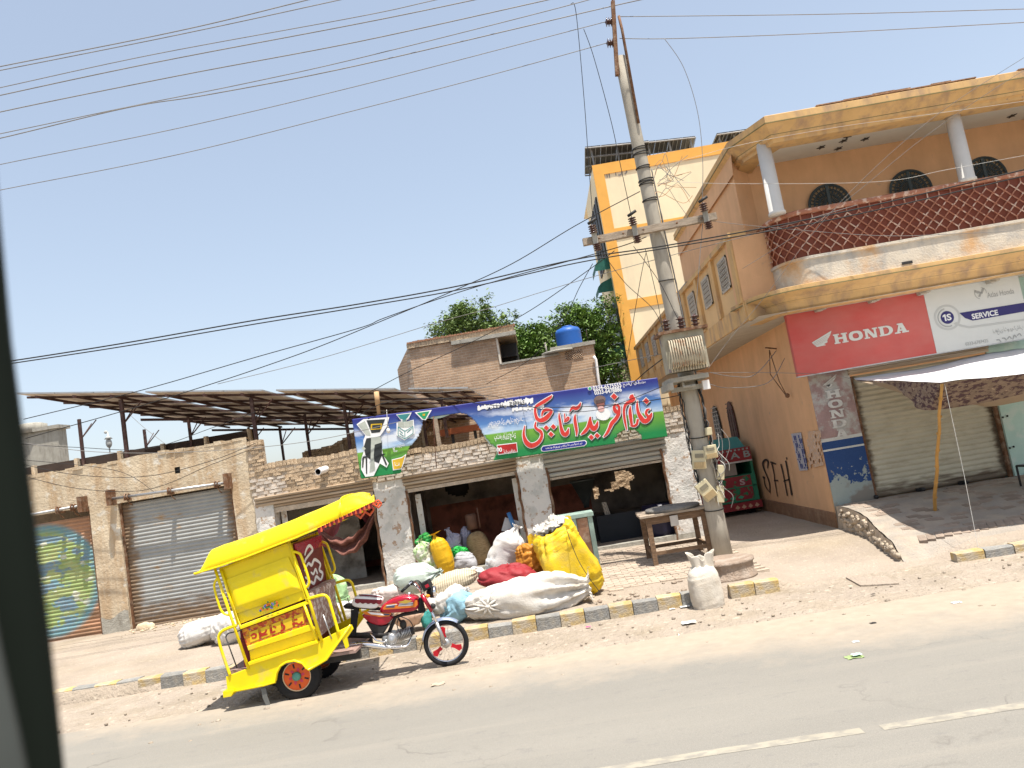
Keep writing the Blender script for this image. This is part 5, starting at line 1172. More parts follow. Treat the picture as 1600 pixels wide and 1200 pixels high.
# ------------------------------------------------------------------ utility pole
PY = 13.9
up = thing('utility_pole', (2.82, PY, .12), 'tall leaning concrete utility pole with a transformer and crossarm', 'utility pole')
A = Vector((2.815, PY, .05)); T = Vector((2.66, PY, 9.55))
b = MB(); b.tube([A.lerp(T, k/14) for k in range(15)], [.168-.062*k/14 for k in range(15)], 20); b.build('shaft', M('pole_concrete', (.37, .335, .275), .9, var=.08, scale=4, col2=(.30, .27, .225), amt2=.42, scale2=5, stretch2=(2, 2, .4), bump=.25, bscale=50), up)
P_ = lambda px, py, dy=0: V(px, py, y=PY+dy)
def pz(z): return A.lerp(T, (z-A.z)/(T.z-A.z))
b = MB(); a, c = P_(957, 3, -.12), P_(964, 118, -.12); d = (c-a)
b.obox((a+c)/2, (.06, .09, d.length), Matrix.Rotation(math.atan2(-(a.x-c.x), (a.z-c.z))*-1, 3, 'Y')); b.obox((a+c)/2+Vector((.035, 0, 0)), (.012, .10, d.length), Matrix.Rotation(math.atan2((a.x-c.x), (a.z-c.z)), 3, 'Y')); b.build('steel_arm', m_rust, up)
b = MB(); b.tube([P_(967, 25, -.13), P_(972, 46, -.14), P_(998, 192, -.14)], .028, 5); b.tube([P_(958, 8, -.1), P_(956, -14, -.1)], .02, 5); b.build('brace', m_rust, up)
def insul(c, ax, r, n, name, mt, par, st=.035):
    b = MB(); pr = []
    for k in range(n): pr += [(r*.55, k*st), (r, k*st+.006), (r*.95, k*st+.014), (r*.5, k*st+.022)]
    b.lathe(c, [(0, 0)]+pr+[(0, n*st)], 14, 0, ax); return b.build(name, mt, par)
m_ins = M('brown_porcelain', (.07, .03, .022), .3, coat=.4, var=.1, bump=0)
for px, py in ((952, 34), (954, 67), (956, -12)): insul(P_(px+4, py, -.12), (-1, 0, .1), .085, 3, 'insulator', m_ins, up, .045)
# wooden crossarm and cutouts
a, c = P_(911, 379, -.2), P_(1119, 338, -.2); b = MB(); d = c-a; rmx = Matrix.Rotation(-math.atan2(d.z, d.x), 3, 'Y'); b.obox((a+c)/2, (d.length, .11, .125), rmx); ca = b.build('crossarm', m_woodgrey, up)
b = MB()
for t in (.12, .3, .45, .7, .88): q = a.lerp(c, t); b.lathe(q+Vector((0, -.07, 0)), [(.02, 0), (.02, .02)], 8, 0, (0, -1, 0))
b.build('bolt', m_rust, ca)
for px, py in ((925, 356), (987, 343), (1097, 321)):
    t = (px-911)/(208); q = a.lerp(c, t+.02)+Vector((0, -.09, 0)); b = MB(); up_ = Vector((-.08, -.05, 1)).normalized()
    b.box(q.x-.045, q.x+.045, q.y-.03, q.y+.0, q.z-.12, q.z+.12)
    b.build('cutout_bracket', m_concrete, up)
    insul(q+up_*.10+Vector((0, -.03, 0)), up_, .075, 4, 'insulator', m_ins, up, .04); insul(q-up_*.10+Vector((0, -.03, 0)), -up_, .075, 4, 'insulator', m_ins, up, .035)
    b = MB(); b.tube([q+up_*.28+Vector((-.06, -.03, 0)), q+up_*.30+Vector((.10, -.05, .05))], .028, 6); b.build('fuse_tube', m_dark, up)
# transformer
tc = P_(1069, 556, -.42); TX, TZ = tc.x, tc.z; ty = PY-.42
tf = []
b = MB(); b.box(TX-.34, TX+.36, ty-.20, ty+.24, 3.47, 4.14)
tb = b.build('transformer_tank', M('chipped_transformer_paint', (.34, .31, .23), .7, var=.15, scale=5, col2=(.15, .12, .14), amt2=.40, scale2=2.2, soft2=.02, bump=.2, col3=(.28, .14, .07), amt3=.33, scale3=7), up)
b = MB(); b.box(TX-.42, TX+.44, ty-.27, ty+.3, 4.14, 4.19); b.build('transformer_lid', m_rust, tb)
b = MB()
for gx in (TX-.27, TX+.03):
    for k in range(7):
        x = gx+k*.042; b.tube([(x, ty-.20, 4.02), (x, ty-.30, 4.00), (x-.0, ty-.32, 3.55), (x, ty-.2, 3.52)], .014, 6)
b.build('cooling_tube', M('ribbed_rust_paint', (.46, .40, .29), .6, var=.15, scale=8, col2=(.30, .15, .08), amt2=.42, scale2=8), tb)
b = MB()
for k in range(14): x = TX-.3+k*.046; b.box(x, x+.016, ty-.23, ty-.2, 3.46, 3.62)
b.build('cooling_fin', MATS['ribbed_rust_paint'], tb)
for px in (1042, 1066, 1089):
    q = P_(px, 518, -.42); q.z = 4.19; insul(q, (.02, 0, 1), .08, 4, 'bushing', m_ins, tb, .065)
b = MB(); b.box(TX-.36, TX+.34, PY-.5, PY+.26, 3.30, 3.38); b.box(TX-.40, TX-.30, PY-.55, PY+.26, 3.18, 3.30); b.box(TX-.3, TX+.3, PY-.28, PY-.2, 3.14, 3.22); b.box(TX+.24, TX+.36, PY-.36, PY-.26, 3.10, 3.26, 1); b.tube([(TX-.1, PY-.3, 3.4), (TX-.1, PY-.4, 3.2), (TX+.1, PY-.4, 3.2)], .03, 6)
b.build('platform_bracket', [m_concrete, m_wht], up)
# bindings round the shaft
for z in (7.72, 7.62, 7.35, 7.10, 7.04, 6.72, 5.2, 2.3, 1.0):
    b = MB(); q = pz(z); r = .168-.062*(z/9.5)+.010
    for j in range(2 if z > 5.5 else 1): b.tube([q+Vector((r*math.cos(w*R(20)), r*math.sin(w*R(20)), .02*math.sin(w*R(20)+j)+.03*j)) for w in range(19)], .009, 5)
    b.build('wire_binding', m_wire, up)
# cable bundle running down the pole
for k in range(13):
    random.seed(300+k); pts = []; ph = (rnd(-3.3, -2.6) if k % 2 else rnd(-.7, .0)) if k > 2 else -.25+.12*k
    ztop = 7.3 if k < 3 else 3.3; zbot = rnd(1.2, 2.2) if k > 2 else 3.4
    n = 16
    for i in range(n+1):
        z = ztop+(zbot-ztop)*i/n; q = pz(z); r = .168-.062*(z/9.5)+.02+rnd(0, .05)*(1 if z < 3.2 else .3); a_ = ph+(.16 if k > 2 else .1)*math.sin(i*.9+k); pts.append(q+Vector((r*math.cos(a_), r*math.sin(a_), 0)))
    b = MB(); b.tube(catmull(pts, 3), .0085 if k % 2 else .012, 5); b.build('cable', m_wire if k % 3 else m_wiregrey, up)
m_whc = M('white_cable', (.55, .54, .5), .6, bump=0)
for k in range(9):
    random.seed(340+k); q0 = P_(1122+rnd(-6, 8), 690+rnd(-20, 60), -.18); pts = [q0]
    for i in range(4): pts.append(q0+Vector((rnd(-.12, .08), rnd(-.05, .02), -.16*(i+1)+rnd(-.06, .06))))
    b = MB(); b.tube(catmull(pts, 5), .006, 5); b.build('cable', m_whc if k % 3 == 0 else m_wiregrey, up)
m_met = M('meter_plastic', (.52, .46, .30), .5, var=.06, bump=.03)
for px, py, w, h, ang, dy in ((1092, 718, 26, 34, 4, -.22), (1110, 706, 24, 24, -4, -.24), (1103, 766, 26, 36, -32, -.24), (1126, 738, 13, 26, 10, -.16), (1107, 674, 12, 14, 0, -.2), (1125, 772, 14, 30, 6, -.16)):
    q = P_(px, py, dy); s_ = q.y/1200; rm = Matrix.Rotation(R(ang+3), 3, 'Y'); mtb = MB(); mtb.obox(q, (w*s_*.8, .10, h*s_*.85), rm); mo = mtb.build('electricity_meter', m_met, up, bevel=.012)
    if w > 20:
        b = MB(); b.obox(q+rm @ Vector((0, -.055, h*s_*.17)), (w*s_*.5, .012, h*s_*.18), rm); b.build('meter_window', M('meter_glass', (.20, .18, .13), .2, bump=0), mo)
        b = MB(); b.obox(q+rm @ Vector((0, -.06, -h*s_*.24)), (w*s_*.66, .03, h*s_*.26), rm); b.build('terminal_cover', M('brown_cover', (.34, .25, .13), .6), mo)

# ------------------------------------------------------------------ overhead wires (each one a thing)
random.seed(77)
def wire(pts, r, label, mt=None, sagk=0.):
    P = [V(px, py, y=y) for px, py, y in pts]
    r *= .74; b = MB(); b.tube(catmull(P, 8) if len(P) > 2 else P, r, 5); b.build('overhead_wire', mt or m_wiregrey, label=label, cat='wire')
m_whc = MATS.get('white_cable') or M('white_cable', (.55, .54, .5), .6, bump=0)
m_al = M('aluminium_wire', (.22, .21, .20), .6, bump=0)
PW = 13.78
wire([(-160, 137, 13), (0, 104, 13), (280, 48, 13), (480, 0, 13), (700, -55, 13)], .013, 'uppermost of the bare wires crossing the upper left sky', m_al)
wire([(-160, 142, 13.2), (0, 110, 13.2), (280, 54, 13.2), (530, 0, 13.2), (800, -60, 13)], .012, 'second of the close pair of wires at the top left of the sky', m_al)
wire([(-160, 172, 13.6), (0, 137, 13.6), (240, 85, 13.6), (560, 26, 13.6), (680, 0, 13.6), (900, -50, 13.6)], .011, 'thinner upper wire of the second pair in the left sky', m_al)
wire([(-160, 185, 13), (0, 149, 13), (240, 98, 13), (560, 37, 13), (740, 0, 13), (960, -48, 13)], .013, 'thicker lower wire of the second pair in the left sky', m_al)
wire([(-160, 214, 13), (0, 175, 13), (280, 118, 13), (560, 65, 13), (855, 0, 13), (950, -21, PW)], .013, 'single bare wire below the second pair, running to the pole top', m_al)
wire([(-160, 242, 13.4), (0, 209, 13.4), (220, 163, 13.4), (380, 131, 13.4), (560, 91, 13.4), (855, 17, 13.4), (990, -20, 13.4)], .011, 'wire that crosses its neighbour at the left and ends near the spliced joint', m_al)
wire([(-160, 250, 13), (0, 216, 13), (200, 168, 13), (330, 147, 13), (560, 102, 13), (950, 11, PW), (1060, -12, 13)], .013, 'thick wire passing just behind the tip of the pole arm', m_al)
wire([(-160, 292, 13.7), (0, 257, 13.7), (280, 200, 13.7), (560, 134, 13.7), (900, 46, PW), (950, 33, PW)], .010, 'thin wire ending on the upper insulator of the pole arm', m_al)
wire([(-160, 330, 13.7), (0, 297, 13.7), (280, 241, 13.7), (560, 171, 13.7), (760, 119, 13.7), (952, 66, PW)], .010, 'lowest thin wire ending on the lower insulator of the pole arm', m_al)
wire([(968, 26, PW), (1300, 22, 13.7), (1600, 14, 13.7), (1800, 9, 13.6)], .010, 'thin wire leaving the pole top to the right, upper one', m_al)
wire([(968, 60, PW), (1060, 60, 13.7), (1300, 51, 13.7), (1600, 35, 13.7), (1800, 25, 13.6)], .010, 'thin wire leaving the pole top to the right, lower one', m_al)
wire([(892, 6, 13.4), (900, 20, 13.5), (913, 160, 13.6), (920, 260, 13.6), (927, 350, 13.6)], .009, 'long drop wire hanging down to the left cutout of the crossarm', m_wire)
wire([(912, 45, 13.6), (928, 90, 13.6), (955, 190, 13.6), (972, 270, 13.6), (987, 340, 13.6)], .009, 'drop wire hanging down to the middle cutout of the crossarm', m_wire)
wire([(1038, 60, 13.6), (1068, 105, 13.6), (1090, 175, 13.6), (1098, 250, 13.6), (1097, 318, 13.6)], .008, 'curved drop wire hanging down to the right cutout of the crossarm', m_wiregrey)
wire([(-60, 574, 13.3), (30, 562, 13.3), (200, 535, 13.3), (400, 500, 13.4), (560, 475, 13.4), (720, 446, 13.5), (900, 405, 13.6), (1050, 382, 13.5), (1300, 335, 13.2), (1600, 265, 12.8), (1720, 235, 12.6)], .017, 'thick black cable crossing behind the pole, upper of the twin cables', m_wire)
wire([(-60, 579, 13.2), (30, 566, 13.2), (200, 540, 13.2), (400, 506, 13.3), (560, 480, 13.3), (720, 452, 13.4), (900, 411, 13.5), (1050, 386, 13.4), (1300, 343, 13.1), (1600, 275, 12.7), (1720, 247, 12.5)], .015, 'thick black cable crossing behind the pole, lower of the twin cables', m_wire)
wire([(37, 655, 15), (220, 610, 15), (400, 558, 14.8), (560, 513, 14.6), (600, 497, 14.5), (700, 462, 14.2), (800, 432, 14), (960, 388, 13.8), (1010, 370, 13.8)], .012, 'black service cable rising from the far left roofs to the crossarm', m_wire)
wire([(40, 685, 15.2), (200, 640, 15), (330, 600, 14.8), (420, 570, 14.6), (500, 541, 14.5), (600, 500, 14.3), (700, 458, 14.2), (800, 412, 14), (900, 352, 13.9), (1000, 299, 13.8)], .012, 'black service cable rising steeply to the wire bindings on the pole', m_wire)
wire([(340, 600, 15), (500, 560, 14.8), (680, 505, 14.5), (760, 483, 14.4), (900, 440, 14.2), (1060, 396, 13.9), (1200, 360, 13.8), (1340, 320, 13.5)], .008, 'thin grey wire sweeping over the brick house and past the pole', m_wiregrey)
wire([(560, 622, 17), (640, 580, 16.5), (740, 533, 16), (830, 484, 15.5), (925, 418, 14.5), (960, 392, 14)], .011, 'black wire slanting across the brick house wall to the crossarm end', m_wire)
wire([(760, 600, 17), (830, 560, 16), (880, 500, 15), (905, 450, 14.4), (926, 412, 13.9)], .009, 'thin wire climbing in front of the blue tank to the crossarm', m_wire)
wire([(590, 610, 16), (700, 612, 15.5), (850, 590, 15), (940, 572, 14.5), (1038, 552, 13.7)], .008, 'pale thin wire over the top of the banner to the transformer', m_wiregrey)
wire([(988, 600, 15), (1010, 580, 14.5), (1040, 557, 13.7)], .014, 'short black cable reaching the left side of the transformer', m_wire)
wire([(1110, 582, 13.6), (1145, 588, 14), (1180, 585, 14.5), (1213, 548, 15.2)], .010, 'sagging cable from the transformer to the alley wall bracket', m_wiregrey)
wire([(1108, 600, 13.6), (1140, 606, 14), (1200, 598, 14.5), (1226, 560, 15)], .009, 'lower looping cable from the transformer to the alley wall', m_wiregrey)
wire([(1105, 578, 13.6), (1140, 530, 13.7), (1190, 470, 13.5), (1300, 330, 12.8), (1450, 190, 12), (1640, 65, 11)], .005, 'pale thin wire climbing past the balcony to the upper right', m_wiregrey)
wire([(1160, 420, 13.6), (1300, 330, 13), (1450, 210, 12.4), (1600, 110, 11.8), (1700, 60, 11.5)], .005, 'thin wire in front of the balcony ceiling slanting to the upper right', m_wiregrey)
wire([(1040, 283, 13.8), (1150, 287, 13.7), (1370, 284, 13.1), (1480, 265, 13), (1600, 243, 12.8), (1700, 225, 12.6)], .0045, 'pale thin wire across the balcony below its ceiling', m_whc)
wire([(1020, 265, 13.8), (1150, 228, 13.3), (1300, 200, 13.0), (1420, 183, 12.8), (1600, 158, 12.6), (1700, 140, 12.4)], .0045, 'pale thin wire along the balcony roof edge', m_whc)
wire([(1108, 345, 13.8), (1200, 355, 13.4), (1370, 368, 13), (1500, 365, 12.8), (1700, 355, 12.6)], .006, 'thin wire drooping across the balcony parapet', m_wiregrey)
wire([(1080, 583, 14), (1180, 582, 14.5), (1290, 585, 14.5), (1330, 592, 14.4)], .006, 'thin string running along the alley wall to the awning corner', m_wiregrey)
wire([(1010, 392, 13.7), (1000, 440, 13.7), (980, 560, 14.6), (975, 595, 15.5)], .008, 'thin wire dropping from the crossarm behind the banner', m_wire)
wire([(935, 385, 13.7), (975, 440, 13.7), (1018, 480, 13.7), (1035, 510, 13.6)], .008, 'wire from the left cutout to the left bushing of the transformer', m_wire)
wire([(990, 385, 13.7), (1030, 440, 13.6), (1055, 490, 13.6), (1066, 508, 13.5)], .008, 'wire from the middle cutout to the middle bushing', m_wire)
wire([(1098, 350, 13.7), (1092, 420, 13.6), (1088, 480, 13.6), (1088, 505, 13.5)], .008, 'wire from the right cutout to the right bushing', m_wiregrey)
wire([(1008, 388, 13.7), (1023, 450, 13.7), (1034, 505, 13.6)], .008, 'dark wire along the left edge of the pole above the transformer', m_wire)
for i, (y0, d) in enumerate(((742, 8), (755, 16), (705, 2))):
    wire([(20, y0-20+i*4, 16.3), (120, y0-8+d, 16.3), (230, y0+d-6, 16.3), (330, y0-22-i*7, 16.3), (400, y0-50-i*6, 16.4)], .009, ['wire sagging low along the plastered shop wall', 'lowest wire drooping over the galvanised shutter lintel', 'wire running along the parapet of the plastered shop'][i], m_wire)
wire([(20, 690, 15.5), (150, 706, 15.8), (300, 706, 15.8), (480, 690, 16), (640, 655, 16.2)], .009, 'wire in front of the canopy posts just over the parapet', m_wiregrey)
wire([(30, 718, 16.2), (180, 735, 16.2), (240, 768, 16.2)], .008, 'short wire drooping over the pillar beside the graffiti shutter', m_wire)
wire([(205, 650, 17), (225, 668, 17), (260, 695, 16.8)], .007, 'thin wire hooked on the first canopy post', m_wiregrey)
wire([(560, 650, 16.2), (600, 630, 16.2), (680, 622, 16.2), (780, 634, 16.1), (900, 636, 16.0), (1000, 628, 15), (1060, 618, 14)], .011, 'black cable draped across the face of the banner', m_wire)
wire([(575, 655, 16.2), (640, 632, 16.2), (760, 618, 16.1), (850, 640, 16.05), (935, 640, 16), (1045, 600, 14)], .009, 'second cable draped across the banner, ending at the pole', m_wire)
# tangle of loose ends at the binding
for k in range(14):
    random.seed(500+k); q = P_(1022+rnd(0, 10), 262+rnd(-10, 50), -.12); b = MB()
    b.tube(catmull([q, q+Vector((rnd(.05, .25), rnd(-.1, .1), rnd(-.05, .2))), q+Vector((rnd(.15, .55), rnd(-.15, .1), rnd(-.3, .35))), q+Vector((rnd(.2, .7), rnd(-.1, .1), rnd(-.5, .4)))], 5), .005, 4); b.build('loose_wire', M('copper_wire', (.42, .22, .10), .5, bump=0) if k % 2 else m_wiregrey, up)
random.seed(8)
# ------------------------------------------------------------------ torn banner of the mill
BNY = 16.42
def bw_(x, z): return BNY+.022*math.sin(x*3.1+z*1.2)*noise.noise(Vector((x*.9, z*.6, 2)))+.0035*math.sin(x*9+z*4)
def BP(px, py, d=0.):
    p = V(px, py, y=BNY); y = bw_(p.x, p.z)-d; return V(px, py, y=y)
C4 = [(550, 655), (1027, 590), (1043, 682), (564, 748)]    # photograph corners TL TR BR BL
def uvpix(u, v):
    """u left to right, v bottom to top"""
    tx, ty = C4[0][0]+(C4[1][0]-C4[0][0])*u, C4[0][1]+(C4[1][1]-C4[0][1])*u; bx, by = C4[3][0]+(C4[2][0]-C4[3][0])*u, C4[3][1]+(C4[2][1]-C4[3][1])*u
    s_ = 2.5*math.sin(math.pi*u*1)*0; return bx+(tx-bx)*v, by+(ty-by)*v+s_
def inpoly(x, y, P):
    c = False; j = len(P)-1
    for i in range(len(P)):
        if (P[i][1] > y) != (P[j][1] > y) and x < (P[j][0]-P[i][0])*(y-P[i][1])/(P[j][1]-P[i][1])+P[i][0]: c = not c
        j = i
    return c
Zb = lambda x, y: (700+x*130/1200, 610+y*130/1200)
Za = lambda x, y: (540+x*280/1600, 580+y*280/1600)
TEAR = [Za(*p) for p in ((690, 420), (760, 408), (800, 405), (860, 395), (960, 380), (1030, 372), (1090, 385), (1150, 440), (1185, 490), (1230, 560), (1290, 640), (1350, 690), (1345, 750), (1320, 790), (1300, 830), (500, 960), (495, 900), (515, 800), (545, 740), (575, 670), (640, 600), (665, 540), (690, 470))]
MOUND = [(960, 696), (961, 686), (965, 678), (974, 673), (985, 671), (994, 673), (1001, 679), (1003, 686), (1002, 692)]
def bkeep(u, v):
    x, y = uvpix(u, v); x += 1.2*noise.noise(Vector((u*60, v*30, 0))); y += 1.2*noise.noise(Vector((u*60, v*30, 9)))
    if inpoly(x, y, TEAR) or inpoly(x, y, MOUND): return False
    return True
def bgcol():
    m = bpy.data.materials.new('banner_print'); m.use_nodes = True; N = m.node_tree.nodes; L = m.node_tree.links; b = N['Principled BSDF']; b.inputs['Roughness'].default_value = .45
    uv = N.new('ShaderNodeUVMap'); sp = N.new('ShaderNodeSeparateXYZ'); L.new(uv.outputs[0], sp.inputs[0])
    def nz(sc, st, off=0, det=4):
        q = N.new('ShaderNodeMapping'); q.inputs['Scale'].default_value = st; q.inputs['Location'].default_value = (off, off, 0); L.new(uv.outputs[0], q.inputs[0]); n = N.new('ShaderNodeTexNoise'); n.inputs['Scale'].default_value = sc; n.inputs['Detail'].default_value = det; L.new(q.outputs[0], n.inputs['Vector']); return n.outputs['Fac']
    def mth(op, a, c):
        k = N.new('ShaderNodeMath'); k.operation = op
        for i, q in enumerate((a, c)):
            if isinstance(q, (float, int)): k.inputs[i].default_value = q
            else: L.new(q, k.inputs[i])
        return k.outputs[0]
    def rng(v, a, c, lo=0, hi=1):
        k = N.new('ShaderNodeMapRange'); k.inputs['From Min'].default_value = a; k.inputs['From Max'].default_value = c; k.inputs['To Min'].default_value = lo; k.inputs['To Max'].default_value = hi; L.new(v, k.inputs['Value']); return k.outputs[0]
    def mix(f, a, c):
        x = N.new('ShaderNodeMix'); x.data_type = 'RGBA'; L.new(f, x.inputs[0])
        for s_, q in ((6, a), (7, c)):
            if isinstance(q, tuple): x.inputs[s_].default_value = (*q, 1)
            else: L.new(q, x.inputs[s_])
        return x.outputs[2]
    v = sp.outputs[1]
    skyc = mix(rng(v, .45, .95), (.12, .30, .62), (.028, .035, .22))
    cl = mth('MULTIPLY', rng(nz(1.6, (5, 2.4, 1), 2, 6), .46, .60), rng(v, .86, .72)); skyc = mix(cl, skyc, (.66, .70, .76))
    hz = rng(v, .62, .44); skyc = mix(mth('MULTIPLY', hz, .75), skyc, (.55, .68, .78))
    grs = mix(rng(v, .42, .10), (.20, .40, .045), (.012, .20, .065)); grs = mix(rng(nz(60, (4, 8, 1)), .3, .7, 0, .35), grs, (.02, .30, .05))
    hor = mth('ADD', v, mth('MULTIPLY', mth('SUBTRACT', nz(1, (3, .1, 1), 4, 1), .5), .12)); c = mix(rng(hor, .425, .445), grs, skyc)
    L.new(c, b.inputs['Base Color'])
    b.inputs['Specular IOR Level'].default_value = .3
    return m
bn = thing('banner', BP(790, 680), 'long torn blue and green banner with big red lettering over the mill openings', 'banner')
b = MB(); NU, NV = 300, 64
b.grid(lambda u, v: BP(*uvpix(u, v)), NU, NV, 0, True, bkeep)
o = b.build('cloth', bgcol(), bn)
uvl = o.data.uv_layers.new(name='UVMap')
for lp in o.data.loops:
    i = lp.vertex_index; uvl.data[lp.index].uv = ((i % (NU+1))/NU, (i//(NU+1))/NV)
sol = o.modifiers.new('thick', 'SOLIDIFY'); sol.thickness = .003
# red headline strokes (traced in two enlargements)
hA = [[(525, 275, 10), (495, 310, 40), (420, 362, 56), (330, 415, 50), (275, 455, 40), (262, 520, 40), (275, 600, 46), (300, 655, 58)],
      [(295, 650, 44), (350, 668, 66), (420, 640, 72), (480, 580, 60), (522, 520, 32), (450, 502, 48), (400, 515, 44), (372, 560, 30), (368, 608, 18)],
      [(275, 690, 22), (262, 760, 34), (290, 805, 42), (345, 840, 48), (366, 890, 42), (350, 960, 50), (290, 1030, 62), (200, 1062, 76), (130, 1018, 70), (90, 930, 46), (84, 850, 32), (100, 750, 12)],
      [(635, 548, 8), (640, 620, 34), (655, 700, 38), (665, 770, 44), (690, 855, 60), (730, 893, 62), (765, 860, 55), (785, 790, 12)],
      [(718, 560, 14), (726, 620, 20), (722, 690, 16)], [(712, 690, 18), (760, 675, 24), (790, 632, 26), (765, 622, 22), (735, 668, 14)],
      [(800, 545, 8), (818, 505, 28), (852, 468, 46), (900, 480, 60), (945, 450, 46), (975, 390, 14)], [(890, 572, 12), (882, 640, 44), (895, 740, 48), (910, 830, 40), (908, 908, 14)],
      [(1118, 610, 10), (1105, 700, 40), (1085, 780, 50), (1030, 850, 48), (975, 892, 14)]]
hB = [[(120, 655, 8), (118, 720, 36), (130, 790, 58), (165, 832, 66), (205, 785, 50), (222, 722, 14)],
      [(478, 468, 26), (458, 520, 44), (480, 575, 56), (520, 590, 50), (530, 520, 36), (492, 478, 40)], [(530, 540, 30), (525, 610, 48), (480, 690, 54), (425, 750, 54), (388, 830, 42), (350, 900, 36), (305, 948, 12)],
      [(742, 362, 66), (705, 378, 70), (745, 400, 46), (690, 440, 52), (625, 478, 42), (600, 560, 34), (605, 660, 34), (622, 760, 28), (640, 848, 12)],
      [(692, 498, 10), (688, 580, 44), (698, 680, 46), (712, 775, 34)], [(690, 785, 12), (745, 790, 36), (785, 760, 34), (800, 690, 34)],
      [(792, 422, 10), (790, 500, 34), (805, 590, 44), (845, 670, 62), (895, 722, 66), (950, 695, 60), (985, 640, 45), (1000, 598, 14)], [(975, 545, 12), (935, 558, 32), (918, 608, 36), (950, 655, 36)]]
sA = [[(a, c, w*1.0) for a, c, w in st] for st in hA]
fA = lambda d, ox=0, oy=0: (lambda x, y: BP(810+(x+ox)/10, 590+(y+oy)/10, d)); fB = lambda d, ox=0, oy=0: (lambda x, y: BP(910+(x+ox)/9.229, 580+(y+oy)/9.229, d))
def dots(mb, fn, L_, g, mi):
    for x, y, r in L_: q = r/2+g; mb.add([fn(x-q*1.05, y-q*.05), fn(x-q*.1, y-q*1.05), fn(x+q*1.05, y+q*.05), fn(x+q*.1, y+q*1.05)], [(0, 1, 2, 3)], mi)
dA = [(437, 785, 84), (548, 768, 84), (510, 885, 84)]; dB = [(128, 952, 76), (214, 928, 76), (458, 365, 92), (922, 430, 88)]
m_hr = M('headline_red', (.62, .045, .035), .5, var=.03, bump=0); m_sh = M('print_shadow', (.035, .05, .045), .6, bump=0)
for nm, mt, g, d, ox, mi in (('headline_shadow', m_sh, 10, .006, 14, 0), ('headline_outline', m_cloudw, 11, .012, 0, 0), ('headline', m_hr, 0, .018, 0, 0)):
    b = MB(); ribbon(sA, fA(d, ox, ox), 0, b, g); ribbon([[(x, y, w) for x, y, w in s_] for s_ in hB], fB(d, ox, ox), 0, b, g); dots(b, fA(d, ox, ox), dA, g*1.2, 0); dots(b, fB(d, ox, ox), dB, g*1.2, 0); b.build(nm, mt, bn)
# small lettering
def btext(b, s_, px, py, w, h, ang=-8, mi=0, d=.012, bold=0.):
    """w, h in photograph pixels around px, py; ang = slope on the photograph"""
    b = MB(); ca, sa = math.cos(R(ang)), math.sin(R(ang)); put_text(b, s_, lambda x, y: BP(px+x*ca+y*sa*1, py+x*sa-y*ca, d), w, h, 0, bold or .014); b.build('lettering', m_blackp if mi else m_cloudw, bn)
b = MB()
btext(b, '0334-6575555', 948.5, 604, 45, 8.0, -7.5, 0, .012, .03); btext(b, '0333-6478886', 950, 610.8, 43, 7.4, -7.5, 0, .012, .03)
btext(b, 'عبدالطیف', 986, 599.5, 26, 8.5); btext(b, 'پروپرائیٹر', 1003, 597.5, 12, 4.5)
btext(b, 'چوہدری', 808, 631, 24, 10, -8, 1); btext(b, 'سوجی میدہ کی سہولت موجود ہے', 790, 659, 56, 13, -8, 0); btext(b, 'پتھر والی چکی', 789, 682, 34, 14, -8, 0)
btext(b, 'آٹا پسائی', 796, 705, 18, 8, -8, 0, .034); 
b = MB()
def bpoly(b, P, mi, d=.009): b.add([BP(x, y, d+.012) for x, y in P], [tuple(range(len(P)))], mi)
# white splash behind black lettering, red price box, blue address strip, yellow corner box
def band(b, x0, x1, yc, h, mi, d, sl=-.14, k=0, amp=1.6):
    n = 24; vs = []
    for i in range(n+1): x = x0+(x1-x0)*i/n; y = yc+sl*(x-x0); e = amp*noise.noise(Vector((i*.7, k, 0))); vs += [BP(x, y-h/2-e, d), BP(x, y+h/2+amp*noise.noise(Vector((i*.7, k, 5))), d)]
    b.add(vs, [(2*i, 2*i+1, 2*i+3, 2*i+2) for i in range(n)], mi)
band(b, 746, 802, 638, 6, 0, .006, -.14, 0, 4.5); band(b, 788, 833, 631, 8, 0, .007, -.12, 3, 6); band(b, 800, 850, 640, 5, 0, .008, -.1, 8, 4); b.build('print_splash', m_cloudw, bn); PM = [m_cloudw, M('price_red', (.40, .02, .02), .5, bump=0), M('address_blue', (.02, .03, .26), .5, bump=0), M('corner_yellow', (.66, .42, .03), .5, bump=0)]; b = MB()
bpoly(b, [(776, 695), (807.5, 691.2), (809, 706.5), (778, 711)], 0, .011); bpoly(b, [(777, 696.2), (806.8, 692.6), (808, 705.5), (779, 709.6)], 1, .014); b.build('print_panel', PM, bn); b = MB()
bpoly(b, [(845, 701), (848, 696.5), (914, 687.5), (917, 690), (916.5, 694), (913, 697), (850, 706), (846, 705)], 0, .009); bpoly(b, [(846, 701), (848.6, 697.7), (913.4, 688.8), (915.8, 691), (915.4, 693.4), (912.6, 695.8), (850, 704.8), (847, 704)], 2, .012); b.build('print_panel', PM, bn); b = MB()
bpoly(b, [(612, 718), (628, 714), (635, 709), (628, 733), (614, 735)], 0, .009); bpoly(b, [(613.2, 719), (628, 715.5), (633, 711.5), (627, 731.8), (615, 733.6)], 3, .012)
b.build('print_panel', PM, bn)
b = MB()
btext(b, 'بھٹو کالونی سامان اڈہ سرگودھا روڈ', 881, 696.6, 58, 5.0, -8, 0, .034)
put_text(b, '00', lambda x, y: BP(780+x, 702.5-y, .034), 9, 7, 0, .04)
btext(b, 'نور افشاں', 775, 636, 30, 8, -8, 1, .012); btext(b, 'ہے', 617, 702, 6, 9, -20, 0, .014); btext(b, 'کی جاتی', 626, 696, 12, 7, -20, 0, .014); btext(b, 'آٹا', 620, 725, 8, 6, -8, 0, .034)
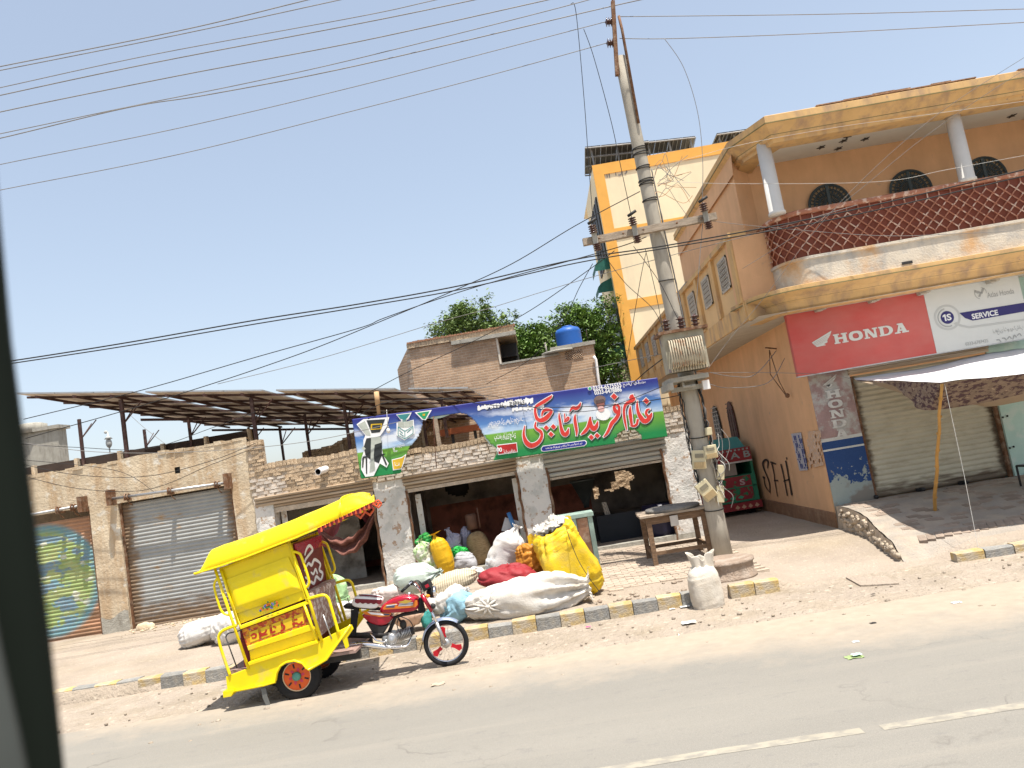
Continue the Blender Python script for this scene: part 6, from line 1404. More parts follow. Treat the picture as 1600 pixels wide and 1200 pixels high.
b.build('lettering', m_cloudw, bn)
b = MB(); c0 = (921.5, 607)
bpoly(b, [(c0[0]+3.2*math.cos(k*.52), c0[1]+3.2*math.sin(k*.52)) for k in range(12)], 0, .012); bpoly(b, [(c0[0]+2.3*math.cos(k*.52), c0[1]+2.3*math.sin(k*.52)) for k in range(12)], 1, .016); b.build('phone_badge', [m_cloudw, M('badge_green', (.03, .33, .16), .5, bump=0)], bn)
# portrait of a man in a turban: plain flat shapes
b = MB(); zB = lambda x, y: (910+x/9.229, 580+y/9.229)
el = lambda cx, cy, rx, ry, n=20, rot=0: [zB(cx+rx*math.cos(2*math.pi*k/n)*math.cos(rot)-ry*math.sin(2*math.pi*k/n)*math.sin(rot), cy+rx*math.cos(2*math.pi*k/n)*math.sin(rot)+ry*math.sin(2*math.pi*k/n)*math.cos(rot)) for k in range(n)]
bpoly(b, el(300, 620, 105, 90), 0, .006); bpoly(b, [zB(*p) for p in ((190, 600), (230, 570), (290, 640), (380, 560), (400, 640), (340, 705), (260, 700))], 0, .0075); bpoly(b, el(248, 425, 84, 74), 1, .008); bpoly(b, el(262, 480, 58, 62), 2, .010); bpoly(b, el(255, 400, 80, 52), 1, .012); bpoly(b, el(270, 545, 48, 42), 3, .012); bpoly(b, [zB(*p) for p in ((195, 420), (300, 400), (330, 440), (200, 470))], 4, .014)
b.build('portrait_print', [m_cloudw, M('turban_print', (.17, .12, .11), .6, bump=0), M('face_print', (.25, .10, .08), .6, bump=0), M('beard_print', (.66, .40, .38), .6, bump=0), M('turban_fold', (.09, .06, .06), .6, bump=0)], bn)
# picture of a grinding machine and a hopper, left end
def zp(x, y): return (540+x*260/1600, 620+y*260/1600)
b = MB(); q = lambda P, mi, d: bpoly(b, [zp(*p) for p in P], mi, d)
q([(105, 265), (170, 215), (420, 195), (395, 290), (330, 380), (360, 560), (415, 640), (395, 680), (330, 640), (270, 760), (190, 770), (150, 700), (150, 600), (175, 520), (170, 420), (190, 370)], 0, .006)
q([(200, 225), (380, 215), (330, 340), (250, 350)], 1, .009); q([(118, 268), (185, 232), (235, 340), (240, 375), (200, 370)], 2, .009); q([(243, 262), (352, 255), (345, 310), (240, 318)], 3, .011); q([(256, 272), (338, 267), (332, 302), (254, 307)], 1, .013)
q([(175, 480), (200, 400), (330, 380), (350, 440), (350, 560), (320, 640), (230, 600), (190, 560)], 1, .009); q([(245, 390), (335, 385), (345, 440), (280, 460), (270, 560), (285, 700), (230, 730), (240, 600)], 2, .012)
q([(165, 575), (375, 545), (378, 560), (168, 592)], 1, .013); q([(160, 590), (178, 590), (170, 680), (158, 680)], 1, .013); q([(345, 560), (362, 558), (400, 650), (388, 662)], 1, .013); q([(192, 590), (208, 590), (208, 740), (196, 740)], 1, .013); q([(160, 480), (175, 480), (195, 500), (175, 515), (158, 500)], 2, .014)
q([(485, 170), (635, 150), (610, 205), (575, 240), (655, 220), (665, 350), (565, 420), (490, 370), (490, 250), (540, 235)], 0, .006); q([(495, 175), (622, 160), (590, 208), (530, 215)], 4, .009); q([(545, 212), (585, 208), (580, 235), (548, 238)], 4, .009)
q([(503, 245), (568, 238), (568, 300), (503, 290)], 2, .009); q([(570, 238), (648, 228), (648, 280), (570, 300)], 2, .009)
for l in ([(503, 290), (570, 330), (650, 285)], [(503, 370), (570, 405), (650, 350)], [(505, 292), (505, 368)], [(570, 330), (570, 405)], [(648, 287), (648, 350)], [(515, 320), (550, 350)], [(590, 345), (635, 305)], [(520, 350), (560, 380)]):
    for i in range(len(l)-1):
        (x0, y0), (x1, y1) = l[i], l[i+1]; L_ = math.hypot(x1-x0, y1-y0); nx, ny = -(y1-y0)/L_*3.5, (x1-x0)/L_*3.5; q([(x0+nx, y0+ny), (x1+nx, y1+ny), (x1-nx, y1-ny), (x0-nx, y0-ny)], 4, .012)
q([(665, 150), (830, 125), (770, 225), (735, 220)], 0, .006); q([(685, 155), (808, 138), (765, 215), (745, 212)], 5, .009); q([(740, 165), (765, 162), (762, 182), (742, 184)], 3, .012)
b.build('machine_print', [m_cloudw, M('machine_black', (.03, .035, .035), .5, bump=0), M('machine_grey', (.42, .45, .40), .5, bump=0), M('machine_yellow', (.62, .40, .02), .5, bump=0), M('machine_teal', (.05, .25, .25), .5, bump=0), M('machine_green', (.02, .30, .13), .5, bump=0)], bn)
# pale frayed backing along the tear
b = MB()
edge = [Za(*p) for p in ((700, 415), (760, 400), (860, 385), (960, 365), (1040, 352), (1100, 360), (1180, 400), (1190, 440), (1240, 540), (1300, 630), (1350, 680))]
E_ = catmull([(x, y, 0) for x, y in edge], 5); vs = []
for i, p in enumerate(E_): w = 1.3+4.5*max(0, math.sin(i/len(E_)*9.5))**2+rnd(0, .8); vs += [BP(p.x, p.y-1, -.004), BP(p.x-.3*w*(1 if i > 20 else .2), p.y+w*.9, -.03)]
b.add(vs, [(2*i, 2*i+1, 2*i+3, 2*i+2) for i in range(len(E_)-1)], 0, True); b.build('torn_edge', M('banner_reverse', (.42, .55, .52), .6, var=.1, bump=.1), bn)
# cord across the tear, bulb hanging in front
b = MB(); b.tube([BP(677, 650, .03), BP(679, 690, .03), BP(682, 731, .04)], .010, 5); b.build('cord', M('brown_cord', (.12, .05, .03), .8, bump=0), bn)
b = MB(); a = BP(604, 640, .12); c = BP(606, 668, .12); b.tube([a, c], .006, 5); b.ball(c+Vector((0, 0, -.07)), (.045, .045, .06), 12, 8, 1); b.lathe(c+Vector((0, 0, -.03)), [(.022, 0), (.022, .06)], 8, 0); b.build('light_bulb', [m_whc, M('bulb_white', (.75, .72, .68), .3, bump=0)], label='white light bulb hanging on a cord before the left end of the banner', cat='light bulb')
# ------------------------------------------------------------------ motorcycle rickshaw (positions read in a 3.2x enlargement)
NY, CY, FYY = 9.42, 9.97, 10.52
def N_(x, y, Y=NY): return V(280+x/3.2, 760+y/3.2, y=Y)
rk = thing('motorcycle_rickshaw', (-2.7, CY, 0), 'bright yellow passenger rickshaw pulled by a red motorcycle, parked at the kerb', 'rickshaw')
def prism_y(pts, y0, y1, name, mt, par=rk, bevel=.006, at=None, **k):
    """side profile traced in the enlargement, given depth from y0 to y1"""
    b = MB(); P = [N_(x, y, at or y0) for x, y in pts]; P = [Vector((p.x, y0, p.z)) for p in P]; b.prism(P, (0, y1-y0, 0)); o = fixn(b.build(name, mt, par, bevel=bevel)); 
    for kk, v in k.items(): o[kk] = v
    return o
def tubeN(b, pts, r, Y=NY, n=8, smooth_=True, mi=0):
    P = [N_(x, y, Y) for x, y in pts]; b.tube(catmull(P, 6) if smooth_ and len(P) > 2 else P, r, n, mi)
# skirt of the body (with wheel arch), both sides
arch = [(484, 975), (492, 930), (510, 895), (540, 875), (580, 868), (620, 880), (640, 905)]
skirt = [(236, 950), (345, 908), (356, 880), (690, 775), (790, 735), (862, 692), (845, 730), (740, 862), (655, 912), (645, 908)]
skirt_full = [(236, 950), (345, 908), (356, 885), (690, 778), (860, 690), (740, 862), (652, 914), (640, 905), (620, 880), (580, 868), (540, 875), (510, 895), (492, 930), (484, 975), (430, 990), (244, 1028)]
for y0 in (NY-.02, FYY): prism_y(skirt_full, y0, y0+.025, 'side_skirt', m_yel, at=NY)
b = MB()                                         # pressed lip round skirt and arch
lip = [(244, 1028), (430, 990), (484, 975), (492, 930), (510, 895), (540, 875), (580, 868), (620, 880), (640, 905), (652, 914), (740, 862), (860, 690)]
P = [N_(x, y) for x, y in lip]; b.tube([p+Vector((0, -.03, 0)) for p in P], .015, 6); b.build('skirt_lip', m_yel, rk)
b = MB()                                         # wheel arch hood
P = [N_(x, y) for x, y in arch]; 
b.add([p+Vector((0, dy, 0)) for p in P for dy in (-.05, .22)], [(2*i, 2*i+1, 2*i+3, 2*i+2) for i in range(len(P)-1)]); b.build('wheel_arch', m_yel, rk)
prism_y([(225, 1020), (280, 1008), (282, 1022), (268, 1045), (228, 1052)], NY-.05, FYY+.05, 'rear_bumper', m_yel, at=NY)
prism_y([(862, 690), (812, 745), (835, 812), (850, 800), (842, 755), (872, 712)], NY-.03, NY+.01, 'front_bracket', m_yel, at=NY)
# floor and chassis
fl0, fl1 = N_(244, 945), N_(865, 690); 
b = MB(); z0 = N_(345, 908).z; zf = N_(862, 690).z; xr, xf = N_(238, 950).x, N_(862, 690).x
b.box(xr, xf, NY+.01, FYY, z0-.03, z0-.0); b.build('floor', M('floor_checker', (.30, .20, .17), .7, var=.2, scale=14, bump=.2), rk)
b = MB(); b.box(xr+.1, xf, NY+.2, NY+.26, z0-.14, z0-.04); b.box(xr+.1, xf, FYY-.26, FYY-.2, z0-.14, z0-.04); b.box(N_(575, 985).x-.03, N_(575, 985).x+.03, NY+.05, FYY-.05, .27, .33); b.build('chassis', m_dark, rk)
# side back-rest panels: the two long benches face sideways
def side_panels(Y, s_):
    """s_=-1 near side (outside faces camera), +1 far side"""
    o_ = s_
    mid = prism_y([(205, 412), (545, 285), (640, 560), (300, 690)], Y+.015, Y+.035, 'side_panel', m_yel, at=NY)
    b = MB(); b.tube([N_(205, 412, NY), N_(545, 285, NY), N_(640, 575, NY), N_(305, 700, NY), N_(205, 412, NY)], .016, 6); 
    for i in range(len(b.v)): x, y, z = b.v[i]; b.v[i] = (x, y-NY+Y, z)
    b.build('panel_rim', m_yel, rk)
    # swelling cushion-like pressed panel
    P = [N_(p[0], p[1], NY) for p in ((226, 470), (545, 352), (622, 520), (276, 640))]; P = [Vector((p.x, Y, p.z)) for p in P]
    b = MB()
    def fn(u, v):
        p = P[3].lerp(P[2], u).lerp(P[0].lerp(P[1], u), v); e = min(u, 1-u, v*.55, (1-v)*.55)*9; e = min(1, e); e = e*e*(3-2*e); return (p.x, p.y+s_*(.045*e*(.55+.45*math.sin(math.pi*(.5+.5*v)))), p.z)
    b.grid(fn, 40, 26); b.build('pressed_panel', m_yel, rk)
side_panels(NY, -1); side_panels(FYY, 1)
# ledges, painted strip and lower step panels on the near side
strip = prism_y([(302, 702), (648, 575), (650, 587), (305, 716)], NY-.03, NY+.03, 'side_rail', m_yel)
art = prism_y([(312, 716), (636, 597), (652, 690), (338, 800)], NY+.004, NY+.02, 'painted_strip', M('painted_strip', (.62, .27, .015), .5, var=.25, scale=18, col2=(.45, .06, .02), amt2=.5, scale2=16, soft2=.02, col3=(.07, .12, .22), amt3=.36, scale3=26, bump=0), bevel=0)
b = MB()
for i in range(5):                                # yellow lettering tiles along the strip
    x0 = 350+i*56; q = [(x0, 708-i*20+22), (x0+44, 692-i*20+22), (x0+50, 742-i*20+22), (x0+6, 758-i*20+22)]; b.add([N_(x, y, NY-.001) for x, y in q], [(0, 1, 2, 3)])
b.build('letter_tile', M('tile_yellow', (.80, .52, .02), .5, bump=0), art)
b = MB()
for i, s_ in enumerate(([[(358, 748, 6), (372, 738, 8), (384, 742, 8), (380, 756, 6), (364, 758, 6)]], [[(402, 730, 6), (415, 738, 8), (430, 730, 7), (436, 716, 6)], [(408, 748, 6), (440, 738, 6)]], [[(455, 712, 6), (462, 730, 9), (480, 724, 7)], [(470, 700, 6), (484, 705, 6)]], [[(510, 690, 8), (525, 700, 9), (522, 716, 7), (508, 722, 6)]], [[(566, 690, 8), (585, 684, 8), (600, 690, 7), (616, 676, 8)], [(575, 668, 6), (590, 664, 6)]])): ribbon(s_, lambda x, y: N_(x, y, NY-.003), 0, b, 1)
b.build('lettering', M('strip_red', (.45, .03, .015), .5, bump=0), art)
ledge = prism_y([(338, 800), (655, 690), (690, 712), (345, 822)], NY-.02, NY+.02, 'lower_panel', m_yel)
prism_y([(345, 822), (690, 712), (692, 768), (352, 880)], NY+.03, NY+.045, 'lower_panel', m_yel, at=NY)
prism_y([(350, 876), (692, 766), (700, 780), (356, 892)], NY-.05, NY+.03, 'lower_ledge', m_yel, at=NY)
# flower decal
b = MB(); m_fl = [M('decal_orange', (.62, .14, .02), .5, bump=0), M('decal_blue', (.15, .14, .40), .5, bump=0), M('decal_green', (.08, .2, .05), .5, bump=0)]
for i, (x, y, r, mi) in enumerate(((415, 612, 11, 0), (432, 600, 10, 1), (448, 596, 13, 0), (466, 590, 9, 1), (484, 584, 12, 0), (440, 612, 9, 0), (462, 604, 9, 1), (492, 594, 8, 0), (406, 622, 7, 1), (443, 578, 5, 2), (458, 634, 5, 2))):
    for k in range(5): a = k*1.2566+i; b.add([N_(x+r*.55*math.cos(a)+r*.5*math.cos(w), y+r*.55*math.sin(a)+r*.5*math.sin(w), NY-.046-.0005*i) for w in [j*.785 for j in range(8)]], [tuple(range(8))], mi if k % 4 else 2)
b.build('flower_decal', m_fl, rk)
# transverse seat back (maroon with white pattern) and patterned seat front
xb = (N_(560, 300).x+N_(640, 560).x)/2; zt, zm, zbm = N_(560, 285).z, N_(640, 540).z, N_(690, 775).z
b = MB(); b.box(xb-.05, xb, NY+.03, FYY-.02, zm, zt); sbk = b.build('seat_back', M('seat_maroon', (.15, .012, .015), .45, var=.1, bump=.05), rk, bevel=.02)
b = MB(); b.box(xb-.02, xb+.004, NY+.03, FYY-.02, zt-.16, zt-.02); b.build('headboard', m_red, rk)
def on(u, v): return (xb+.005, NY+.08+u*(FYY-NY-.12), zm+(zt-zm)*v)
b = MB(); ribbon([[(.2, .70, .02), (.3, .80, .04), (.42, .83, .05), (.5, .75, .045), (.38, .68, .04), (.22, .62, .04), (.15, .55, .03)], [(.15, .42, .03), (.3, .5, .05), (.42, .46, .05), (.55, .54, .05), (.68, .48, .05), (.78, .4, .04), (.7, .3, .05), (.82, .22, .05), (.72, .12, .04), (.55, .2, .05), (.42, .1, .05), (.28, .16, .05), (.2, .08, .04)], [(.35, .34, .03), (.45, .28, .05), (.56, .33, .05), (.6, .24, .04)], [(.15, .3, .03), (.22, .22, .05), (.12, .12, .04)]], lambda x, y: on(x, y), 0, b)
class _R: pass
def rib2(strokes, fn, mb):
    for st in strokes:
        P = catmull([(a, c, w) for a, c, w in st], 6); vs = []
        for i, p in enumerate(P):
            q = P[min(i+1, len(P)-1)]-P[max(i-1, 0)]; d = Vector((q.x, q.y)).normalized(); w = p.z; vs += [fn(p.x-d.y*w, p.y+d.x*w*.9), fn(p.x+d.y*w, p.y-d.x*w*.9)]
        mb.add(vs, [(2*i, 2*i+1, 2*i+3, 2*i+2) for i in range(len(P)-1)], 0)
b = MB(); rib2([[(.2, .70, .02), (.3, .80, .03), (.45, .85, .035), (.55, .75, .035), (.38, .68, .03), (.22, .62, .03), (.15, .55, .02)], [(.1, .42, .02), (.3, .52, .03), (.42, .46, .035), (.55, .54, .035), (.68, .50, .035), (.80, .4, .03), (.72, .3, .035), (.84, .2, .035), (.72, .1, .03), (.55, .2, .035), (.42, .1, .035), (.28, .16, .03), (.15, .06, .03)], [(.35, .34, .02), (.45, .28, .03), (.56, .35, .03), (.62, .24, .03)], [(.1, .3, .02), (.2, .22, .03), (.1, .12, .03)]], on, b); b.build('white_pattern', m_cloudw, sbk)
m_pat = M('brown_floral_vinyl', (.30, .17, .14), .5, var=.1, scale=10, col2=(.60, .52, .48), amt2=.46, scale2=14, soft2=.015, bump=0)
b = MB(); b.box(xb, xb+.10, NY+.06, FYY-.06, zbm+.02, zm-.06); b.build('seat_front', m_pat, rk, bevel=.01)
b = MB(); b.box(xb-.03, xb+.34, NY+.06, FYY-.06, zm-.07, zm-.0); 
b = MB(); b.box(xb-.02, xb+.13, NY+.05, FYY-.05, zm-.07, zm+.02); b.build('seat_cushion', m_pat, rk, bevel=.025)
# benches inside (two rows back to back)
b = MB(); b.box(N_(290, 700).x, xb-.05, NY+.06, FYY-.06, z0, zm-.08); b.build('seat_box', m_maroon, rk)
# roof: near edge and far edge profiles
near = [(75, 436), (180, 404), (300, 365), (550, 268), (700, 205), (800, 160), (900, 110), (972, 76)]
RY0, RY1 = NY-.10, FYY+.05
Pn = [N_(x, y, RY0) for x, y in near]
def roof(u, v):
    i = min(len(Pn)-2, int(u*(len(Pn)-1))); t = u*(len(Pn)-1)-i; p = Pn[i].lerp(Pn[i+1], t); c = math.sin(math.pi*v)
    dz = .20*min(1, 3*c)**.7+.04*c; dx = .06*smooth(0, .2, u) if u > .5 else 0
    e = (.25+.75*(1-smooth(.74, 1.0, u))) if u > .5 else smooth(0, .10, u)
    return (p.x-.27*v*smooth(.75, 1, u), RY0+(RY1-RY0)*v, p.z+dz*e+.006*noise.noise(Vector((u*14, v*5, 2))))
b = MB(); b.grid(roof, 60, 24); rf = b.build('roof', m_yel, rk); sol = rf.modifiers.new('t', 'SOLIDIFY'); sol.thickness = .02; sol.offset = -1
b = MB(); b.tube([Vector(roof(k/30, 0))+Vector((0, 0, -.005)) for k in range(31)], .012, 6); b.tube([Vector(roof(k/30, 1)) for k in range(31)], .012, 6); b.tube([Vector(roof(0, k/12)) for k in range(13)], .012, 6); b.tube([Vector(roof(1, k/12)) for k in range(13)], .012, 6); b.build('roof_rim', m_yel, rf)
b = MB(); b.tube([Vector(roof(.72, k/12))+Vector((0, 0, .012)) for k in range(13)], .014, 6); b.build('roof_seam', m_yel, rf)
b = MB(); b.tube([N_(690, 218, NY), N_(955, 92, NY)], .016, 6, 0); b.tube([N_(690, 218, FYY), N_(955, 92, FYY)], .016, 6, 0); b.tube([N_(180, 404, NY), N_(690, 218, NY)], .018, 6); b.tube([N_(180, 404, FYY), N_(690, 218, FYY)], .018, 6)
for x, y in ((240, 400), (450, 318), (650, 235), (800, 170), (930, 105)): b.tube([N_(x, y, NY), N_(x, y, FYY)+(N_(x, y, NY)-N_(x, y, FYY)).__class__(((N_(x, y, NY)-N_(x, y, FYY)).x, 0, (N_(x, y, NY)-N_(x, y, FYY)).z))], .012, 5)
b.build('roof_frame', m_dark, rf)
# fringe and heart charms hanging from the front
def N2Y(x, y, Y): p = N_(x, y, NY-.1); return Vector((p.x, Y, p.z))
for x, y, r, Y in ((903, 134, 24, NY-.05), (950, 122, 22, NY+.25), (985, 84, 18, NY+.02), (995, 92, 16, NY+.5)):
    c = N_(x, y, Y); s_ = r/3.2*Y/1200; pts = []
    for k in range(25): a = 2*math.pi*k/24; hx = 16*math.sin(a)**3/17; hz = (13*math.cos(a)-5*math.cos(2*a)-2*math.cos(3*a)-math.cos(4*a))/17; pts.append(c+Vector((hx*s_, .02*math.sin(a), hz*s_)))
    b = MB(); b.tube(pts, s_*.24, 6); b.tube([c+Vector((0, 0, s_*.5)), c+Vector((0, 0, s_*1.9))], .004, 4, 1); b.build('heart_charm', [M('charm_orange', (.60, .10, .04), .4, bump=0), m_dark], rk)
b = MB()
for k in range(26): t = k/25; p = N_(700+270*t, 205-128*t, NY-.1).lerp(N_(955, 85, NY-.1), 0); p.y = NY-.12; L_ = rnd(.03, .07); b.add([p+Vector((-.02, 0, 0)), p+Vector((.02, 0, 0)), p+Vector((.012, 0, -L_)), p+Vector((-.012, 0, -L_))], [(0, 1, 2, 3)], k % 2)
b.build('roof_fringe', [m_maroon, M('charm_orange')], rk)
# posts and rails, near side then far side
def rails(Y, off, names):
    T_ = lambda pts: [(x, y) for x, y in pts]
    def put(name, lines, r, mt=m_yel):
        b = MB()
        for L_, sm_ in lines:
            P = [N_(x, y, NY) for x, y in L_]; P = [Vector((p.x, Y, p.z)) for p in P]; b.tube(catmull(P, 5) if sm_ else P, r, 8)
        b.build(name, mt, rk)
    put('rear_post', [([(180, 404), (262, 650), (350, 910)], 0)], .019)
    put('rear_post', [([(214, 420), (298, 690)], 0)], .015)
    put('rear_grab_rail', [([(196, 455), (182, 478), (180, 510), (205, 600), (225, 632), (252, 642)], 1)], .015)
    put('rear_hoop', [([(258, 942), (232, 870), (203, 775), (205, 738), (232, 714), (292, 692)], 1)], .019)
    put('front_post', [([(550, 272), (650, 560), (716, 776)], 0)], .019)
    put('front_post', [([(628, 590), (695, 780)], 0)], .017)
    put('front_grab_rail', [([(572, 325), (598, 332), (614, 352), (650, 462), (648, 492), (632, 508)], 1)], .016)
    put('front_hoop', [([(642, 562), (715, 543), (742, 552), (757, 585), (802, 742)], 1)], .019)
    put('inner_hoop', [([(236, 752), (246, 735), (268, 728), (318, 716)], 1), ([(236, 752), (292, 905)], 0)], .008, m_dark)
    put('inner_rail', [([(722, 640), (765, 760)], 0)], .008, m_alu)
rails(NY-.02, 0, 0); 
# far side rails sit further right in the photograph by themselves
rails(FYY+.02, 0, 0)
# ---- wheels of the cabin
def cart_wheel(Y, s_):
    c = N_(585, 985, NY); c = Vector((c.x, Y, .0)); r = .285; c.z = r+.002; w = .06
    t = MB(); pr = [(r*.62, -w), (r*.86, -w*1.1), (r*.97, -w*.8), (r, -w*.4), (r, w*.4), (r*.97, w*.8), (r*.86, w*1.1), (r*.62, w)]
    t.lathe(c, pr, 40, 0, (0, 1, 0), cap=False); tw = t.build('wheel', m_black, rk)
    b = MB()
    for k in range(40): a = 2*math.pi*k/40; b.obox(c+Vector((r*math.cos(a), 0, r*math.sin(a))), (.010, w*1.5, .018), Matrix.Rotation(-a, 3, 'Y'))
    b.build('tread', m_black, tw)
    b = MB(); y = s_*w*.75; b.add([(c.x+r*.63*math.cos(k*.1963), c.y+y, c.z+r*.63*math.sin(k*.1963)) for k in range(32)], [tuple(range(32))], 0); b.build('rim', M('hub_orange', (.68, .11, .02), .4, var=.15, scale=12, bump=0), tw)
    b = MB()
    for k in range(6):
        a = 2*math.pi*k/6+.2; d = Vector((math.cos(a), 0, math.sin(a))); n_ = Vector((-d.z, 0, d.x)); q = c+Vector((0, y+s_*.004, 0)); b.add([q+d*r*.20-n_*r*.06, q+d*r*.32-n_*r*.05, q+d*r*.36+n_*r*.02, q+d*r*.28+n_*r*.06, q+d*r*.2+n_*r*.03], [(0, 1, 2, 3, 4)], 1)
        a += .52; d = Vector((math.cos(a), 0, math.sin(a))); n_ = Vector((-d.z, 0, d.x)); b.add([q+d*r*.34-n_*r*.035, q+d*r*.52-n_*r*.04, q+d*r*.52+n_*r*.03, q+d*r*.34+n_*r*.03], [(0, 1, 2, 3)], 0)
    b.torus(c+Vector((0, y+s_*.004, 0)), r*.60, .008, 30, 5, 2); b.build('hub_paint', [m_blackp, M('hub_pink', (.55, .05, .10), .4, bump=0), M('hub_cream', (.7, .5, .3), .4, bump=0)], tw)
    b = MB(); b.lathe(c+Vector((0, y, 0)), [(.055, 0), (.05, .03), (.02, .045), (0, .045)], 16, 0, (0, s_, 0)); b.build('hub_cap', M('hub_teal', (.10, .28, .22), .4, bump=0), tw)
cart_wheel(NY+.10, -1); cart_wheel(FYY-.10, 1)
b = MB(); P = [N_(408, 1010, NY-.02), N_(418, 1060, NY-.02), N_(436, 1098, NY-.02), N_(455, 1100, NY-.02), N_(440, 1050, NY-.02), N_(432, 1008, NY-.02)]; b.prism(P, (0, .02, 0)); fixn(b.build('mud_flap', M('mud_flap_grey', (.16, .16, .15), .8), rk)); b = MB(); b.prism([p+Vector((.0, FYY-NY-.1, 0)) for p in P], (0, .02, 0)); fixn(b.build('mud_flap', M('mud_flap_grey'), rk))
b = MB(); b.tube([N_(300, 1000, CY), N_(420, 985, CY), N_(500, 990, CY)], .02, 6); b.tube([N_(800, 870, CY), N_(860, 800, CY)], .016, 6); b.build('linkage', m_dark, rk)

# ---- motorcycle half
def M_(x, y, dy=0): return V(280+x/3.2, 760+y/3.2, y=CY+dy)
def blob(poly, half, name, mt, par=rk, round_=.6, **k):
    """side outline inflated to a half width: a rounded body"""
    P = [M_(x, y) for x, y in poly]; c = sum(P, Vector())/len(P); b = MB(); rings = 9; vs = []; n = len(P)
    for j in range(rings):
        t = -1+2*j/(rings-1); s_ = (1-abs(t)**3.0*(1-round_)) if abs(t) < 1 else round_
        for p in P: q = c+(p-c)*s_; vs.append((q.x, CY+half*math.sin(t*math.pi/2), q.z))
    b.add(vs, [(j*n+i, j*n+(i+1) % n, (j+1)*n+(i+1) % n, (j+1)*n+i) for j in range(rings-1) for i in range(n)]+[tuple(reversed(range(n))), tuple((rings-1)*n+i for i in range(n))], 0, True)
    o = fixn(b.build(name, mt, par)); m_ = o.modifiers.new('s', 'SUBSURF'); m_.levels = 1; m_.render_levels = 1; return o
tank = blob([(1003, 612), (1018, 588), (1055, 560), (1105, 542), (1150, 537), (1190, 545), (1203, 560), (1203, 600), (1192, 618), (1130, 625), (1060, 628), (1010, 630)], .125, 'fuel_tank', m_red, round_=.72)
tk_y = -.128
b = MB(); mt_ = lambda x, y, d=0: M_(x, y, tk_y-.004-d)
b.add([mt_(*p) for p in ((1018, 608), (1032, 590), (1085, 584), (1092, 598), (1172, 586), (1178, 570), (1190, 568), (1192, 592), (1180, 604), (1080, 612), (1022, 616))], [tuple(range(11))], 0); b.add([mt_(*p, .002) for p in ((1030, 606), (1044, 593), (1080, 589), (1076, 606))], [(0, 1, 2, 3)], 1)
b.add([mt_(*p, .002) for p in ((1095, 600), (1100, 586), (1170, 578), (1168, 596))], [(0, 1, 2, 3)], 2); b.add([mt_(*p, .004) for p in ((1092, 578), (1120, 572), (1132, 566), (1144, 570), (1165, 570), (1150, 580), (1133, 586), (1115, 584))], [tuple(range(8))], 3)
b.add([mt_(*p, .003) for p in ((1035, 595), (1090, 588), (1090, 591), (1036, 599))], [(0, 1, 2, 3)], 4); b.add([mt_(*p, .003) for p in ((1100, 591), (1172, 584), (1172, 587), (1100, 594))], [(0, 1, 2, 3)], 1)
b.build('tank_decal', [M('decal_flame', (.62, .17, .02), .4, bump=0), M('decal_navy', (.07, .08, .14), .4, bump=0), M('decal_silver', (.42, .38, .36), .4, bump=0), M('decal_gold', (.45, .30, .05), .4, bump=0), m_cloudw], tank)
b = MB(); b.lathe(M_(1150, 540), [(.035, -.01), (.035, .02), (0, .03)], 14); b.build('filler_cap', m_chrome, tank)
seat = blob([(868, 578), (876, 550), (900, 540), (960, 545), (1022, 553), (1020, 575), (1003, 600), (985, 607), (900, 600), (872, 592)], .13, 'seat', m_wht, round_=.8)
b = MB(); P = [(878, 556), (900, 548), (960, 556), (1018, 560), (1012, 576)]; up = [M_(x, y, -.127) for x, y in ((876, 566), (890, 556), (930, 560), (975, 565), (1018, 566))]
top_ = [(874, 570), (885, 558), (910, 556), (940, 560), (975, 564), (1015, 566)]; bot = []
for k in range(25):
    t = k/24; x = 878+134*t; y = 578+6*t; bot.append((x, y+7*abs(math.sin(t*math.pi*5))))
vs = []
for k, (x, y) in enumerate(bot): t = k/24; vs += [M_(x+1, 562+5*t, -.136), M_(x, y, -.138)]
b.add(vs, [(2*i, 2*i+1, 2*i+3, 2*i+2) for i in range(24)]); b.build('scalloped_trim', m_maroon, seat)
b = MB(); b.tube([M_(900, 543, -.08), M_(960, 547, -.09), M_(1015, 555, -.08)], .010, 5); b.build('seat_piping', m_maroon, seat)
sc_ = blob([(906, 622), (1082, 632), (1074, 655), (1045, 690), (1000, 690), (960, 678), (925, 650)], .10, 'side_cover', m_red, round_=.85)
b = MB(); q = lambda P, mi, d: b.add([M_(x, y, -.103-d) for x, y in P], [tuple(range(len(P)))], mi)
q([(912, 625), (1062, 634), (1050, 650), (1000, 652), (930, 640)], 0, .003); q([(940, 628), (1010, 634), (1030, 646), (960, 640)], 2, .005); q([(1020, 635), (1055, 638), (1048, 645), (1025, 644)], 1, .006); b.build('cover_decal', [M('decal_flame'), M('decal_navy'), m_cloudw], sc_)
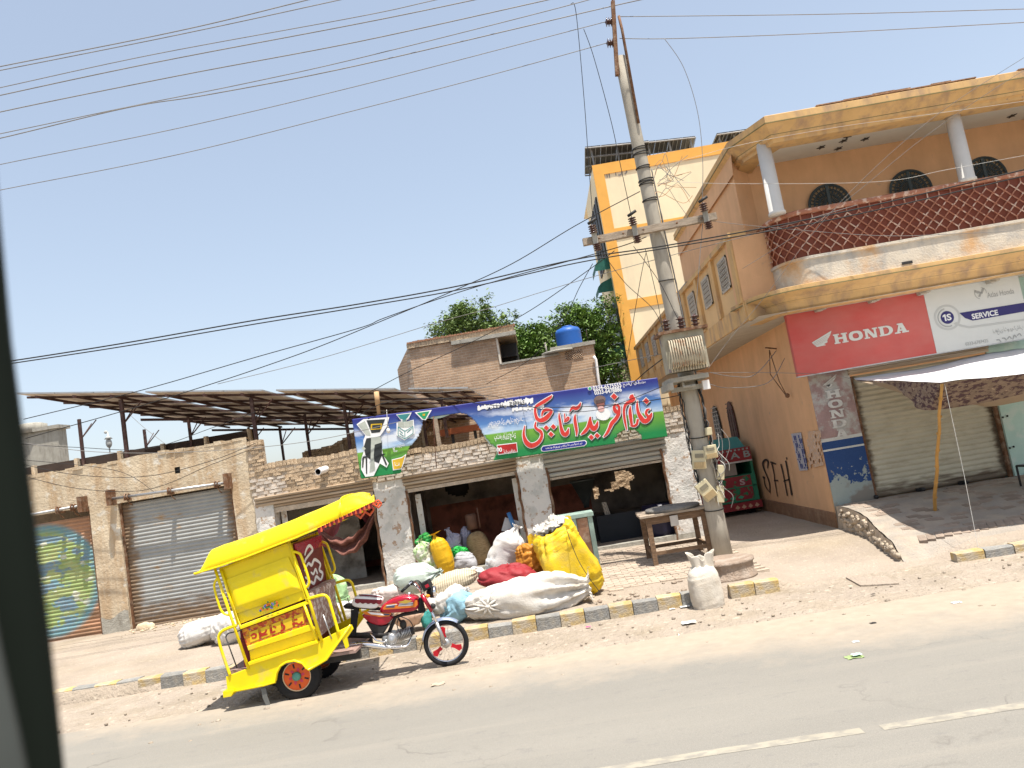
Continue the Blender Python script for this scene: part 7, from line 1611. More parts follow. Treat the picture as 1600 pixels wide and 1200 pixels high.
# frame
b = MB(); tubeN(b, [(835, 598), (880, 600), (1000, 612), (1190, 625)], .022, CY, smooth_=False); tubeN(b, [(892, 610), (878, 735), (1000, 745)], .022, CY, smooth_=False); tubeN(b, [(1200, 560), (1215, 625), (1120, 640), (1080, 655), (1045, 740)], .024, CY, smooth_=False)
tubeN(b, [(830, 748), (1050, 752)], .024, CY, smooth_=False); tubeN(b, [(830, 738), (1050, 742)], .02, CY-.1, smooth_=False); b.build('frame', m_dark, rk)
prism_y([(940, 670), (1010, 690), (1050, 688), (1020, 738), (985, 742)], CY-.09, CY+.09, 'air_box', m_dark, at=CY, bevel=.01)
prism_y([(1186, 560), (1214, 556), (1232, 628), (1200, 632)], CY-.05, CY+.05, 'head_stock', m_black, at=CY, bevel=.01)
prism_y([(870, 610), (905, 605), (895, 735), (870, 738)], CY-.13, CY-.10, 'rear_strut', m_black, at=CY, bevel=.004); prism_y([(828, 590), (870, 590), (905, 602), (900, 610), (838, 604)], CY-.1, CY+.1, 'seat_bracket', m_black, at=CY, bevel=.004)
# engine
eng = blob([(1018, 745), (1030, 728), (1075, 722), (1098, 735), (1102, 765), (1090, 788), (1045, 792), (1022, 778)], .12, 'engine', m_alu, round_=.9)
b = MB(); b.lathe(M_(1062, 760, -.12), [(.062, 0), (.062, .02), (.045, .03), (0, .032)], 20, 0, (0, -1, 0)); b.lathe(M_(1036, 772, -.12), [(.02, 0), (.02, .03), (0, .03)], 12, 0, (0, -1, 0)); b.build('engine_cover', m_alu, eng)
b = MB(); A_ = M_(1098, 745); B_ = M_(1165, 722); d = (B_-A_).normalized()
for k in range(9): p = A_.lerp(B_, k/9); b.lathe(p, [(.078-.001*k, 0), (.078-.001*k, .007)], 12, 0, d)
b.tube([A_, B_+d*.02], .05, 12, 1); b.build('cylinder', [m_alu, m_dark], eng)
b = MB(); b.ball(M_(1120, 690), (.045, .05, .06), 10, 8); b.tube([M_(1095, 660), M_(1120, 690), M_(1125, 735)], .014, 6); tubeN(b, [(1100, 650), (1150, 670), (1170, 720), (1130, 800), (1060, 815)], .006, CY-.1); tubeN(b, [(1095, 655), (1090, 700), (1110, 740)], .006, CY-.1); b.build('carburettor', m_dark, rk)
b = MB(); P = [M_(785, 810, -.14), M_(850, 800, -.14), M_(930, 792, -.15), M_(1000, 800, -.15), M_(1040, 806, -.14), M_(1100, 806, -.13), M_(1140, 795, -.1), M_(1158, 760, -.06)]; b.tube(catmull(P, 6), [.030+.012*math.sin(min(1, k/20)*math.pi) if k < 24 else .016 for k in range(43)], 12); b.build('exhaust', m_chrome, rk)
b = MB(); tubeN(b, [(955, 735), (985, 770), (1030, 780)], .012, CY-.16, smooth_=False); tubeN(b, [(1035, 792), (1050, 800), (1120, 800)], .010, CY-.17); b.build('foot_lever', m_chrome, rk)
# fork, fender, wheel
WC = M_(1336, 790); WC.z = .305; WR = .245
for dy in (-.085, .085):
    q_ = 'fork_leg'; b = MB(); b.tube([M_(1212, 540, dy), M_(1262, 622, dy)], .026, 10, 0); b.tube([M_(1258, 618, dy), M_(1292, 690, dy)], .016, 10, 1); b.tube([M_(1286, 680, dy), Vector((WC.x, CY+dy, WC.z))], .023, 10, 2); b.build(q_, [m_red, m_chrome, m_alu], rk)
b = MB()
def fender(u, v):
    a = R(168-118*u); r = WR+.062; w = (v-.5)*2; return (WC.x+(r-.02*w*w)*math.cos(a), CY+.052*w, WC.z+(r-.03*w*w)*math.sin(a))
b.grid(fender, 30, 8); fd = b.build('front_fender', M('fender_silver_blue', (.36, .42, .55), .22, metal=.6, bump=0), rk); sol = fd.modifiers.new('t', 'SOLIDIFY'); sol.thickness = .004
b = MB(); a = R(170); p = Vector((WC.x+(WR+.05)*math.cos(a), CY, WC.z+(WR+.05)*math.sin(a))); b.prism([p+Vector((0, -.04, 0)), p+Vector((0, .04, 0)), p+Vector((-.06, .04, -.13)), p+Vector((-.06, -.04, -.13))], (.004, 0, 0)); b.build('mud_flap', m_black, rk)
b = MB(); b.torus(WC, WR+.012, .033, 56, 12); fw = b.build('front_wheel', m_black, rk)
WC.z = WR+.012+.033; 
for v in fw.data.vertices: v.co.z += WC.z-.305
b = MB(); b.torus(WC, WR-.014, .014, 56, 8); b.build('rim', m_chrome, fw)
b = MB(); b.lathe(WC+Vector((0, -.05, 0)), [(.05, 0), (.058, .02), (.058, .08), (.05, .1)], 20, 0, (0, 1, 0)); b.lathe(WC+Vector((0, -.10, 0)), [(.018, 0), (.018, .2)], 10, 0, (0, 1, 0)); b.build('hub', m_alu, fw)
b = MB()
for k in range(36): a = 2*math.pi*k/36; a2 = a+(.5 if k % 2 else -.5); b.tube([WC+Vector((.055*math.cos(a), .03*(1 if k % 4 < 2 else -1), .055*math.sin(a))), WC+Vector(((WR-.02)*math.cos(a2), 0, (WR-.02)*math.sin(a2)))], .0022, 3)
b.build('spoke', m_chrome, fw, kind='stuff')
for a in (95, 215, 335):
    a = R(a); d = Vector((math.cos(a), 0, math.sin(a))); n_ = Vector((-d.z, 0, d.x)); q = WC+Vector((0, -.034, 0)); b = MB()
    P = [q+d*.075-n_*.026, q+d*.075+n_*.026, q+d*.12+n_*.020, q+d*.19+n_*.046, q+d*.215+n_*.0, q+d*.19-n_*.040, q+d*.12-n_*.022]; b.prism(P, (0, .006, 0)); fixn(b.build('spoke_ornament', M('ornament_red', (.45, .01, .02), .4, bump=0), fw))
# handlebar, lamp, instruments
b = MB(); tubeN(b, [(1218, 545), (1200, 512), (1165, 480)], .013, CY, smooth_=False)
for s_ in (-1, 1):
    P = [M_(1212, 525, 0), M_(1205, 505, .06*s_), M_(1180, 476, .16*s_), M_(1160, 480, .24*s_), M_(1128, 512, .33*s_)]; b.tube(catmull(P, 5), .011, 8, 0)
hb = b.build('handlebar', m_chrome, rk)
for s_ in (-1, 1):
    b = MB(); b.tube([M_(1150, 492, .29*s_), M_(1112, 526, .345*s_)], .018, 8); b.tube([M_(1165, 488, .24*s_-.02), M_(1190, 500, .3*s_)], .007, 5); b.ball(M_(1162, 482, .22*s_), .03, 8, 6); b.build('grip', m_black, hb)
b = MB()
for k in range(4): b.tube(catmull([M_(1162, 482, -.2+.1*k), M_(1195, 470+6*k, -.15+.08*k), M_(1225, 510, -.05+.02*k), M_(1218, 570, -.04)], 5), .005, 5)
b.build('control_cable', m_wire, hb)
b = MB(); b.ball(M_(1262, 528), (.062, .085, .075), 18, 12); b.lathe(M_(1270, 528), [(.075, 0), (.072, .03), (.05, .045), (0, .05)], 18, 1, (1, 0, -.1)); b.build('headlight', [m_black, m_chrome], rk)
b = MB(); c = M_(1238, 492); b.obox(c, (.10, .22, .10), rotm(0, -20)); b.obox(c+Vector((.02, -.111, .0)), (.05, .004, .04), rotm(0, -20), 1); b.build('instrument_cluster', [m_black, m_red], rk, bevel=.015)
for s_ in (-1, 1): b = MB(); b.ball(M_(1243, 548, .13*s_), (.028, .025, .022), 10, 8); b.tube([M_(1243, 548, .13*s_), M_(1230, 552, .04*s_)], .008, 5); b.build('indicator_lamp', M('amber_lens', (.70, .22, .01), .3, bump=0), rk)
b = MB(); b.lathe(M_(1262, 602, -.11), [(0, 0), (.03, 0), (.035, .03), (.02, .05)], 12, 0, (1, 0, .3)); b.build('horn', m_dark, rk)
# ------------------------------------------------------------------ sacks
def sack(c, size, rot=(0, 0, 0), mt=None, label='', name='sack', wr=.03, ws=.16, neck=None, sag=.15, seed=0, cat='sack', group=None, n=(72, 50), sq=2.6, squash=0, fold=(1, 1, 3), taper=0., open_=None, tie=None, minz=None):
    """stuffed bag: superellipsoid with folds; neck = (axis sign, radius scale) pinched end along local z"""
    c = Vector(c); m3 = Matrix.Rotation(R(rot[2]), 3, 'Z') @ Matrix.Rotation(R(rot[1]), 3, 'Y') @ Matrix.Rotation(R(rot[0]), 3, 'X'); b = MB()
    nu, nv = n; vs = []; zmin = minz
    se = lambda w, m: math.copysign(abs(math.cos(w))**m, math.cos(w)); so_ = lambda w, m: math.copysign(abs(math.sin(w))**m, math.sin(w))
    e1, e2 = 2/sq, 2/sq
    nvv = nv if not open_ else int(nv*.86)
    def pt(u, v):
        th = -math.pi/2+math.pi*v; ph = 2*math.pi*u
        x = se(th, e1)*se(ph, e2); y = se(th, e1)*so_(ph, e2); z = so_(th, e1*.9)
        k = 1+taper*z-(sag*(z*.5)); x *= k; y *= k
        ez = 0
        if neck:
            t = smooth(neck[0], 1.0, z); f = 1-t*(1-neck[1]); x *= f; y *= f; ez = .16*smooth(.8, 1, v)
            if z > .3:
                rr = math.hypot(x, y); mn = neck[1]*.34*(1+.9*smooth(.93, 1, v))
                if rr < mn: k3 = mn/max(rr, 1e-5) if rr > 1e-5 else 1; x, y = (x*k3, y*k3) if rr > 1e-5 else (mn*math.cos(ph), mn*math.sin(ph))
            if t > 0: x *= 1+.22*t*math.sin(9*ph); y *= 1+.22*t*math.sin(9*ph)
            fl = smooth(neck[2], 1., v) if len(neck) > 2 else 0; x *= 1+fl*2.2; y *= 1+fl*1.2
        p = Vector((x*size[0]/2, y*size[1]/2, (z+ez)*size[2]/2))
        az = math.atan2(y, x); q = Vector((math.cos(az)*2.6, math.sin(az)*2.6, z*.55+seed*1.7)); q2 = Vector((p.x/ws*.45+seed, p.y/ws*.45, p.z/ws*fold[2]*.8))
        nn = Vector((x, y, z*.5)); nn = nn.normalized() if nn.length > 1e-6 else Vector((0, 0, 1))
        d = abs(noise.noise(q)); d2 = abs(noise.noise(q2)); big = noise.noise(p/max(size)*2.4+Vector((seed, 2, 1))); end = abs(z)**2; d3 = abs(noise.noise(q*2.1))
        lo = 1-max(0, -z)*.2
        p += nn*(-wr*max(0, 1-5*d)*(.35+1.8*end)-wr*1.0*max(0, 1-5*d3)*end-wr*1.15*max(0, 1-5*d2)*(1-.6*end)+big*wr*2.8)
        p = m3 @ p+c
        if zmin is not None and p.z < zmin: p.z = zmin+(p.z-zmin)*.04
        return p
    b.grid(lambda u, v: pt(u, v*(nvv/nv)), nu, nvv, 0, True)
    return pt, b, m3, c
def mk(args, mats, label, name='sack', cat='sack', group=None, solid=False):
    pt, b, m3, c = sack(**args); o = b.build(name, mats, origin=c, label=label, cat=cat)
    if group: o['group'] = group
    if solid: s_ = o.modifiers.new('t', 'SOLIDIFY'); s_.thickness = .006
    return o, pt
def cloth(name, col, **k): return M(name, col, k.pop('rough', .75), var=k.pop('var', .07), scale=k.pop('scale', 6), bump=k.pop('bump', .3), bscale=k.pop('bscale', 50), **k)
m_sw = cloth('sack_white', (.60, .57, .52), col2=(.50, .44, .36), amt2=.40, scale2=3.5, soft2=.1, col3=(.36, .31, .26), amt3=.27, scale3=9)
m_sw2 = cloth('sack_bright_white', (.62, .60, .57), col2=(.50, .46, .40), amt2=.36, scale2=3, soft2=.1)
m_sy = cloth('sack_yellow', (.70, .47, .015), rough=.5, col2=(.56, .40, .06), amt2=.42, scale2=4, col3=(.62, .50, .20), amt3=.30, scale3=12)
m_sam = cloth('sack_amber', (.62, .36, .01), rough=.45)
m_smar = cloth('sack_maroon', (.27, .022, .028), rough=.6)
m_sor = cloth('sack_orange', (.46, .19, .02), rough=.55)
m_sblue = cloth('sack_light_blue', (.24, .42, .52))
m_smint = cloth('sack_pale_mint', (.52, .60, .54))
m_scream = cloth('sack_cream', (.58, .50, .36))
m_speach = cloth('sack_peach', (.62, .42, .30))
m_slil = cloth('sack_lilac', (.36, .34, .42))
m_sgrey = cloth('sack_grey', (.38, .38, .40))
m_sgreen = cloth('sack_green', (.03, .26, .05), rough=.45)
m_sgclear = cloth('bag_clear_green', (.34, .48, .22), rough=.4, col2=(.62, .62, .52), amt2=.5, scale2=7, soft2=.06)
stripes(m_scream, (0, 0, 0), 9, (.20, .16, .10), .35)
m_straw = M('straw_weave', (.36, .25, .13), .9, var=.2, scale=6, col2=(.22, .14, .07), amt2=.44, scale2=30, stretch2=(.4, .4, 2.5), bump=.6, bscale=60)
m_cot = cloth('cotton_lint', (.66, .62, .55), bump=.6, bscale=90)
def G(px, py, z): return V(px, py, z=z)
pvz = .17
# big white one lying at the kerb
c = V(818, 941, y=11.75); longsack, _ = mk(dict(c=(c.x, 11.72, pvz+.22), size=(.62, .66, 1.78), rot=(0, 90, 4), mt=0, wr=.035, ws=.2, seed=1, sag=-.25, sq=2.3, fold=(1, 1, 1.2), minz=pvz-.01, neck=(-.2, .98)), m_sw, 'long white sack lying flat along the kerb below the maroon one')
k0 = V(762, 948, y=11.42); b = MB()
for k in range(9):
    a = 2*math.pi*k/9; b.tube([k0, k0+Vector((.10*math.cos(a), -.01, .08*math.sin(a))), k0+Vector((.26*math.cos(a)+.02, .05, .17*math.sin(a)))], [.03, .02, .004], 5)
b.ball(k0, (.05, .05, .04), 8, 6); b.build('knot', m_sw, longsack)
# tall yellow open sack leaning left, cotton on top
base = V(917, 940, z=pvz); topc = V(862, 828, y=12.25); ax = (topc-base); lean = math.degrees(math.atan2(ax.x, ax.z))
yc = (base+topc)/2+Vector((0, .25, .02))
ysack, pt = mk(dict(c=yc, size=(.80, .56, 1.24), rot=(4, lean-1, 8), wr=.034, ws=.16, seed=4, sag=.04, sq=4.0, fold=(1.6, 1.6, 4), open_=True), m_sy, 'tall bright yellow open sack stuffed with cotton lint', solid=True)
b = MB()
for k in range(90):
    u = rnd(0, 6.28); r_ = math.sqrt(rnd(0, 1)); q = topc+Vector((.26*r_*math.cos(u), .2+.18*r_*math.sin(u), .02+.09*(1-r_)+.05*math.cos(u))); rr = rnd(.03, .085); b.ball(q, (rr, rr, rr*.8), 16, 10, fn=lambda n_, p: p+n_*rr*.9*noise.noise(p*34)+n_*rr*.5*noise.noise(p*80))
b.build('cotton_lint', m_cot, label='fluffy off white cotton lint heaped in the mouth of the yellow sack', cat='cotton')
b = MB(); tR = V(892, 810, y=12.15); tL = V(824, 836, y=12.1)
def rim(u, v):
    p = V(824+68*u, 838-26*u-(9*math.exp(-((u-.93)/.12)**2)), y=12.55-.1*math.sin(u*3)); return (p.x, p.y+.05*math.sin(u*20), p.z-.16*v+.02*math.sin(u*17))
b.grid(rim, 20, 5); o2 = b.build('rim', m_sy, ysack)
# seam cord
b = MB(); q = [V(885, 826, y=11.96), V(893, 850, y=11.90), V(905, 878, y=11.86), V(922, 905, y=11.84), V(938, 926, y=11.84)]; b.tube(catmull(q, 6), .006, 4); b.build('seam', m_dark, ysack)
mk(dict(c=V(795, 899, y=12.25), size=(.95, .6, .42), rot=(0, 10, 5), wr=.03, ws=.14, seed=6, sag=.1, sq=2.2, taper=-.12, fold=(3, 1, 1.5)), m_smar, 'slumped maroon cloth sack on top of the long white sack')
mk(dict(c=V(825, 876, y=12.6), size=(.42, .4, .6), rot=(0, -14, 0), wr=.035, ws=.12, seed=8, sag=.3, sq=2.3), m_sor, 'crumpled orange brown bag squeezed beside the tall yellow sack')
mk(dict(c=V(789, 866, y=13.0), size=(.50, .46, .92), rot=(0, 33, 0), wr=.02, ws=.2, seed=9, sag=.1, sq=2.5, neck=(.5, .55)), m_sw2, 'clean white sack leaning back behind the maroon sack')
mk(dict(c=V(746, 893, y=12.7), size=(.2, .2, .16), rot=(0, 0, 0), wr=.02, ws=.1, seed=10, n=(24, 16)), m_sw2, 'small round white bundle at the left of the maroon sack', 'bundle', 'bundle')
# heap behind the motorcycle
mk(dict(c=V(650, 903, y=12.55), size=(.46, .52, .78), rot=(0, 84, -8), wr=.022, ws=.2, seed=11, sq=2.4, neck=(.55, .5), fold=(3, 1, 1)), m_smint, 'pale mint white sack on top of the heap behind the handlebar')
mk(dict(c=V(706, 909, y=12.2), size=(.30, .36, .86), rot=(0, 80, 10), wr=.012, ws=.3, seed=12, sq=2.3, fold=(.4, .4, 9)), m_scream, 'cream sack with fine dark ribs lying across the heap')
mk(dict(c=V(700, 938, y=11.95), size=(.36, .42, .66), rot=(0, 70, 0), wr=.02, ws=.2, seed=13, sq=2.3, neck=(.5, .5)), m_sw2, 'white sack wedged between the ribbed cream and the light blue sack')
mk(dict(c=V(716, 950, y=11.85), size=(.42, .42, .60), rot=(0, 66, 5), wr=.032, ws=.12, seed=14, sq=2.2, neck=(.55, .5), fold=(4, 1, 1)), m_sblue, 'light blue sack lying low behind the front wheel')
mk(dict(c=V(643, 958, y=11.75), size=(.34, .36, .56), rot=(0, 86, 0), wr=.02, ws=.14, seed=15, sq=2.4), m_speach, 'peach coloured sack showing under the red fuel tank')
mk(dict(c=V(668, 966, y=11.70), size=(.16, .2, .26), rot=(0, 10, 0), wr=.02, ws=.1, seed=16, n=(24, 16)), cloth('sack_teal', (.04, .24, .22)), 'small teal green bag beside the peach sack', 'bag', 'bag')
mk(dict(c=V(614, 925, y=12.6), size=(.30, .42, .72), rot=(0, 86, 4), wr=.025, ws=.13, seed=17, sq=2.3), cloth('sack_blush', (.60, .50, .47)), 'pinkish white crumpled sack behind the motorcycle seat')
mk(dict(c=V(548, 956, y=11.75), size=(.30, .42, .85), rot=(0, 88, 0), wr=.02, ws=.2, seed=18, sq=2.5), m_sw2, 'white sack lying under the front rail of the rickshaw cabin')
mk(dict(c=V(524, 926, y=12.2), size=(.42, .3, .6), rot=(0, -8, 0), wr=.025, ws=.15, seed=19, sq=2.4), cloth('sack_pale_green', (.36, .56, .28)), 'pale green bag seen through the rear cabin rails')
b = MB()
def tarp(u, v): p = V(592+34*u, 928-33*u*(1-.2*v), y=12.9-.25*v); return (p.x+.12*v, p.y+.05*math.sin(u*7), p.z-.22*v*(1-u*.5)+.03*math.sin(u*15+v*8))
b.grid(tarp, 18, 8); b.build('tarpaulin', cloth('tarp_beige', (.40, .34, .26)), label='stiff beige tarpaulin flap left of the mint sack', cat='tarpaulin')
# inside opening B
mk(dict(c=V(691, 867, y=16.2), size=(.40, .36, .84), rot=(0, -14, 0), wr=.010, ws=.3, seed=20, sq=2.4, neck=(.72, .4, .93), fold=(.6, .6, 6)), m_sam, 'amber yellow sack standing with a tied neck in the middle opening')
mk(dict(c=V(668, 870, y=16.35), size=(.44, .36, .72), rot=(0, -18, 0), wr=.03, ws=.12, seed=21, sq=2.3, neck=(.6, .6)), m_sgclear, 'translucent green net bag leaning on the left pillar')
mk(dict(c=V(665, 850, y=16.8), size=(.34, .3, .42), rot=(0, -10, 0), wr=.04, ws=.1, seed=22), m_sgreen, 'dark green plastic bag behind the net bag')
mk(dict(c=V(726, 877, y=16.7), size=(.52, .4, .40), rot=(0, 5, 0), wr=.02, ws=.14, seed=23, sag=.35), m_sgrey, 'low grey white open sack right of the amber sack')
mk(dict(c=V(718, 862, y=17.0), size=(.38, .3, .26), rot=(0, 0, 0), wr=.04, ws=.09, seed=24), m_sgreen.copy() if False else cloth('bag_bright_green', (.02, .36, .06), rough=.4), 'bright green bag lying on the grey sack', 'bag', 'bag')
mk(dict(c=V(707, 848, y=17.2), size=(.40, .34, .52), rot=(0, -14, 0), wr=.03, ws=.14, seed=25, neck=(.3, .35)), m_slil, 'lilac sack with a peaked neck behind the amber sack')
mk(dict(c=V(729, 845, y=17.5), size=(.26, .3, .66), rot=(0, 6, 0), wr=.03, ws=.14, seed=26), m_slil, 'second lilac sack, darker, close beside the straw sack')
o, pt = mk(dict(c=V(749, 857, y=17.3), size=(.50, .42, .76), rot=(0, -9, 0), wr=.008, ws=.3, seed=27, sq=2.8, sag=.12, fold=(.3, .3, 8)), m_straw, 'woven straw sack standing at the back of the middle opening')
b = MB(); q = V(742, 826, y=17.4); b.lathe(q+Vector((-.05, 0, 0)), [(.12, 0), (.13, .3), (.1, .34)], 10); b.tube([q+Vector((.12, 0, 0)), q+Vector((.12, 0, .45))], .02, 5); b.build('tin_can', M('brown_tin', (.14, .07, .045), .7, var=.3), label='brown rusty tin with a stick standing on the straw sack', cat='tin')
b = MB(); q = V(798, 822, y=17.0)
b.obox(q, (.34, .02, .30), rotm(0, 25, 0), 0); b.tube([q+Vector((.0, -.05, .3)), q+Vector((.12, -.05, -.25))], .05, 6, 1); b.obox(q+Vector((.1, -.08, -.28)), (.16, .1, .2), rotm(0, 10), 2); b.obox(q+Vector((-.02, -.06, -.2)), (.04, .04, .28), rotm(0, -12), 3)
b.build('junk_pile', [m_sgrey, M('junk_blue', (.05, .16, .36), .5), M('junk_green', (.15, .38, .22), .6), M('junk_red', (.30, .04, .03), .6)], label='clutter of a grey board, blue tube and green tin at the right jamb', cat='clutter')
# white sacks behind the rickshaw, standing sack by the pole
mk(dict(c=V(319, 985, y=13.55), size=(.42, .62, .92), rot=(0, 78, 0), wr=.02, ws=.2, seed=30, sq=2.3, neck=(.4, .6)), m_sw2, 'white sack lying on the pavement left of the rickshaw')
mk(dict(c=V(362, 978, y=13.3), size=(.52, .6, .72), rot=(0, 60, 0), wr=.025, ws=.18, seed=31, sq=2.3, neck=(.4, .5)), m_sw2, 'white sack partly hidden behind the rear hoop of the rickshaw')
gsack, _ = mk(dict(c=V(1103, 922, y=10.95), size=(.44, .34, .72), rot=(0, -4, 6), wr=.008, ws=.22, seed=32, sq=3.0, sag=.12, fold=(.5, .5, 5)), cloth('sack_off_white', (.58, .53, .45), col2=(.48, .42, .34), amt2=.42, scale2=5), 'off white grain sack standing in the road beside the pole')
b = MB(); c = V(1099, 884, y=10.95)
def neckf(u, v):
    a = 2*math.pi*u; r = .15-.02*math.sin(v*3)+.03*v*math.cos(2*a); f = .035*math.sin(7*a)*v; return (c.x+(r+f)*math.cos(a)-.01*v, c.y+(r*.7+f*.5)*math.sin(a), c.z-.12+.27*v+.035*v*math.cos(2*a+.4)+.03*math.sin(5*a)*v)
b.grid(neckf, 50, 14); o = b.build('neck', MATS['sack_off_white'], gsack); s_ = o.modifiers.new('t', 'SOLIDIFY'); s_.thickness = .004

# ------------------------------------------------------------------ things round the right opening
# counter with green painted frame
def px2(x, y, Y): return V(700+x/6, 780+y/6, y=Y)
ct = thing('counter', V(905, 870, y=14.9), 'pale green framed counter with a brown wood panel behind the yellow sack', 'counter'); m_pg = M('pale_green_paint', (.30, .40, .34), .6, var=.1, scale=5, bump=.1)
A_ = px2(1395, 560, 15.0); L0 = px2(940, 150, 15.0); x1 = px2(1365, 300, 15).x; x0 = px2(985, 300, 15).x; zt = px2(1330, 120, 15).z; zb = .18
b = MB(); b.box(x0, x1, 15.0, 15.5, zb, zt-.06); b.build('cabinet_body', M('cabinet_grey', (.20, .22, .2), .7), ct)
b = MB(); b.box(x0-.05, x1+.05, 14.93, 15.56, zt-.07, zt+.0); b.box(x1-.07, x1+.02, 14.96, 15.02, zb, zt-.07); b.box(x0-.02, x0+.05, 14.96, 15.02, zb, zt-.07); b.box(x1-.40, x1-.30, 14.96, 15.01, zb, zt-.07); b.box(x0, x1, 14.965, 15.0, zb, zb+.16); b.build('frame', m_pg, ct)
b = MB(); b.box(x1-.29, x1-.08, 14.975, 14.99, zb+.17, zt-.09); b.build('wood_panel', M('scuffed_plywood', (.30, .165, .10), .8, var=.3, scale=4, col2=(.45, .34, .25), amt2=.38, scale2=8), ct)
# milling machine in the dark
mm_ = thing('grinding_machine', V(905, 830, y=18.2), 'dark grinding machine with a funnel hopper inside the right opening', 'machine')
c = V(912, 765, y=18.2); b = MB(); b.lathe(c+Vector((0, 0, -.42)), [(.08, 0), (.10, .1), (.38, .62), (.40, .62), (.4, .66)], 4); b.build('hopper', M('hopper_steel', (.07, .08, .08), .4, metal=.5), mm_)
b = MB(); b.lathe(c+Vector((-.2, 0, -.75)), [(.3, 0), (.3, .25)], 18, 0, (0, -1, 0)); b.box(c.x-.35, c.x+.25, 18.0, 18.6, .3, .9); b.build('body', m_dark, mm_)
b = MB()
def cl(u, v): p = V(940+4*u*8, 785, y=17.6); w = .10+.09*v; return (V(942, 785, y=17.6).x+w*(u-.3)+.12*v, 17.6+.03*math.sin(u*18), V(942, 785, y=17.6).z-1.02*v)
b.grid(cl, 22, 20); b.build('flour_chute_cloth', cloth('chute_cloth', (.42, .37, .31)), mm_)
b = MB(); p0 = V(948, 860, y=17.5); p1 = V(1012, 800, y=17.5); b.box(p0.x-.1, p1.x, 17.5, 18.4, .3, p1.z+.08); b.build('blue_cabinet', M('dark_blue_metal', (.006, .009, .014), .6), label='dark blue metal box standing inside the right opening', cat='box')
c = V(1033, 820, y=17.3); b = MB(); b.lathe((c.x, 17.3, .3), [(.36, 0), (.38, .1), (.37, .3), (.38, .32), (.37, .6), (.34, .68), (0, .68)], 26); b.build('plastic_drum', M('navy_plastic', (.012, .011, .03), .4), label='navy blue plastic drum behind the wooden table', cat='drum')
# wooden table with a millstone
tz = lambda px, py, y: V(px, py, y=y)
tb_ = thing('wooden_table', (2.1, 14.4, .17), 'rough old wooden table with a grey millstone on it', 'table')
LG = [(V(1000, 797, y=14.55), V(1012, 865, y=14.9)), (V(1010, 806, y=13.97), V(1024, 886, y=13.97)), (V(1093, 792, y=13.99), V(1100, 870, y=13.99)), (V(1078, 790, y=14.8), V(1088, 850, y=14.8))]
T0, T1, T2, T3 = V(991, 795, y=14.75), V(1008, 810, y=13.9), V(1103, 789, y=13.9), V(1085, 781, y=14.75)
zt = (T1.z+T2.z)/2
xL, xR = V(1010, 808, y=13.95).x, V(1100, 790, y=13.95).x
for x, y in ((xL+.02, 13.96), (xR-.04, 13.96), (xL+.02, 14.86), (xR-.04, 14.86)):
    b = MB(); b.hexa([(x-.04, y-.035, .15), (x+.04, y-.035, .15), (x+.04, y+.035, .15), (x-.04, y+.035, .15), (x-.045, y-.04, zt-.04), (x+.045, y-.04, zt-.04), (x+.045, y+.04, zt-.04), (x-.045, y+.04, zt-.04)]); b.build('leg', m_wood, tb_)
for k in range(5): b = MB(); y = 13.88+k*.21; b.box(xL-.10+rnd(-.03, .03), xR+.06+rnd(-.03, .03), y, y+.20, zt-.03, zt+rnd(.0, .012)); b.build('plank', m_woodgrey, tb_)
b = MB(); b.box(xL, xR, 13.93, 13.97, zt-.16, zt-.04); b.box(xL, xR, 14.86, 14.9, zt-.16, zt-.04); b.box(xL-.02, xL+.02, 13.97, 14.86, zt-.14, zt-.04); b.build('apron', m_wood, tb_)
b = MB(); b.box(xL, xR, 13.94, 13.98, .36, .42); b.box(xL, xR, 14.84, 14.88, .36, .42); b.box(xL, xL+.04, 13.98, 14.84, .36, .42); b.box(xR-.06, xR-.02, 13.98, 14.84, .36, .42); b.build('stretcher', m_wood, tb_)
b = MB(); q = V(1056, 812, y=13.9); b.box(q.x-.1, q.x+.04, 13.88, 13.92, q.z-.10, q.z+.08); b.build('paper_flap', M('paper_grey', (.45, .42, .38), .8), tb_)
b = MB(); ms = Vector(((xL+xR)/2+.02, 14.36, zt+.0)); b.lathe(ms, [(.48, .005), (.50, .03), (.49, .065), (.1, .085), (.07, .085), (.07, .06), (0, .06)], 30, fn if False else 0); b.build('millstone', M('millstone', (.21, .195, .175), .9, var=.2, scale=8, bump=.6), label='round grey millstone lying on the wooden table', cat='millstone')
# concrete basin at the pole
bs = V(1136, 905, y=12.0); b = MB(); c = Vector((bs.x, 12.0, .04)); b.lathe(c, [(.30, 0), (.42, .06), (.43, .10), (.46, .12), (.46, .155), (.43, .17), (.425, .33), (.45, .35), (.45, .385), (.38, .395), (.25, .36), (0, .35)], 40); b.build('concrete_basin', M('basin_concrete', (.30, .225, .17), .95, var=.15, scale=4, col2=(.38, .31, .25), amt2=.45, scale2=5, bump=.5), label='round brown concrete ring basin filled with dirt beside the pole', cat='basin')
b = MB(); b.ball((c.x-.2, 11.9, .43), (.05, .04, .03), 7, 5, fn=lambda u, p: p+Vector((1, 1, 1))*jig(p, .05, .04)); b.build('stone', m_mortar, label='small stone lying on the concrete basin', cat='stone')

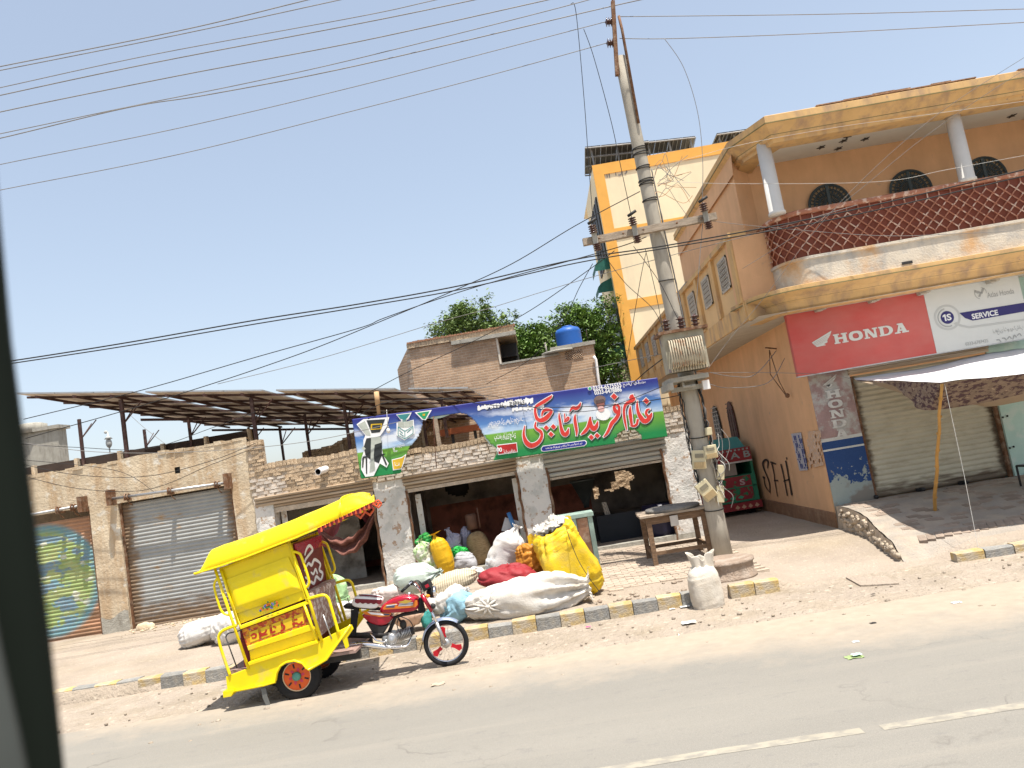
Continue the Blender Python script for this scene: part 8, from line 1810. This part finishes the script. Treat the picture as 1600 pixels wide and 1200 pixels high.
# ------------------------------------------------------------------ painted cargo rickshaw in the alley
cr = thing('painted_truck', (4.3, 19.6, .17), 'green and red painted cargo rickshaw parked in the shade of the alley', 'truck')
xa, xb_ = 3.62, 5.10; Yf = 19.55
m_tg = M('truck_green', (.03, .20, .11), .5, var=.15, scale=4); m_tr = M('truck_red', (.26, .025, .03), .5, var=.15, scale=5)
m_tp = M('truck_floral', (.26, .025, .035), .55, var=.2, scale=6, col2=(.02, .20, .09), amt2=.46, scale2=5, soft2=.02, bump=.1)
zc = lambda py, px=1165: V(px, py, y=Yf).z
zT, z1_, z2_, z3_, z4_, z5_, z6_ = zc(688), zc(702), zc(721), zc(741), zc(760), zc(783), zc(797)
b = MB(); b.hexa([(xa, Yf+.3, z1_), (xb_, Yf+.3, z1_), (xb_, 21.3, z1_), (xa, 21.3, z1_), (xa+.12, Yf+.55, zT+.12), (xb_-.12, Yf+.55, zT+.12), (xb_-.12, 21.2, zT+.12), (xa+.12, 21.2, zT+.12)]); b.build('cab_roof', M('truck_teal', (.06, .24, .23), .5, var=.1), cr)
b = MB(); b.box(xa, xb_, Yf-.02, Yf+.3, z2_+.02, z1_+.06); b.build('header_board', m_tr, cr)
b = MB(); put_text(b, 'B L A B', lambda x, y: ((xa+xb_)/2+.22+x, Yf-.03, (z1_+z2_)/2+.04+y), 1.0, .16, 0, .02)
for k in range(9): b.box(xb_-.9+k*.1, xb_-.85+k*.1, Yf-.03, Yf-.022, z1_+.00, z1_+.04)
b.build('lettering', M('truck_lettering', (.30, .36, .34), .6), cr)
b = MB(); b.hexa([(xa, Yf-.05, z2_), (xb_, Yf-.05, z2_), (xb_, Yf+.1, z2_), (xa, Yf+.1, z2_), (xa, Yf-.05, z2_+.04), (xb_, Yf-.05, z2_+.04), (xb_, Yf+.1, z2_+.04), (xa, Yf+.1, z2_+.04)]); b.build('chrome_strip', m_alu, cr)
b = MB(); b.box(xa, xb_, Yf, 21.3, z6_+.02, z3_); b.box(xa, xa+.06, Yf, 21.3, z3_, z1_); b.box(xb_-.06, xb_, Yf, 21.3, z3_, z1_); b.box(xa, xb_, 21.2, 21.3, z3_, z1_); b.build('body', m_tg, cr)
b = MB(); b.box(xa+.4, xb_-.42, Yf+.02, Yf+.04, z3_+.02, z2_-.01); b.build('rear_window', M('cab_board', (.30, .26, .22), .7), cr)
b = MB(); b.box(xa+.05, xb_-.12, Yf-.02, Yf, z4_+.02, z3_-.02); b.box(xa+.05, xb_-.12, Yf-.02, Yf, z5_+.04, z4_-.01); b.build('painted_panel', m_tp, cr)
b = MB(); b.box(xa, xb_, Yf-.04, Yf, z5_-.0, z5_+.045); b.box(xa, xb_, Yf-.03, Yf, z4_-.01, z4_+.02); b.box(xb_-.10, xb_, Yf-.03, Yf, z5_, z3_); b.build('green_rail', m_tg, cr)
b = MB(); b.box(xa-.02, xb_+.02, Yf-.12, Yf, z6_+.03, z5_-.01); bp_ = b.build('bumper', m_tr, cr)
b = MB()
for k in range(4): cxk = xb_-.12-k*.16; b.add([(cxk-.06, Yf-.125, z6_+.09), (cxk, Yf-.125, z6_+.05), (cxk+.06, Yf-.125, z6_+.09), (cxk, Yf-.125, z6_+.16)], [(0, 1, 2, 3)])
for k in range(4): cxk = xb_-.45-k*.2; b.add([(cxk-.08, Yf-.03, z5_+.11), (cxk+.02, Yf-.03, z5_+.07), (cxk+.08, Yf-.03, z5_+.12), (cxk, Yf-.03, z5_+.16)], [(0, 1, 2, 3)], 1)
b.build('painted_diamond', [M('diamond_cream', (.50, .30, .2), .6), M('diamond_green', (.06, .40, .22), .5)], cr)
b = MB(); q = V(1160, 753, y=Yf-.03); put_text(b, 'S', lambda x, y: (q.x+x, Yf-.032, q.z+y), .13, .15, 0, .03); b.build('lettering', M('letter_pink', (.50, .38, .38), .6), cr)
for x in (xa+.15, xb_-.2): b = MB(); b.lathe((x, Yf+.25, .38), [(.0, -.08), (.22, -.08), (.24, -.05), (.24, .05), (.22, .08), (0, .08)], 20, 0, (1, 0, 0)); b.build('wheel', m_black, cr)
b = MB(); b.box(xa+.1, xb_-.1, Yf+.05, 21.2, .3, z6_+.03); b.build('chassis', m_dark, cr)

# ------------------------------------------------------------------ cloth awning of the corner shop
aw = thing('cloth_awning', (8, 13.6, 2.9), 'white topped cloth awning with a dark patterned hanging edge, propped by a bamboo pole', 'awning')
W_ = lambda px, py, y: V(px, py, y=y)
top = [[W_(1334, 591, 14.75), W_(1440, 576, 14.75), W_(1545, 552, 14.75), W_(1600, 545, 14.75), W_(1700, 528, 14.75)], [W_(1338, 594, 14.6), W_(1420, 596, 12.6), W_(1470, 598, 11.75), W_(1600, 584, 11.6), W_(1760, 566, 11.6)]]
def rowpt(L_, u): i = min(len(L_)-2, int(u*(len(L_)-1))); t = u*(len(L_)-1)-i; return L_[i].lerp(L_[i+1], t)
def awf(u, v):
    p = rowpt(top[0], u).lerp(rowpt(top[1], u), v); s_ = 4*v*(1-v)*math.sin(math.pi*min(1, u*1.2)); return p+Vector((0, 0, -.10*s_+.02*noise.noise(Vector((u*8, v*5, 1)))))
b = MB(); b.grid(awf, 60, 24); b.build('awning_top', cloth('awning_white', (.62, .62, .63), bump=.1), aw).modifiers.new('t', 'SOLIDIFY').thickness = .006
m_aw = M('patterned_cloth', (.22, .165, .125), .95, var=.2, scale=10, col2=(.085, .05, .055), amt2=.48, scale2=9, soft2=.02, col3=(.36, .28, .2), amt3=.36, scale3=18, soft3=.02, bump=.4, stretch2=(1, 1, 2))
def valance(u, v):
    p = rowpt(top[1], u); d = .04+.62*math.sin(math.pi*min(1, max(0, (u-.02)*1.05)))**.6*smooth(.05, .5, u); return p+Vector((.02*math.sin(u*40)*v, -.02+.55*v*smooth(.1, .4, u)*(1)+.04*math.sin(u*33)*v, -d*v*.60))
b = MB(); b.grid(valance, 80, 12, 0, True); b.build('valance', m_aw, aw)
LE = [W_(1336, 594, 14.3), W_(1400, 612, 13.4), W_(1460, 628, 12.8), W_(1540, 634, 12.5), W_(1600, 628, 12.4), W_(1760, 606, 12.4)]
def under(u, v):
    p = rowpt(LE, u); q = rowpt(top[1], u)+Vector((0, .04, -.02)); return p.lerp(q, v)+Vector((0, .03*math.sin(u*22)*(1-v), .02*math.sin(u*17)*(1-v)))
b = MB(); b.grid(under, 50, 14); b.build('lining', cloth('awning_lining', (.30, .235, .165)), aw)
pt0, pb0 = V(1471, 600, y=11.75), V(1459, 814, z=.24); b = MB(); b.tube([pb0.lerp(pt0, k/10)+Vector((.012*math.sin(k*2.1), 0, 0)) for k in range(11)], [.032-.001*k for k in range(11)], 8)
for k in range(8): q = pb0.lerp(pt0, (k+.6)/8.4); b.lathe(q, [(.034, -.01), (.037, 0), (.034, .01)], 8, 0, (pt0-pb0))
b.build('bamboo_pole', M('bamboo', (.46, .25, .07), .6, var=.15, scale=5, bump=.1), aw)
b = MB(); b.tube([V(1476, 600, y=11.75), V(1506, 740, y=11.5), V(1531, 870, y=11.3)], .0028, 4); b.tube([V(1531, 870, y=11.3), V(1531, 876, y=11.2)], .02, 5); b.build('guy_string', m_whc, aw)
# low metal bench frame at the right edge
bf = thing('metal_bench', V(1596, 770, y=13.6), 'low black metal stand at the right edge of the forecourt', 'bench')
b = MB(); B0 = V(1588, 728, y=13.9); zz = B0.z; x = B0.x; zf = fore_z(9, 13.8)
for dx, dy in ((0, 0), (1.0, 0), (0, -.45), (1.0, -.45)): b.tube([(x+dx, 13.9+dy, zf-.05), (x+dx, 13.9+dy, zz)], .018, 6)
b.tube([(x, 13.9, zz), (x+1, 13.9, zz), (x+1, 13.45, zz), (x, 13.45, zz), (x, 13.9, zz)], .018, 6); b.build('frame', m_dark, bf)
b = MB(); b.box(x+.02, x+.98, 13.46, 13.88, zz-.0, zz+.02); b.build('seat', M('bench_plate', (.25, .28, .3), .5), bf)

# ------------------------------------------------------------------ litter
def litter(px, py, s_, mt, label, z=.03):
    p = V(px, py, z=z); b = MB()
    s_ *= .7; b.grid(lambda u, v: (p.x+s_*(u-.5)*1.6+s_*.3*noise.noise(Vector((v*4, px, 0))), p.y+s_*(v-.5)*1.2+s_*.3*noise.noise(Vector((u*4, px, 5))), p.z-.002+s_*.2*abs(noise.noise(Vector((u*2.3+px, v*2.1, 1))))), 6, 5, 0, False); b.build('litter', mt, label=label, cat='litter')
m_pap = M('paper_white', (.62, .62, .6), .8, bump=0)
litter(1076, 972, .16, m_pap, 'flat white paper scrap on the verge left of the standing grain sack'); litter(1070, 947, .12, m_pap, 'white paper scrap against the kerb left of the grain sack', .03); litter(1050, 951, .07, m_pap, 'tiny paper scrap by the kerb left of the other scraps')
litter(1334, 1026, .14, M('wrapper_green', (.28, .36, .16), .5, bump=0), 'crumpled green wrapper on the asphalt', .03); litter(1337, 1002, .06, m_pap, 'small white paper speck above the green wrapper', .03)
litter(1338, 1022, .08, M('wrapper_cyan', (.4, .55, .5), .5, bump=0), 'pale side of the crumpled green wrapper', .05); litter(1494, 941, .09, m_pap, 'white scrap lying right of the alley mouth near the road', .03); litter(1364, 1190-262, .05, m_dark, 'dark speck of litter on the dirt below the cover slab', .03); litter(919, 979, .06, M('wrapper_pink', (.55, .03, .2), .5, bump=0), 'tiny pink wrapper under the yellow kerb stone', .03)
litter(684, 1069, .14, m_mortar, 'flat brown dry leaf on the road before the front wheel', .03); litter(1364, 973, .06, m_dark, 'dark scrap on the edge of the asphalt', .03)
# pebbles strewn over the verge
rb = MB(); random.seed(91)
for k in range(420):
    x = rnd(-9, 9); y = rnd(8.6, 11.1)+rnd(-.2, .05); r = abs(random.gauss(0, .011))+.004
    rb.ball((x, y, soil_z(x, y)+.012+r*.3), (r*1.2, r, r*.7), 5, 3)
rb.build('pebbles', m_dust, kind='stuff')

# ------------------------------------------------------------------ window pillar of the vehicle the view is taken from
wp = thing('vehicle_window_pillar', V(20, 700, y=.42), 'blurred dark window pillar of the vehicle at the left edge', 'window pillar')
E1 = [(-30, 0), (-4, 262), (20, 520), (44, 700), (65, 860), (84, 1010), (104, 1200), (112, 1290)]; D_ = .42
b = MB(); vs = []
for x, y in E1:
    p = V(x-7, y, y=D_); q = V(x-170, y, y=D_-.02); vs += [p, p+Vector((-.004, -.012, 0)), q+Vector((0, -.02, 0)), q+Vector((-.01, .03, 0)), p+Vector((-.012, .02, 0))]
b.add(vs, [(5*i+j, 5*i+(j+1) % 5, 5*i+5+(j+1) % 5, 5*i+5+j) for i in range(len(E1)-1) for j in range(5)], 0, True); fixn(b.build('pillar', M('pillar_rubber', (.007, .010, .007), .8, bump=0, spec=.1), wp))
E2 = [(-60, 800), (-22, 930), (2, 1050), (22, 1140), (34, 1200), (44, 1290)]; b = MB(); vs = []
for x, y in E2: p = V(x, y, y=D_-.035); q = V(x-120, y, y=D_-.05); vs += [p, q, q+Vector((0, .004, 0)), p+Vector((0, .004, 0))]
b.add(vs, [(4*i+j, 4*i+(j+1) % 4, 4*i+4+(j+1) % 4, 4*i+4+j) for i in range(len(E2)-1) for j in range(4)], 0, True); fixn(b.build('trim', M('pillar_trim', (.05, .055, .05), .6, bump=0), wp))
# repeats of a kind share a group
for o in bpy.data.objects:
    if o.parent is None and o.get('category') and not o.get('group'):
        g_ = {'wire': 'overhead wires and cables', 'sack': 'sacks and bags heaped round the mill', 'bag': 'sacks and bags heaped round the mill', 'litter': 'litter on the road and verge'}.get(o['category'])
        if g_: o['group'] = g_
